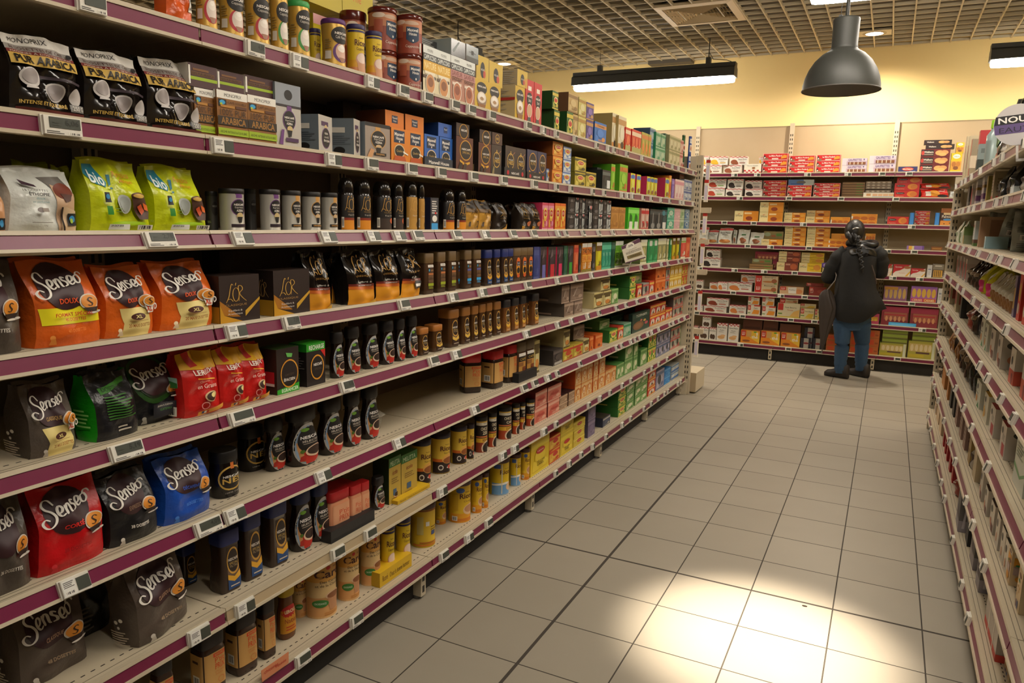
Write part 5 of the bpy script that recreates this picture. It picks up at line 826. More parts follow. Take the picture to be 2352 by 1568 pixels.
opk('p_grn', .2, .32, .14, '1c1e1c:g', '1c1e1c:g', 'r .1 .5 .9 .7 1f5a34;r .2 .74 .8 .8 9a2c34;e .5 .36 .3 .1 1f6a3a;r .2 .05 .8 .16 a8705c', 'tall black and green bag with twisted top', 41, wr=1.3, pinch=.55, seal=.1)
opk('p_sil', .16, .2, .1, 'a0988c:g', '8c857a:g', 'p 4a3c34 .2 .1 .6 .1 .7 .5 .3 .6', 'crumpled silver bag', 42, wr=1.3)
opk('p_gry', .17, .25, .1, '9aa098:f', '8a9088:f', 'b .3 .3 .7 .44;l .2 .5 .8 .66 4 5a605c;l .2 .1 .8 .24 3 6a706c;e .5 .74 .2 .06 6a706c', 'grey bag with barcode', 43, wr=1.3)
opk('p_gwt', .08, .2, .08, 'cfd4c4:f', '9ab080:f', 'r .2 .3 .8 .5 8a9a7c', 'pale green and white bag', 44)
opk('p_blk', .16, .27, .1, '1b1a1b:g', '161516:g', 'r .2 .3 .8 .5 3a3836;r .3 .7 .7 .74 8a7a4c', 'glossy black bag', 45, wr=1.3)
opk('p_yel', .07, .24, .14, 'c8c41c:f', 'b8b416:f', 'r .1 .05 .9 .42 c02c64;e .5 .6 .3 .1 7a6a1c', 'yellow bag with magenta foot', 46, wr=1.3)
opk('p_bgw', .05, .19, .1, 'cfcab4:f', 'b8a888:f', 'r 0 0 1 .4 8a6034', 'pale bag with brown foot', 47)
opk('p_dkm', .08, .2, .12, '3a2c24:g', '2c221c:g', 'r .2 .5 .8 .64 9a8468;r .2 .1 .8 .3 5a3c2c', 'dark brown glossy bag', 48, wr=1.3)
opk('p_amb', .12, .2, .1, '7a4a1c:g', '3a261c:g', 'r .1 .0 .5 .8 a8702c', 'amber and brown glossy bag', 49, wr=1.3)
opk('p_red', .1, .2, .12, '8a3428:f', '5a3a34:f', 'l .2 .3 .8 .8 5 cfc0b0', 'dark red and grey bag', 50, wr=1.3)
loft_pack('o_bot', .07, .26, .07, 2, [(0, .95), (.03, 1), (.7, 1), (.8, .5), (.84, .42)], [(.84, .52), (.86, .55), (.99, .55), (1, .5)], '8a9a98:g', '8ac020', 'r .1 .2 .9 .6 7a8684', 'clear grey bottle with lime green cap', 'bottle', 'bottle')
# ================================================================ what stands on every shelf, read from the photograph
# tier | design  near-edge-px  far-edge-px  top-px  options (s setback, n copies, k layers, b base-px, d depth, t tilt, y yaw, o roll)
COFFEE = '''
0 orange_pouch 385 447 -60
0 g_red 449 501 -78
0 g_red 503 562 -44
0 g_red 563 620 -28
0 g_green 621 664 -22
0 g_green 662 713 -4
0 ybox 722 792 42 s.3
0 ybox 712 858 -70 s.3 b40 n2
0 ric_cap 712 738 62 s.13
0 g_purp 738 795 36
0 ric_cap 796 839 50
0 ric_cap 839 878 66
0 mx_tin 782 842 17 s.2
0 mx_tin 846 911 108 s.09 y-30
0 mx_tin 846 911 7 s.09 b107 y-34
0 mx_tin 911 967 117 s.03 y-48
0 mx_tin 911 969 25 s.03 b116 y-66
0 cap_nat 971 1034 112 n2
0 cap_sav 1035 1090 135 n2
0 gry_lie 962 1020 92 s.1 b112
0 blk_lie 1036 1067 92 b131
0 sil_lie 1069 1097 104 b147
0 gnb 1091 1149 187 n2
0 gnb_l 1093 1121 128 s.05 b184
0 gnb_l 1121 1153 143 s.05 b190
0 gnb 1183 1204 198 d.22
0 gnb_l 1186 1209 160 b197 d.22
0 red31 1205 1243 186 n2
0 tg 1271 1284 252 d.2
0 tg 1301 1315 256 d.16
0 tbe 1315 1326 262
0 tye 1326 1345 268
0 tpu 1346 1361 276
0 tg 1266 1280 208 b251 d.2
0 tbe 1303 1325 213 b260 d.16
0 tye 1326 1344 224 b267
0 tpu 1345 1361 235 b275
0 tbl 1365 1391 281
0 wood 1404 1416 259 s.06 d.2
0 wood 1418 1436 266 s.04 d.2
0 rrd 1435 1447 292
0 rrd 1450 1471 298 n3
0 yg 1472 1494 305 n3
0 bgy 1490 1503 293 k2 s.05
0 agr 1504 1526 305 k2 n2
0 dgn 1524 1534 306 k2 s.06
0 bei 1535 1560 312 k2 n3
0 pnk 1560 1567 320 k2
0 greencan 1556 1579 307 k2 n2 s.12
0 bluecan 1580 1595 312 k2 n2 s.06
1 pur 31 192 72
1 pur 202 337 108
1 pur 346 461 126
1 mono_sol 450 501 204 s.04
1 mono_sol 502 571 211 s.03
1 mono_sol 572 636 222 s.03
1 mono_lie 440 505 150 s.04 b203
1 mono_lie 507 566 166 s.04 b210
1 mono_lie 569 632 178 s.04 b221
1 azera_bx 635 693 193
1 azera_inv 720 766 264 y14
1 azera_inv 800 829 272 y20
1 azera_orig 840 896 283
1 mw_o 898 973 298 n2
1 mw_ol 884 928 255 b292 s.05
1 mw_ol 931 973 265 b299 s.05
1 mw_b 975 1039 312 n2 s.045
1 mw_bl 1005 1037 283 b315 s.045
1 mx_tray 975 1040 362 s.02
1 kbrown 790 830 232 s.3
1 kbrown 835 885 242 s.3
1 spec_bx 1047 1086 314
1 spec_bl 1047 1077 283 b312
1 spec_bx 1099 1127 328
1 spec_bl 1101 1127 298 b326
1 nes_bx 1128 1151 332
1 nes_bxl 1129 1152 304 b331
1 nes_bx 1159 1206 337 n2 s.045
1 nes_tray 1158 1207 386 s.02
1 spec_nv 1210 1254 346 n2 s.045
1 nes_tray 1210 1254 396 s.02
1 lo 1268 1290 325 k3 d.24
1 lb 1254 1267 387 s.05
1 lb 1291 1310 336 k3
1 ly 1319 1344 361 k2
1 ly 1345 1368 395
1 bgl 1370 1379 384 s.08
1 bgl 1382 1401 390
1 lime 1402 1411 376
1 lime 1421 1440 377 d.18
1 ylp 1447 1457 397
1 ylp 1461 1470 400
1 ylp 1484 1508 406 n3 d.2
1 ylp 1526 1535 408 d.2
1 oar 1535 1540 402
1 ppl 1541 1547 410
1 wpk 1549 1569 412 n3
1 pnk 1558 1568 396 s.1 b412
1 flor 1570 1587 412 k2 n2
2 peach -70 25 400
2 eth 30 184 378
2 bio_dk 70 150 368 s.3
2 bio_dk 158 198 378 s.12
2 bio 216 355 360
2 bio 362 484 376
2 azera_d 474 502 438 s.1
2 azera_p 505 563 431
2 azera_d 564 590 432 s.14
2 azera_p 598 645 433
2 azera_o 648 692 436
2 azera_o 694 737 439
2 azera_o 738 776 441
2 lorj 777 811 406
2 lorj 812 849 409
2 lorj_e 856 896 414
2 lorj_e 897 924 417
2 lorj_g 926 956 414
2 lorj_g 957 974 420
2 blue_wh 988 1007 453
2 lorj 1009 1041 432
2 lorj 1042 1068 434
2 lor_gold 1071 1131 456 n2
2 lor_dark 1126 1143 462 s.06
2 lor_dark 1142 1167 464
2 lor_dark 1170 1195 466 s.16
2 lor_spice 1197 1243 465 n2
2 lpk 1244 1271 465 n2
2 lrd 1273 1298 466 n2
2 btk 1302 1319 452 k2
2 bsp 1320 1327 453 k2
2 btk 1328 1335 454 k2
2 bsp 1336 1341 455 k2
2 btk 1342 1359 456 k2
2 bsp 1352 1358 472 s.02
2 btk 1360 1373 457 k2
2 bsp 1374 1382 458 k2
2 btk 1383 1392 459 k2
2 bsp 1393 1401 460 k2
2 kraft 1403 1435 475 n2
2 lim2 1441 1466 476 n2
2 rdw 1471 1489 478 n2
2 spn 1491 1518 480 n2
2 cup 1518 1530 481
2 teal 1531 1547 476 k2
2 ros 1547 1560 478 k2
2 sage 1560 1570 479 k2
2 slate 1570 1582 480 k2
3 s_plain -95 64 590
3 s_doux 92 243 588
3 s_xl 252 363 605
3 s_xl 378 499 596
3 kbrown 508 540 575 s.34
3 lor_bx 506 598 630
3 lor_bx 628 713 618
3 lor_bag 715 766 572
3 lor_bag 768 800 580 s.1
3 lor_bag 806 866 572
3 lor_bag 869 924 570
3 lor_fold 925 969 568
3 mono_g 978 997 581
3 mono_g 1007 1024 578
3 mono_g 1033 1048 576
3 mono_b 1049 1061 577 s.05
3 mono_b 1069 1083 574
3 mono_b 1090 1105 573
3 spec_b 1116 1131 573
3 spec_b 1137 1149 572
3 spec_b 1155 1167 571
3 spec_b 1167 1179 570
3 mw_jar 1181 1224 568 n3
3 indigo 1225 1237 566
3 dk_li 1240 1254 566
3 dk_rd 1258 1275 566
3 dk_pk 1277 1292 566
3 bottle 1294 1301 564
3 dk_gn 1302 1315 564
3 coral 1317 1327 562
3 btk 1328 1333 563
3 the 1335 1357 558 n2
3 btk 1358 1366 560
3 citr 1368 1380 556
3 tealt 1381 1402 556 n3
3 bottle 1403 1411 556
3 vert 1412 1429 553 n2
3 mix 1470 1484 550
3 emer 1486 1509 549 n2
3 mix 1509 1528 547 n2
3 mix 1529 1534 548
3 emer 1536 1541 548
3 citr 1543 1549 547
3 citr 1553 1558 546
3 bottle 1558 1562 546
3 rwt 1563 1573 545
3 coral 1574 1583 545
4 s_xlgrey 82 188 875
4 s_back 226 330 848 y6
4 s_green 308 425 812 s.07
4 leroux 432 515 800
4 leroux 514 573 792
4 leroux 566 621 785
4 rech_inv 636 688 797
4 rech 704 748 786
4 sel 756 788 764
4 sel 788 825 752
4 sel 828 867 745
4 sel 868 903 738
4 sel 903 929 733
4 sel 929 957 727
4 spec_s 967 986 752
4 spec_s 998 1018 745
4 spec_t 1034 1056 710
4 spec_t 1064 1081 705
4 spec_t 1086 1099 702
4 spec_t 1103 1116 698
4 spec_t 1119 1131 695
4 spec_t 1137 1151 692
4 spec_k 1159 1173 688
4 spec_k 1179 1192 684
4 spec_k 1197 1208 680
4 spec_k 1208 1216 679 s.06
4 spec_k 1225 1238 674
4 wrpd 1240 1264 690 s.25
4 wrp 1295 1317 694 d.2
4 wrp 1318 1337 690
4 wrp 1288 1306 655 b693 d.2
4 wrp 1308 1338 650 b689
4 crm 1363 1384 671 d.2
4 crm 1385 1403 667
4 crm 1378 1399 638 b667 d.18
4 gtl 1404 1419 663
4 gtl 1424 1440 640 s.3 k2
4 gtc 1444 1459 632 k2 d.24
4 rtc 1462 1473 653
4 gtl 1448 1472 627 b651 s.08
4 gyc 1475 1490 650
4 rtc 1491 1501 645
4 orc 1504 1527 611 k2 n2
4 gyc 1528 1536 613 k2
4 ytc 1537 1564 608 k2 n3
4 crm2 1565 1583 606 k2 n2
5 s_plain -40 84 1142
5 s_corse 98 251 1104
5 s_exp 262 373 1078
5 s_blue 387 493 1040
5 nes_tin 483 546 1040
5 nes_tin 548 606 985 s.16
5 sel 606 652 965 s.1
5 sel 652 725 942
5 sel 727 783 920
5 sel 786 826 905
5 sel 826 867 888
5 ptit_r 1086 1108 812 s.1 y-42
5 ptit_r 1137 1158 805
5 ptit_r 1171 1191 792
5 chic_jar 1191 1208 786 s.04
5 chic_jar 1210 1227 780 s.04
5 blk_tray2 1191 1233 850 s.02
5 crm 1226 1238 782
5 crm 1240 1256 772 s.25
5 wrpd 1269 1292 802 d.18
5 crm2 1293 1338 793 n2
5 crm 1339 1352 778
5 crm 1293 1307 758 b795 s.06 d.2
5 wrp 1316 1340 748 b786 s.1
5 orc 1354 1362 772
5 orc 1367 1383 767
5 gtc 1399 1417 756 d.18
5 rtc 1418 1431 749
5 agr 1432 1448 742
5 gtl 1376 1398 735 b761 s.12
5 dgn 1402 1432 722 s.25 k2
5 topham 1451 1491 716 d.03
5 rtc 1492 1527 697 k2 n3
5 rtc 1528 1543 708 n2
5 gyc 1544 1567 680 k2 n2
5 gtc 1568 1579 695
6 s_clas 58 213 1362 s.1
6 s_dark 170 262 1310 s.2
6 s_clas 320 448 1276 o-4 y8
6 spec_b 425 456 1250 s.2
6 spec_b 514 558 1214
6 spec_b 569 607 1176
6 spec_b 627 666 1148
6 sel_deca 664 714 1128
6 sel_deca 709 754 1110
6 ptit_s 764 808 1124 s.045
6 ptit_s 809 833 1113 s.045
6 ptit_s 833 851 1105 s.045
6 ptit_s 752 788 1117 s.12
6 ptit_s 786 812 1107 s.12
6 blk_tray 760 861 1194 s.02
6 sel_s 851 881 1100
6 sel_s 881 911 1090
6 eco 893 921 1048 s.06
6 eco 922 958 1038 s.06
6 eco 888 918 1028 s.16
6 yel_tray 913 988 1130 s.03
6 ric_noir 946 989 1018
6 ric_noir 988 1033 1003
6 ric_noir 1034 1071 986
6 ric_noir 1070 1088 978
6 chic_rev 1089 1118 962
6 chic 1119 1139 952
6 chic 1140 1173 942
6 chic 1174 1192 932
6 chic 1192 1205 928 s.07
6 chic 1205 1226 922
6 pkc 1227 1255 897 k2 d.2
6 pkc 1257 1287 884 k2 d.2
6 brn 1284 1303 907 k2
6 brn 1305 1319 898 k2
6 orp 1320 1333 845 k2 d.2
6 orp 1334 1359 838 k2 n2
6 orp 1361 1372 830 k2
6 orp 1374 1388 822 k2
6 orp 1390 1414 846 n2
6 gtl 1415 1432 835 n2
6 gtl 1433 1452 790 k2
6 gtl 1454 1463 786 k2
6 dgn 1405 1430 785 s.25 k2
6 gtl 1470 1485 802
6 gtc 1487 1505 766 k2 n2
6 lil 1507 1537 762 k2 n3
6 gyc 1539 1560 751 k2 n2
6 gtl 1561 1571 747 k2
7 ptit_k 372 408 1500 s.05
7 ptit_k 474 525 1448
7 ptit_k 552 597 1404
7 ptit_k 611 637 1374
7 ler_jar 636 678 1344 s.08
7 caro 672 705 1318 s.14
7 caro 702 773 1288
7 caro 774 825 1256
7 caro 826 873 1222
7 ric_cap 873 907 1212 s.05
7 ric_cap 908 943 1196 s.05
7 yel_tray 872 946 1292 s.03
7 ric_back 943 999 1168
7 ric_or 998 1024 1148 s.14
7 ric_or 1028 1080 1115
7 ric_or 1080 1106 1098
7 ric_or 1104 1121 1090
7 ric_blue 1122 1168 1064
7 ric_blue 1168 1195 1050
7 ric_or 1193 1215 1036
7 ylab 1218 1260 1005 d.1
7 yred 1261 1285 1000 k2
7 ylab2 1286 1315 945 k2
7 yled 1316 1342 965 k3
7 pgy 1349 1366 926 k2
7 dgn 1376 1398 915 s.3 k2
7 nvy 1384 1401 956 d.14
7 gtc 1418 1436 888 k3 d.2
7 gtl 1437 1455 880 k3
7 gtl 1457 1485 863 k3 n2
7 rtc 1487 1504 850 k3
7 lil 1506 1524 850
7 blu 1525 1538 846 k2
7 whb 1541 1560 836 k2 n2
7 whb 1561 1578 824 k2 n2
'''
BISCUIT = '''
0 bm_cho 1613 1657 379
0 bm_lem 1612 1626 358 b376
0 bm_lem 1628 1670 359 b376
0 bm_cho 1674 1715 359 b378
0 bm_cho 1662 1705 379 y-14
0 bm_lid 1708 1748 376
0 bm_lem 1741 1752 360 b374 s.1
0 mp 1750 1807 352 k3
0 mp 1811 1869 357 k3
0 mp 1873 1928 355 k3
0 gauf 1932 1990 363 k2
0 gauf 1994 2056 357 k2
0 mcv_bl 2062 2107 382
0 walk 2111 2178 342 k3
0 walk_n 2120 2186 331 b341
0 walk_n 2115 2179 321 b331
0 delv 2181 2206 351
0 delv 2190 2208 327 b350
1 bm_str 1622 1664 431
1 bm_dk 1666 1704 433
1 bm_dk 1710 1750 434
1 bm_str 1624 1666 411 b430
1 bm_dk 1669 1705 411 b432
1 bm_dk 1709 1748 414 s.08 b433
1 mp 1751 1805 414 s.1 k3
1 mp 1807 1863 425 k2
1 mp_bl 1808 1867 412 b424
1 mp 1867 1928 420 k3
1 tray_br 1932 1985 418 s.1 k6
1 tray_gy 1986 2045 416 s.08 k4 b440
1 tray_wb 1982 2054 442
1 mcv 2052 2110 420 k2
1 mcv 2056 2114 406 s.1 b419
1 redpk 2114 2178 432
1 redpk 2112 2180 420 b432 s.05
1 whpk 2180 2197 438
2 sm_t 1686 1741 484
2 sm_t 1743 1797 464 s.02 k2
2 sm_o 1800 1849 488 s.04 k2
2 sm_o 1851 1905 483 b500 s.12
2 sm_o 1850 1905 497
2 ogb 1907 1952 498
2 ogb 1954 2014 491 k2
2 mcv 2037 2086 497
2 blue_tray 2088 2098 488
2 mp 2099 2134 484 s.1 k3
2 blue_tray 2146 2156 488
2 palm 2158 2190 478
3 ckbag 1604 1625 520
3 ckbag 1624 1648 527 s.08
3 ckbag 1649 1680 522
3 nutbag 1682 1690 527 s.06
3 nutbag 1692 1719 526
3 nutbag 1720 1751 533
3 green_bx 1752 1798 531 s.08 b549
3 sm_o 1748 1797 549
3 sm_o 1800 1849 520 k4
3 sm_o 1851 1904 521 k4
3 ogb 1907 1945 536 s.1
3 ogb 1902 1950 548 k2
3 ogb 1985 2008 536 k3
4 bm_dk 1610 1654 591
4 bm_dk 1620 1652 572 b590
4 green_bx 1726 1772 594 s.06 b608
4 tray_br 1720 1775 606 k2
4 tubred 1732 1786 578 s.14 k2
4 sm_d 1783 1832 602
4 sm_d 1786 1836 577 b601 s.05 k2
4 sm_y 1834 1886 604
4 sm_y 1838 1890 580 b603 s.08 k2
4 sm_y 1888 1906 606
3 lilac_bar 2082 2122 564
3 brn_bar 2138 2164 566
5 bm_up 1598 1614 643
5 bm_cka 1629 1668 649 s.06
5 bm_cka 1648 1670 647 s.02
5 bm_cka 1671 1726 648
5 bm_cka 1700 1734 630 b647 s.1
5 lu_bas 1732 1785 633 k2
5 lu_nap 1790 1845 658
5 lu_red 1857 1896 659 k1
5 lu_red 1850 1890 650 s.1 b658
4 gavt 2030 2048 606
4 gavt 2050 2090 607
4 gavt 2091 2124 616
4 slots 2140 2166 606
4 whitebx 2128 2139 608
6 bm_rnd 1594 1614 700
6 bm_rnd 1616 1668 702
6 bm_rnd 1622 1672 684 b701
6 bm_cka 1674 1713 701
6 lu_pb 1716 1745 700
6 lu_pb 1749 1780 703
6 lu_pb 1716 1742 681 b699 s.06
6 lu_pb 1748 1776 682 b702 s.06
6 lu_big 1784 1836 696
6 lu_bas 1788 1830 686 b695 s.05
6 lu_yl 1837 1869 708
6 lu_yl 1870 1890 710
6 lu_yl 1836 1872 697 b707 s.08
6 diet 1992 2018 720
5 tubes 2028 2082 657
5 tubes2 2090 2150 658
5 whitebx 2152 2162 662
7 bm_up 1592 1602 748
7 bm_up 1605 1626 750
7 bm_up 1628 1644 752 s.04
7 bm_up 1611 1630 726 b749
7 bm_tall 1645 1669 742
7 bm_tall 1671 1695 744
7 lu_the 1700 1744 758
7 lu_the 1746 1790 760
7 lu_the 1792 1836 764
7 kbx 1704 1748 734 s.16 k2
7 kbx 1750 1784 736 s.16 k2
7 kbx 1788 1836 744 s.12 k2
7 belg 1838 1860 776
7 belg 1866 1886 777
7 belg 1845 1868 752 s.1 k2
7 obox 1896 1930 768 k3
7 obox 1950 1980 762 k3
7 obox 1992 2016 758 k3
7 tubgrn 2018 2080 788
7 tubgrn 2083 2146 784
7 gblk 2022 2080 758 s.04 b787 k3
7 gblk 2090 2150 763 s.04 b783 k2
6 tubred 2022 2084 704
6 tubred 2088 2152 708
6 sky_sign 2040 2104 741 s.01
'''
OPPOSITE = '''
0 o_bei 2209 .06 328
0 o_bei 2216 .06 326
0 o_red 2223 .06 331
0 o_gry 2241 .09 312
0 o_bot 2258 .07 290
0 p_grn 2293 .22 240
0 p_sil 2306 .14 300 s.02
0 p_grn 2352 .2 216
1 o_can 2222 .1 430
1 o_rwh 2229 .05 424
1 o_str 2240 .09 412
1 o_str 2255 .09 408
1 o_olv 2264 .06 407
1 o_bge 2278 .08 397
1 p_blk 2296 .14 378
1 p_blk 2318 .14 368
1 o_dish 2326 .1 427
1 p_blk 2345 .12 350 s.1
1 p_sil 2352 .1 375
2 p_gwt 2197 .09 507
2 p_gwt 2206 .08 506
2 o_gbg 2212 .06 520
2 o_wht 2236 .13 507
2 o_pch 2246 .06 498
2 o_lbl 2262 .07 542
2 p_gry 2268 .1 482 y80 s.1
2 p_gry 2296 .12 484 y70 o12 s.1
2 p_gry 2332 .12 486 y75 s.1
3 o_rwh 2196 .05 584
3 o_rwh 2203 .05 586
3 o_rwh 2210 .05 588
3 o_rwh 2216 .05 592
3 p_dkm 2224 .07 594
3 p_dkm 2232 .07 598
3 p_dkm 2240 .06 600
3 p_yel 2252 .08 592
3 p_yel 2268 .08 596
3 p_bgw 2276 .05 618
3 p_bgw 2284 .05 622
3 p_bgw 2292 .05 626
3 p_bgw 2300 .05 630
3 p_bgw 2308 .05 634
3 p_bgw 2316 .05 638
3 o_ppl 2327 .06 628
3 o_ryl 2338 .06 622
3 o_ryl 2352 .06 620
4 o_bei 2180 .12 648
4 o_bei 2194 .12 652
4 o_drk 2205 .08 668
4 p_red 2224 .12 684
4 p_dkm 2234 .08 692
4 p_blk 2250 .1 690
4 o_wgr 2256 .13 726
4 o_wgr 2264 .11 738
4 o_wbr 2279 .13 750
4 o_wbr 2295 .12 764
4 o_wco 2324 .1 792
4 o_wco 2352 .1 800
5 p_amb 2184 .2 738
5 p_amb 2196 .12 748
5 p_dkm 2206 .12 758
5 p_dkm 2217 .12 768
5 p_blk 2226 .1 780
5 p_blk 2236 .1 800
5 o_wgr 2247 .16 868
5 o_wye 2264 .14 896
5 o_wrd 2279 .14 924
5 o_wrd 2303 .12 962
5 o_big 2346 .2 980
6 p_dkm 2150 .2 802
6 o_ora 2168 .28 830
6 o_ora 2176 .14 842
6 o_drk 2182 .1 860
6 o_drk 2189 .1 872
6 o_pbx 2196 .12 882
6 o_pbx 2206 .12 898
6 o_pbx 2214 .1 918
6 o_gol 2226 .12 950
6 p_sil 2232 .08 980
6 o_bgp 2238 .12 1018
6 o_wbr 2253 .1 1064
6 o_wbr 2264 .1 1106
6 o_wbr 2278 .1 1140
6 o_wbk 2290 .09 1165
6 o_wbk 2301 .08 1194
6 o_wbk 2309 .07 1222
6 o_pat 2316 .07 1238
6 o_pat2 2338 .07 1262
7 o_nvy 2142 .12 900
7 o_crm 2147 .16 915
7 o_crm 2154 .2 930
7 o_crm 2160 .2 950
7 o_rdb 2166 .07 965
7 o_rdb 2170 .07 980
7 o_rdb 2174 .07 1000
7 o_rdb 2180 .07 1020
7 o_rdb 2186 .07 1040
7 p_red 2194 .12 1060
7 o_wrap 2200 .16 1095 s.01
7 o_blk 2210 .12 1100 s.16
7 o_blk 2221 .12 1130
7 o_wrap 2234 .16 1170
7 o_wrap 2246 .1 1220
7 o_gls 2284 .3 1270
7 o_pat2 2316 .1 1500 s.06
'''
RACKS = [('coffee', COFFEE, LZ), ('biscuit', BISCUIT, BZ), ('opposite', OPPOSITE, RZ)]
SHELF = ['top', 'second', 'third', 'fourth', 'fifth', 'sixth', 'seventh', 'bottom']
ITEMS = []
ROUND = ('canister', 'coffee_tin', 'cocoa_tin', 'chicory_jar', 'coffee_jar')
for rack, txt, zs in RACKS:
    for row in txt.strip().split('\n'):
        a = row.split(); T_ = int(a[0]); key = a[1]; x0, x1, top = float(a[2]), float(a[3]), float(a[4])
        op = {w[0]: float(w[1:]) for w in a[5:]}
        n, k, s = int(op.get('n', 1)), int(op.get('k', 1)), op.get('s', {'coffee': (.03, .03, .03, .018, .028, .055, .06, .06)[T_] - (.03 if T_ in (5, 6) and 'pod' in DES[key]['obj'] else 0), 'biscuit': .04, 'opposite': .034}[rack])
        D = DES[key]; dep = op.get('d', D['D']); z = zs[T_] - .0025
        if rack == 'coffee': X = LX - s; ax, base = (0, 1, 0), (X, 0, z)
        elif rack == 'opposite': X = RX + s; ax, base = (0, 1, 0), (X, 0, z)
        else: X = BY + s; ax, base = (1, 0, 0), (0, X, z)
        c = 1 if rack != 'biscuit' else 0
        hit = on_y if rack == 'biscuit' else on_x
        if rack == 'opposite':
            near = min(line_at(x0, base, ax)[1], 6.66 - x1); p0, p1 = near, near + x1; mid = x0
        else:
            p0, p1 = line_at(x0, base, ax)[c], line_at(x1, base, ax)[c]; mid = (x0 + x1) / 2
            if rack == 'coffee' and D['obj'] in ROUND and key[:4] not in ('spec', 'mono', 'mw_j', 'ptit', 'chic_j'[:4] if key == 'chic_jar' else '-'):
                a_, b_ = Vector((p0, X)), Vector((p1, X)); a_.normalize(); b_.normalize()
                bis_ = (a_ + b_).normalized(); sh = math.sqrt(max(0, 1 - bis_.dot(a_) ** 2)); t_ = X / (bis_.y + sh)
                r_ = t_ * sh; cw = abs(bis_.y); qr = D['D'] / D['W']; wd = r_ / math.sqrt(cw * cw + qr * qr * (1 - cw * cw)); p0, p1 = bis_.x * t_ - wd, bis_.x * t_ + wd
        if rack == 'coffee': p0, p1 = min(p0, 6.82), min(p1, 6.866)
        if 'b' in op: z = hit(mid, op['b'], X).z
        ztop = hit(mid, top, X).z
        if T_ > 0: ztop = min(ztop, zs[T_ - 1] - .036)
        h = (ztop - z) / k
        w = (p1 - p0) / n
        for i in range(n):
            for j in range(k):
                ITEMS.append(dict(rack=rack, t=T_, key=key, p=p0 + w * (i + .5), w=w, z=z + j * h, h=h, X=X, d=dep, op=op, k=(j, k)))
for q in ITEMS:
    if 'b' in q['op'] and q['k'][0] == 0:
        under = [r for r in ITEMS if r is not q and r['rack'] == q['rack'] and r['t'] == q['t'] and abs(r['p'] - q['p']) < (r['w'] + q['w']) * .4 and abs(r['z'] + r['h'] - q['z']) < .035 and abs(r['X'] - q['X']) < .2]
        if under:
            zt = max(r['z'] + r['h'] for r in under); q['h'] += (q['z'] - zt) / max(1, int(q['op'].get('k', 1))); dz = zt - q['z']; q['z'] = zt
            q['shift'] = True
cnt, seen = {}, {}
ITEMS.sort(key=lambda q: (q['rack'], q['t'], q['p'] if q['rack'] != 'opposite' else -q['p'], q['z']))
for q in ITEMS: cnt[q['rack'], q['t'], DES[q['key']]['desc']] = cnt.get((q['rack'], q['t'], DES[q['key']]['desc']), 0) + 1
FROM = {'coffee': 'from near end', 'biscuit': 'from window side', 'opposite': 'from far end'}
FROM['biscuit'] = 'from aisle corner'
def rack_turn(d, q):
    if q['rack'] == 'coffee' and d['obj'] in ('canister', 'coffee_tin', 'cocoa_tin', 'chicory_jar', 'coffee_jar'): return -4 if d['D'] != d['W'] else -18
for q in ITEMS:
    d = DES[q['key']]; key = (q['rack'], q['t'], d['desc']); seen[key] = i = seen.get(key, 0) + 1
    where = '%s %s shelf' % (SHELF[q['t']], q['rack'])
    if cnt[key] == 1: lab = '%s, alone of its kind on the %s' % (d['desc'], where)
    else: lab = '%s, %s of its kind %s, %s' % (d['desc'], ORD[i - 1], FROM[q['rack']], where)
    if len(lab.split()) > 16: lab = lab.replace(' of its kind', '').replace(', alone', ',').replace(', on the', ' on the')
    if len(lab.split()) > 16: print('LONG', len(lab.split()), lab)
    w, h, dep, op = q['w'] * .985 if q['w'] < .2 else q['w'] - .003, (q['h'] - .0015) / (1 + d.get('seal', 0)), q['d'], q['op']
    key_ = q['key']
    if d['obj'] in ('canister', 'coffee_jar', 'coffee_tin', 'cocoa_tin', 'chicory_jar'): dep = d['D'] * w / d['W']
    if rack_turn(d, q) and 'y' not in op: op = dict(op, y=rack_turn(d, q))
    if d['obj'] in ('coffee_pod_bag',): dep = d['D']
    grp = ('%s, %s' % (d['desc'], where)) if cnt[key] > 1 else None
    if q['rack'] == 'coffee': loc, rz = (q['X'] - dep / 2, q['p'], q['z']), PI / 2
    elif q['rack'] == 'opposite': loc, rz = (q['X'] + dep / 2, q['p'], q['z']), -PI / 2
    else: loc, rz = (q['p'], q['X'] + dep / 2, q['z']), 0
    R_ = math.radians
    jit = (rnd.random() - .5) * .05 if 'y' not in op and d['obj'] not in ('display_tray', 'coffee_pod_bag') and w < .2 else 0
    if 'o' in op: loc = (loc[0], loc[1], loc[2] + w / 2 * abs(math.sin(R_(op['o']))))
    place(key_, loc, rz, (w, h, dep), lab, grp, tilt=R_(op.get('t', 0)), roll=R_(op.get('o', 0)), yaw=R_(op.get('y', 0)) + jit)
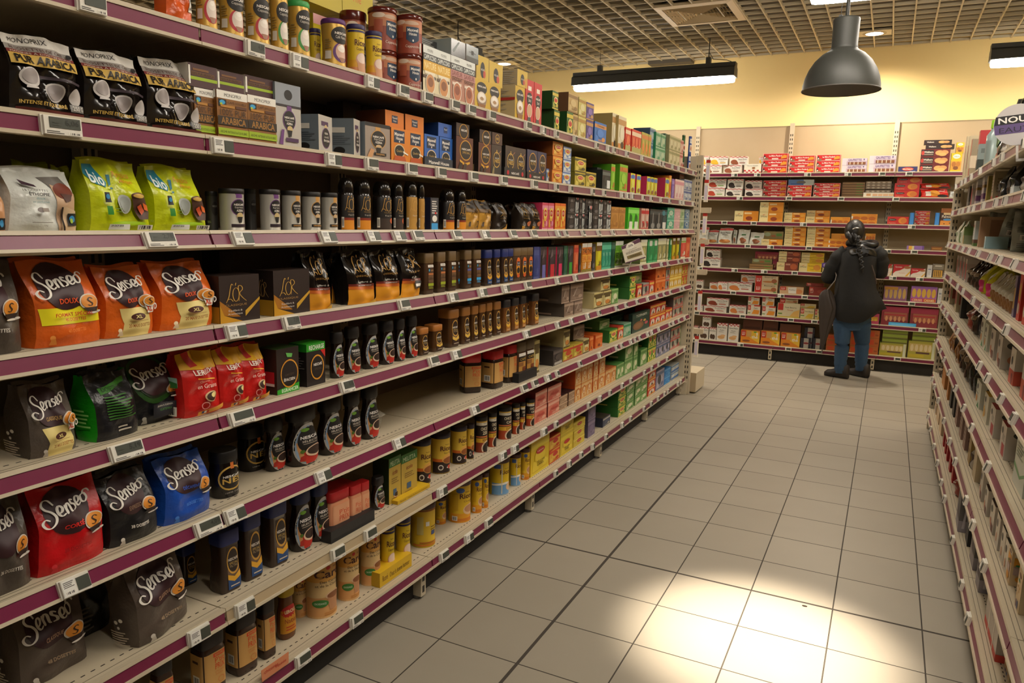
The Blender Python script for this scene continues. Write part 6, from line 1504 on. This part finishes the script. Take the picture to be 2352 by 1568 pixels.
# ---------------------------------------------------------------- electronic price tags clipped on the rails
def tag_proto(kind, digits):
    """A: white case, display above a printed line; B: paper label beside the display"""
    w, h = {'W': (.088, .042), 'A': (.068, .043), 'B': (.072, .043), 'S': (.046, .04), 'P': (.05, .042)}[kind]
    mb = MB(); n = 7
    mb.box(-w / 2, w / 2, -.004, .004, -h / 2, h / 2, 'dcd8cc'); mb.box(-w / 2 + .003, w / 2 - .003, -.011, -.004, -h / 2 + .002, h / 2 - .002, 'd8d4c8')
    body = mb.mesh('case')
    ms = MB(); y = -.0112
    dsp = {'W': (-.34, .42, -.12, .4), 'A': (-.3, .42, -.16, .4), 'B': (.02, .44, -.34, .34), 'S': (-.26, .34, -.2, .36), 'P': (.06, .42, -.34, .34)}[kind]
    ms.box(dsp[0] * w, dsp[1] * w, -.0125, -.011, dsp[2] * h, dsp[3] * h, '3c4036')
    S = lambda u, v, o: ((dsp[0] + (dsp[1] - dsp[0]) * u) * w, -.0126 - o, (dsp[2] + (dsp[3] - dsp[2]) * v) * h)
    if digits: draw(ms, {'f': S}, 'T %s .5 .2 .95 .85 23261e;r .1 .2 .3 .3 3a3e30;r .1 .45 .3 .55 3a3e30' % digits, False)
    disp = ms.mesh('display')
    mp = MB()
    if kind in 'BP':
        mp.box(-.44 * w, -.02 * w, -.012, -.011, -.42 * h, .42 * h, 'e2e0d8')
        draw(mp, {'f': lambda u, v, o: ((-.44 + .42 * u) * w, -.012 - o, (-.42 + .84 * v) * h)}, 'l .1 .5 .9 .92 4 55524c;b .1 .08 .9 .3', False)
    else: draw(mp, {'f': lambda u, v, o: ((u - .5) * w, -.0112 - o, (-.44 + .2 * v) * h)}, 'l .08 .1 .5 .95 2 4a4844;b .62 .1 .94 .8', False)
    return body, disp, mp.mesh('paper_label')
TP = {}
def price_tag(rack, tier, px, kind, digits, label, pos=None):
    if (kind, digits) not in TP: TP[kind, digits] = tag_proto(kind, digits)
    zs, tl = {'coffee': (LZ, TL), 'biscuit': (BZ, [0] * 8), 'opposite': (RZ, [0, .1, .3, .2, .3, .3, .2, .2])}[rack]
    t = tl[tier]; z = zs[tier] - .026 * math.cos(t); out = .0085 + .026 * math.sin(t)
    out += .002
    if rack == 'coffee': X = LX + out - .026 * math.sin(t) * 2; p = pos if pos is not None else line_at(px, (X, 0, z), (0, 1, 0))[1]; loc, rz = (LX + .0045 + .026 * math.sin(t), p, z), PI / 2
    elif rack == 'opposite': p = pos if pos is not None else line_at(px, (RX, 0, z), (0, 1, 0))[1]; loc, rz = (RX - .0045 - .026 * math.sin(t), p, z), -PI / 2
    else: p = pos if pos is not None else line_at(px, (0, BY, z), (1, 0, 0))[0]; loc, rz = (p, BY - .0045, z), 0
    o = link('price_tag', None); o.matrix_world = Matrix.Translation(loc) @ Matrix.Rotation(rz, 4, 'Z') @ Matrix.Rotation(-t, 4, 'X')
    tag(o, label, 'price tag', 'price tags on the %s %s shelf' % (SHELF[tier], rack))
    for nm, me in zip(('case', 'display', 'paper_label'), TP[kind, digits]): link(nm, me, o)
TAGS = {0: '204A 580A4,58 682B 850B 921A4,43 977A 1040A 1078A 1125A 1209A 1244P', 1: '134W6,06 504B 760B 848A 940A 1008A 1083A 1152A 1223A', 2: '356W2,78 545B 743B 847B 907B 950A 1040A 1106B 1170A 1218A',
        3: '533B 660A7,99 920A 1033B 1101B 1155B 1206A', 4: '280W5,19 545W 788A3,58 988A 1040B 1203B', 5: '160B 468W4,09 530B 733B 908B 1083B 1197A 1222A 1252B', 6: '450B 556B 720A 758A 846A 930P 1010B 1062A', 7: '690A 815A 935A 1010A'}
TAGS[6] = '450B 556B 770A 845A 1010B 1150B 1178B 1245B'; TAGS[7] = '690A 813A 1015A 1072B 1118A'
allt = []
for t, s in TAGS.items():
    for w in s.split():
        px = ''.join(c for c in w[:4] if c.isdigit()); r = w[len(px):]
        allt.append(('coffee', t, line_at(float(px), (LX, 0, LZ[t] - .02), (0, 1, 0))[1], r[0], r[1:]))
DIG = ['2,35', '3,10', '1,89', '4,25', '2,79', '3,65']
for t in range(8):
    y = 3.66 + .02 * t
    while y < 6.78:
        k = rnd.choice('SSPSP'); allt.append(('coffee', t, y, k, rnd.choice(DIG) if k == 'S' else '')); y += rnd.choice((.11, .2, .26, .34))
for t in range(8):
    x = -2.05
    while x < .5:
        if not (t == 7 and x > .45): allt.append(('biscuit', t, x, rnd.choice('AB'), ''))
        x += rnd.choice((.26, .34, .42, .55))
    y = 6.5
    while y > 2.7:
        allt.append(('opposite', t, y, rnd.choice('SPP'), '')); y -= rnd.choice((.3, .4, .5, .6))
allt.sort(key=lambda q: (q[0], q[1], q[2] if q[0] != 'opposite' else -q[2]))
c2 = {}
for rack, t, p, k, dg in allt:
    c2[rack, t] = i = c2.get((rack, t), 0) + 1
    price_tag(rack, t, 0, k, dg, '%s price tag, %s %s on the %s %s shelf' % ({'W': 'wide white', 'A': 'white', 'B': 'paper-labelled', 'S': 'small white', 'P': 'small paper-labelled'}[k], ORD[i - 1], FROM[rack], SHELF[t], rack), pos=p)
# ================================================================ the shopper
PY = 8.62
def wp(cx, cy, y=PY):
    """point of the 300 px wide study of the shopper -> world"""
    return on_y(1820 + cx / 3.733, 480 + cy / 3.733, y)
noisy('coat_black', '0b0b0c', '070708', 20, .75, .25); noisy('hood_shine', '17181a', '0f1012', 18, .34, .4)
noisy('denim', '2c4a66', '223a54', 30, .8, .3); noisy('boot_dark', '251d1a', '1a1412', 16, .6); noisy('hair_black', '120e0c', '0a0807', 60, .45, .3)
noisy('skin_tone', '9a6a4c', '8e6046', 12, .55); noisy('umbrella_cloth', '3a302a', '2e2621', 14, .6, .2)
root = link('person', None, loc=(wp(540, 1400).x, PY, 0)); tag(root, 'person with braided hair in black hooded coat and jeans, seen from behind', 'person')
off = Vector(root.location)
def rel(p): return tuple(Vector(p) - off)
# body: one continuous surface grown on a skeleton
V, E_, Rr = [], [], []
def jt(p, r, par=None):
    V.append(rel(p)); Rr.append(r if isinstance(r, tuple) else (r, r))
    if par is not None: E_.append((par, len(V) - 1))
    return len(V) - 1
pel = jt(wp(520, 900), (.08, .07)); wst = jt(wp(525, 700), (.12, .09), pel); chs = jt(wp(545, 480), (.14, .1), wst); nk = jt(wp(550, 320, PY + .01), .06, chs); hd = jt(wp(540, 265, PY + .02), .06, nk)
h1 = jt(wp(536, 215, PY + .02), (.075, .09), hd); jt(wp(533, 160, PY + .02), (.078, .09), h1); jt(wp(533, 128, PY + .02), (.05, .06), len(V) - 1)
nose = jt(wp(524, 215, PY + .125), .013, h1)
HAND = []
for s in (0, 1):
    sh = jt(wp((455, 725)[s], 370), .062, chs)
    el = jt(wp((300, 770)[s], (590, 500)[s], PY + (.06, .04)[s]), .046, sh)
    wr_ = jt(wp((312, 690)[s], (500, 520)[s], PY + (.25, .27)[s]), .03, el)
    pm = jt(wp((318, 660)[s], (478, 505)[s], PY + (.31, .33)[s]), (.038, .018), wr_)
    HAND.append(pm); b = Vector(V[pm]); dr = (b - Vector(V[wr_])).normalized(); sd = Vector((1 if s == 0 else -1, 0, .1)).normalized(); dn = Vector((0, .2, -1))
    for f in range(4):
        a = jt(b + off + sd * (-.027 + .018 * f) + dr * .045, .0085, pm); c = jt(b + off + sd * (-.028 + .018 * f) + dr * (.072 - .004 * abs(f - 1.5)) + dn * .014, .0078, a); jt(b + off + sd * (-.028 + .018 * f) + dr * (.082 - .004 * abs(f - 1.5)) + dn * .034, .0066, c)
    a = jt(b + off + sd * .04 + dr * .012, .0095, pm); jt(b + off + sd * .05 + dr * .04 + dn * .012, .0078, a)
LEG = [((430, 965), (428, 1150), (412, 1370)), ((590, 965), (600, 1140), (590, 1350))]
for s in (0, 1):
    y0 = (PY - .04, PY + .14)[s]
    hp = jt(wp(*LEG[s][0], PY + .02 * s), .068, pel); kn = jt(wp(*LEG[s][1], y0), .045, hp); an = jt(wp(*LEG[s][2], y0), .03, kn)
    p = Vector(V[an]); jt(p + off + Vector((-.02, .01, -.05)), .026, an)
me = bpy.data.meshes.new('body'); me.from_pydata(V, E_, []); body = link('body', me, root); me.materials.append(M('skin_tone'))
md = body.modifiers.new('skin', 'SKIN'); sl = me.skin_vertices[0].data
for i, r in enumerate(Rr): sl[i].radius = r
sl[0].use_root = True
md.use_smooth_shade = True; body.modifiers.new('subdivision', 'SUBSURF').levels = 2; body.modifiers['subdivision'].render_levels = 2
# coat
mb = MB()
rings = [(1000, 452, 596, .08, .0), (955, 372, 690, .15, .0), (915, 350, 742, .17, .0), (850, 342, 800, .185, .0), (770, 352, 762, .18, 0), (690, 366, 726, .165, 0), (600, 378, 716, .155, 0), (500, 392, 726, .15, 0), (420, 405, 748, .145, 0), (375, 418, 752, .125, 0), (345, 440, 735, .1, .01), (322, 474, 690, .085, .02), (300, 492, 640, .075, .02)]
rings = rings[1:]
NS = 40; vs = []
for i, (cy, x0, x1, dp, dy) in enumerate(rings):
    a, b = wp(x0, cy), wp(x1, cy); cx, hw = (a.x + b.x) / 2, (b.x - a.x) / 2; z = (a.z + b.z) / 2
    for k in range(NS):
        t = 2 * PI * k / NS; c, q = math.cos(t), math.sin(t)
        wrk = 1 + .03 * math.sin(5 * t + i) + .025 * math.sin(9 * t - 1.7 * i)
        zz = z + (b.z - a.z) / 2 * c + (.05 * max(0, c) ** 3 if i < 2 else 0) - (0 if i > 1 else .012 * math.sin(3 * t))
        vs.append(rel((cx + hw * math.copysign(abs(c) ** .85, c) * wrk, PY + dy + dp * math.copysign(abs(q) ** .85, q) * wrk, zz)))
fs = [(j * NS + k, j * NS + (k + 1) % NS, (j + 1) * NS + (k + 1) % NS, (j + 1) * NS + k) for j in range(len(rings) - 1) for k in range(NS)]
mb.add(vs, fs, 'coat_black', True); mb.add(vs[:NS], [tuple(range(NS))[::-1]], 'coat_black')
def sleeve(pts, rad):
    q = [Vector(rel(p)) for p in pts]; out, rr = [], []
    for i in range(len(q) - 1):
        for t in (0, .25, .5, .75): out.append(q[i].lerp(q[i + 1], t)); rr.append((rad[i] + (rad[i + 1] - rad[i]) * t) * (1 + .06 * math.sin(7 * (i + t))))
    mb.tube(out + [q[-1]], rr + [rad[-1]], 'coat_black', 16)
sleeve([wp(470, 360), wp(405, 410), wp(345, 500, PY + .02), wp(308, 590, PY + .05), wp(312, 560, PY + .12), wp(316, 512, PY + .24)], [.075, .085, .08, .074, .07, .05])
sleeve([wp(700, 355), wp(742, 395), wp(762, 450, PY + .02), wp(748, 540, PY + .07), wp(700, 530, PY + .16), wp(690, 520, PY + .26)], [.075, .082, .075, .078, .066, .05])
link('coat', mb.mesh('coat'), root)
mb = MB()     # hood lying on the shoulders
a = wp(585, 360, PY - .05)
def hood(u, v):
    t = 2 * PI * u; r = .4 + .6 * v
    x, z = math.cos(t) * .148 * r, math.sin(t) * .085 * r
    return rel((a.x + x + .02, PY - .1 - .075 * (1 - r * r) + .1 * (r ** 3) * (.5 + .5 * math.sin(t)) + .012 * math.sin(4 * t + 6 * v), a.z + .01 + z - .03 * math.cos(t) ** 2 * r + .008 * math.sin(5 * t)))
mb.grid(hood, 36, 10, 'hood_shine'); mb.tube([rel((a.x + .125 * math.cos(t) + .005, PY + .06 + .1 * math.sin(t) - .04, a.z + .075 + .012 * math.sin(2 * t))) for t in [2 * PI * k / 28 for k in range(29)]], .036, 'hood_shine', 10, False)
c = Vector(hood(0, 0)); mb.add([hood(k / 36, 0) for k in range(36)], [tuple(range(36))], 'hood_shine', True)
link('hood', mb.mesh('hood'), root)
mb = MB(); pts_ = []
for i, (cy, x0, x1, dp) in enumerate([(840, 392, 650, .11), (900, 368, 664, .135), (960, 362, 672, .135), (1000, 364, 668, .12), (1035, 390, 645, .08)]):
    a, b = wp(x0, cy, PY + .03), wp(x1, cy, PY + .03); cx, hw, z = (a.x + b.x) / 2, (b.x - a.x) / 2, (a.z + b.z) / 2
    pts_ += [rel((cx + hw * math.cos(2 * PI * k / 28), PY + .03 + dp * math.sin(2 * PI * k / 28), z + (b.z - a.z) / 2 * math.cos(2 * PI * k / 28))) for k in range(28)]
mb.add(pts_, [(j * 28 + k, (j + 1) * 28 + k, (j + 1) * 28 + (k + 1) % 28, j * 28 + (k + 1) % 28) for j in range(4) for k in range(28)] + [tuple(range(112, 140))], 'denim', True)
link('trouser_seat', mb.mesh('trouser_seat'), root)
for s in (0, 1):
    mb = MB(); y0 = (PY - .04, PY + .14)[s]
    q = [wp(LEG[s][0][0] + (6, -2)[s], 900, PY + .03 * s), wp(*LEG[s][0], PY + .02), wp(*LEG[s][1], y0), wp(LEG[s][2][0], LEG[s][2][1] - 70, y0), wp(LEG[s][2][0], LEG[s][2][1] + 32, y0)]
    out, rr = [], []; rad = [.1, .098, .073, .064, .058]
    for i in range(4):
        for t in [k / 6 for k in range(6)]:
            out.append(rel(q[i].lerp(q[i + 1], t))); rr.append((rad[i] + (rad[i + 1] - rad[i]) * t) * (1 + (.07 if i == 3 else .025) * math.sin(16 * (i + t) + 2 * s)))
    mb.tube(out + [rel(q[4])], rr + [.055], 'denim', 20)
    link('trouser_leg', mb.mesh('trouser_leg'), root)
    mb = MB(); an = q[4]; t0 = Vector((an.x + .025, an.y, 0))
    dirv = Vector((-.93, .36, 0)) if s == 0 else Vector((-.8, .6, 0)); nrm = Vector((-dirv.y, dirv.x, 0))
    prof = [(-.06, .025, .05, .1), (-.05, .044, .05, .15), (.0, .052, .05, .165), (.045, .052, .05, .15), (.085, .052, .04, .095), (.13, .053, .036, .078), (.17, .046, .03, .07), (.195, .025, .02, .048)]
    vv = []
    for d, w, _, h in prof:
        for k in range(12):
            t = 2 * PI * k / 12; cc, ss = math.cos(t), math.sin(t)
            vv.append(rel(t0 + dirv * d + nrm * w * cc + Vector((0, 0, max(0, h / 2 + h / 2 * math.copysign(abs(ss) ** .6, ss))))))
    n = len(prof); mb.add(vv, [(j * 12 + k, j * 12 + (k + 1) % 12, (j + 1) * 12 + (k + 1) % 12, (j + 1) * 12 + k) for j in range(n - 1) for k in range(12)] + [tuple(range(12))[::-1], tuple(range((n - 1) * 12, n * 12))], 'boot_dark', True)
    link('boot', mb.mesh('boot'), root)
mb = MB()     # hair cap
hc = wp(533, 192, PY + .02)
mb.grid(lambda u, v: (lambda th, ph: rel((hc.x + .098 * math.sin(th) * math.cos(ph) * (1 + .02 * math.sin(17 * ph)), hc.y - .005 + .115 * math.sin(th) * math.sin(ph) * (.8 if math.sin(ph) > 0 and th > 1.3 else 1), hc.z + .005 + .122 * math.cos(th))))(.02 + v * 2.25, 2 * PI * u), 40, 20, 'hair_black')
for k in range(2): mb.tube([rel((hc.x + (-.06 + .05 * k) + .06 * t, hc.y - .09 - .03 * math.sin(PI * t), hc.z - .02 - .09 * t)) for t in [i / 8 for i in range(9)]], .028, 'hair_black', 8)
link('hair', mb.mesh('hair'), root)
mb = MB(); b0, b1 = wp(560, 250, PY - .13), wp(600, 505, PY - .2)
for k in range(13):
    p = b0.lerp(b1, k / 12); r = .026 - .0012 * k
    mb.tube([rel(p + Vector(((-1) ** k * .012, -.004, .014))), rel(p + Vector(((-1) ** k * .004, -.016, .002))), rel(p + Vector((-(-1) ** k * .012, -.004, -.014)))], [r * .75, r, r * .6], 'hair_black', 10)
mb.tube([rel(b1), rel(b1 + Vector((.008, 0, -.05)))], [.012, .004], 'hair_black', 8); link('braid', mb.mesh('braid'), root)
mb = MB(); p = wp(543, 165, PY - .105); mb.tube([rel(p + Vector((-.025, .012, -.01))), rel(p + Vector((0, -.008, .004))), rel(p + Vector((.03, .008, .002)))], .008, 'b8b4ac:m', 8); link('hair_clip', mb.mesh('hair_clip'), root)
mb = MB(); mb.tube([rel(wp(680, 480, PY - .15)), rel(wp(705, 560, PY - .17)), rel(wp(720, 640, PY - .16))], .007, '3a2c24', 6); link('bag_strap', mb.mesh('bag_strap'), root)
# packet held in the raised hand
q = Vector(V[HAND[0]]) + off
box('held', .1, .05, .02, '5a3c8a', 'r .1 .2 .5 .8 b8a8d8', 'purple packet held up by the shopper', 'packet', 'snack_packet')
place('held', q + Vector((-.035, .075, -.035)), .5, None, 'small purple packet held up by the shopper in black')
# folded umbrella hooked on the forearm
UY = PY - .1
top = wp(318, 672, UY); t = link('umbrella', None, loc=top); tag(t, 'folded dark brown umbrella hanging from the shopper\'s forearm', 'umbrella')
tip = wp(254, 1212, UY) - top
mb = MB(); vs = []; N = 32; UR = [(690, 300, 20), (712, 292, 44), (745, 288, 60), (800, 300, 74), (850, 308, 82), (900, 299, 72), (960, 288, 58), (1050, 274, 40), (1150, 261, 20), (1212, 254, 5)]
for i, (cy, cx, hw) in enumerate(UR):
    p = wp(cx, cy, UY) - top; r = hw * .00111
    for k in range(N):
        a = 2 * PI * k / N; rr = r * (1 + .16 * math.sin(5 * a + 1.2 + i * .12) + .1 * math.sin(9 * a))
        vs.append(p + Vector((rr * math.cos(a), rr * math.sin(a) * .45, 0)))
mb.add(vs, [(j * N + k, (j + 1) * N + k, (j + 1) * N + (k + 1) % N, j * N + (k + 1) % N) for j in range(len(UR) - 1) for k in range(N)], 'umbrella_cloth', True); link('canopy', mb.mesh('canopy'), t)
mb = MB(); mb.tube([tip * .98, tip * 1.05], .006, '6a625a', 8); link('tip', mb.mesh('tip'), t)
mb = MB(); mb.tube([(-.02, 0, -.03), (.02, 0, .03), (.05, 0, .08), (.055, .02, .13), (.04, .07, .16), (.01, .1, .14)], .006, '7a7068', 8); link('handle', mb.mesh('handle'), t)
# ================================================================ signs and loose things
def slab(name, pts, th, base, ops, label, cat, extra=None):
    c = sum((Vector(p) for p in pts), Vector()) / 4; o = link(name, None, loc=c); tag(o, label, cat)
    a, b, d, e = [Vector(p) - c for p in pts]     # lower left, lower right, upper right, upper left
    nrm = (b - a).cross(e - a).normalized()
    mb = MB(); v = [a, b, d, e] + [p - nrm * th for p in (a, b, d, e)]
    mb.add(v, [(0, 1, 2, 3), (7, 6, 5, 4), (0, 4, 5, 1), (1, 5, 6, 2), (2, 6, 7, 3), (3, 7, 4, 0)], base)
    draw(mb, {'f': lambda u, w, q: (a + (b - a) * u) * (1 - w) + (e + (d - e) * u) * w + nrm * q}, ops, False)
    link('card', mb.mesh('card'), o)
    return o
X = LX + .045
tl, tr, br, bl = on_x(1427, 566, X), on_x(1468.6, 547, X), on_x(1483, 592, X), on_x(1437, 605, X)
o = slab('promotion_sign', [bl, br, tr, tl], .003, 'cfc8b4', 'r 0 .82 1 1 4a2442;r 0 0 1 .06 4a2442;e .42 .84 .22 .17 d8d4c4;T -50% .28 .79 .57 .9 2c2624;t SUR_LE_DEUXIÈME .3 .63 .7 .67 5a5248;T LES_THÉS_VERTS_ET_INFUSIONS .12 .53 .9 .58 3a342c;T DES_MARQUES_À_VIGNETTE .12 .46 .9 .51 3a342c;r .14 .2 .88 .38 7a6c40;T TWININGS .24 .24 .78 .34 241f14', 'tilted cream promotion card with purple bars standing among the tall tea boxes', 'sign')
mb = MB(); c = Vector(o.location); p = on_x(1443, 618, LX + .02)
mb.tube([(bl.lerp(br, .25)) - c, p - c], .004, 'd8d4cc', 6); link('clip', mb.mesh('clip'), o)
c = on_x(2337, 286, .385); r = .075
t = link('hanging_disc', None, loc=c, rot=(0, -.1, -.12)); tag(t, 'round white novelty disc with black and purple bands on the opposite rack', 'sign')
mb = MB(); n = 48
for y, fl in ((-.0015, 1), (.0015, 0)):
    mb.add([(r * math.cos(2 * PI * k / n), y, r * math.sin(2 * PI * k / n)) for k in range(n)], [tuple(range(n))], 'b8b4b4')
mb.grid(lambda u, v: (r * math.cos(2 * PI * u), -.0015 + .003 * v, r * math.sin(2 * PI * u)), n, 1, 'b8b4b4')
S = lambda u, v, o: ((u - .5) * 2 * r, -.0015 - o, (v - .5) * 2 * r)
draw(mb, {'f': S}, 'p 1c1a1c .01 .53 .99 .53 .95 .74 .05 .74;p 5a4878 .03 .3 .97 .3 .99 .53 .01 .53;T NOUV .1 .56 .88 .71 e2e0dc;t EAUTÉ .12 .33 .88 .49 2a2434', False)
link('disc', mb.mesh('disc'), t)
mb = MB(); mb.box(-.004, .004, .0, .003, -r - .06, -r + .01, 'c8c4bc'); mb.box(-.004, .03, .0, .003, -r - .06, -r - .05, 'c8c4bc'); link('stem', mb.mesh('stem'), t)
seethrough('clear_plastic', 'c8c0b0', .3)
p = line_at(874, (LX - .1, 0, LZ[5]), (0, 1, 0)); t = link('plastic_box', None, loc=(LX - .16, p.y, LZ[5] - .0025)); tag(t, 'clear ribbed plastic box beside the last dark jar of the half-empty shelf', 'box')
mb = MB(); mb.loft(.1, .075, [(0, .82, .82), (.004, .86, .86), (.055, 1, 1)], 'clear_plastic', 6, 32); link('tub', mb.mesh('tub'), t)
mb = MB(); mb.loft(.12, .09, [(.056, 1, 1), (.06, 1, 1), (.066, .8, .8), (.072, .7, .7)], 'clear_plastic', 6, 32); link('lid', mb.mesh('lid'), t)
o = slab('paper_scrap', [on_x(179, 571, LX + .012), on_x(195, 569, LX + .012), on_x(191, 558, LX + .012), on_x(177, 559, LX + .012)], .001, 'cfc8b8', '', 'torn white paper scrap stuck on the plum rail under the white bag', 'paper')
a = [on_x(x, y, LX + .012) for x, y in ((602, 1566), (663, 1522), (663, 1496), (600, 1540))]
slab('shelf_sticker', a, .001, 'd0845c', 't chicorée .1 .5 .6 .8 b8281c;t liquide .5 .3 .9 .6 b8281c', 'orange paper strip with red writing on the bottom rail', 'sticker')
for x, y in ((1848, 1392), (1432, 1083), (2262, 1465)):
    p = on_z(x, y, 0); mb = MB(); mb.loft(.022, .008, [(0, .8, .8), (.003, 1, 1), (.005, .5, .5)], '3a3026' if x != 2262 else 'c8bca8', 2, 10)
    tag(link('dirt_fleck', mb.mesh('dirt_fleck'), None, p, (0, 0, rnd.random())), {1848: 'dark fleck on the floor below the bright patch edge', 1432: 'brown crumb on the floor by the yellow tea boxes', 2262: 'pale paper fleck on the floor beside the opposite rack'}[x], 'dirt')
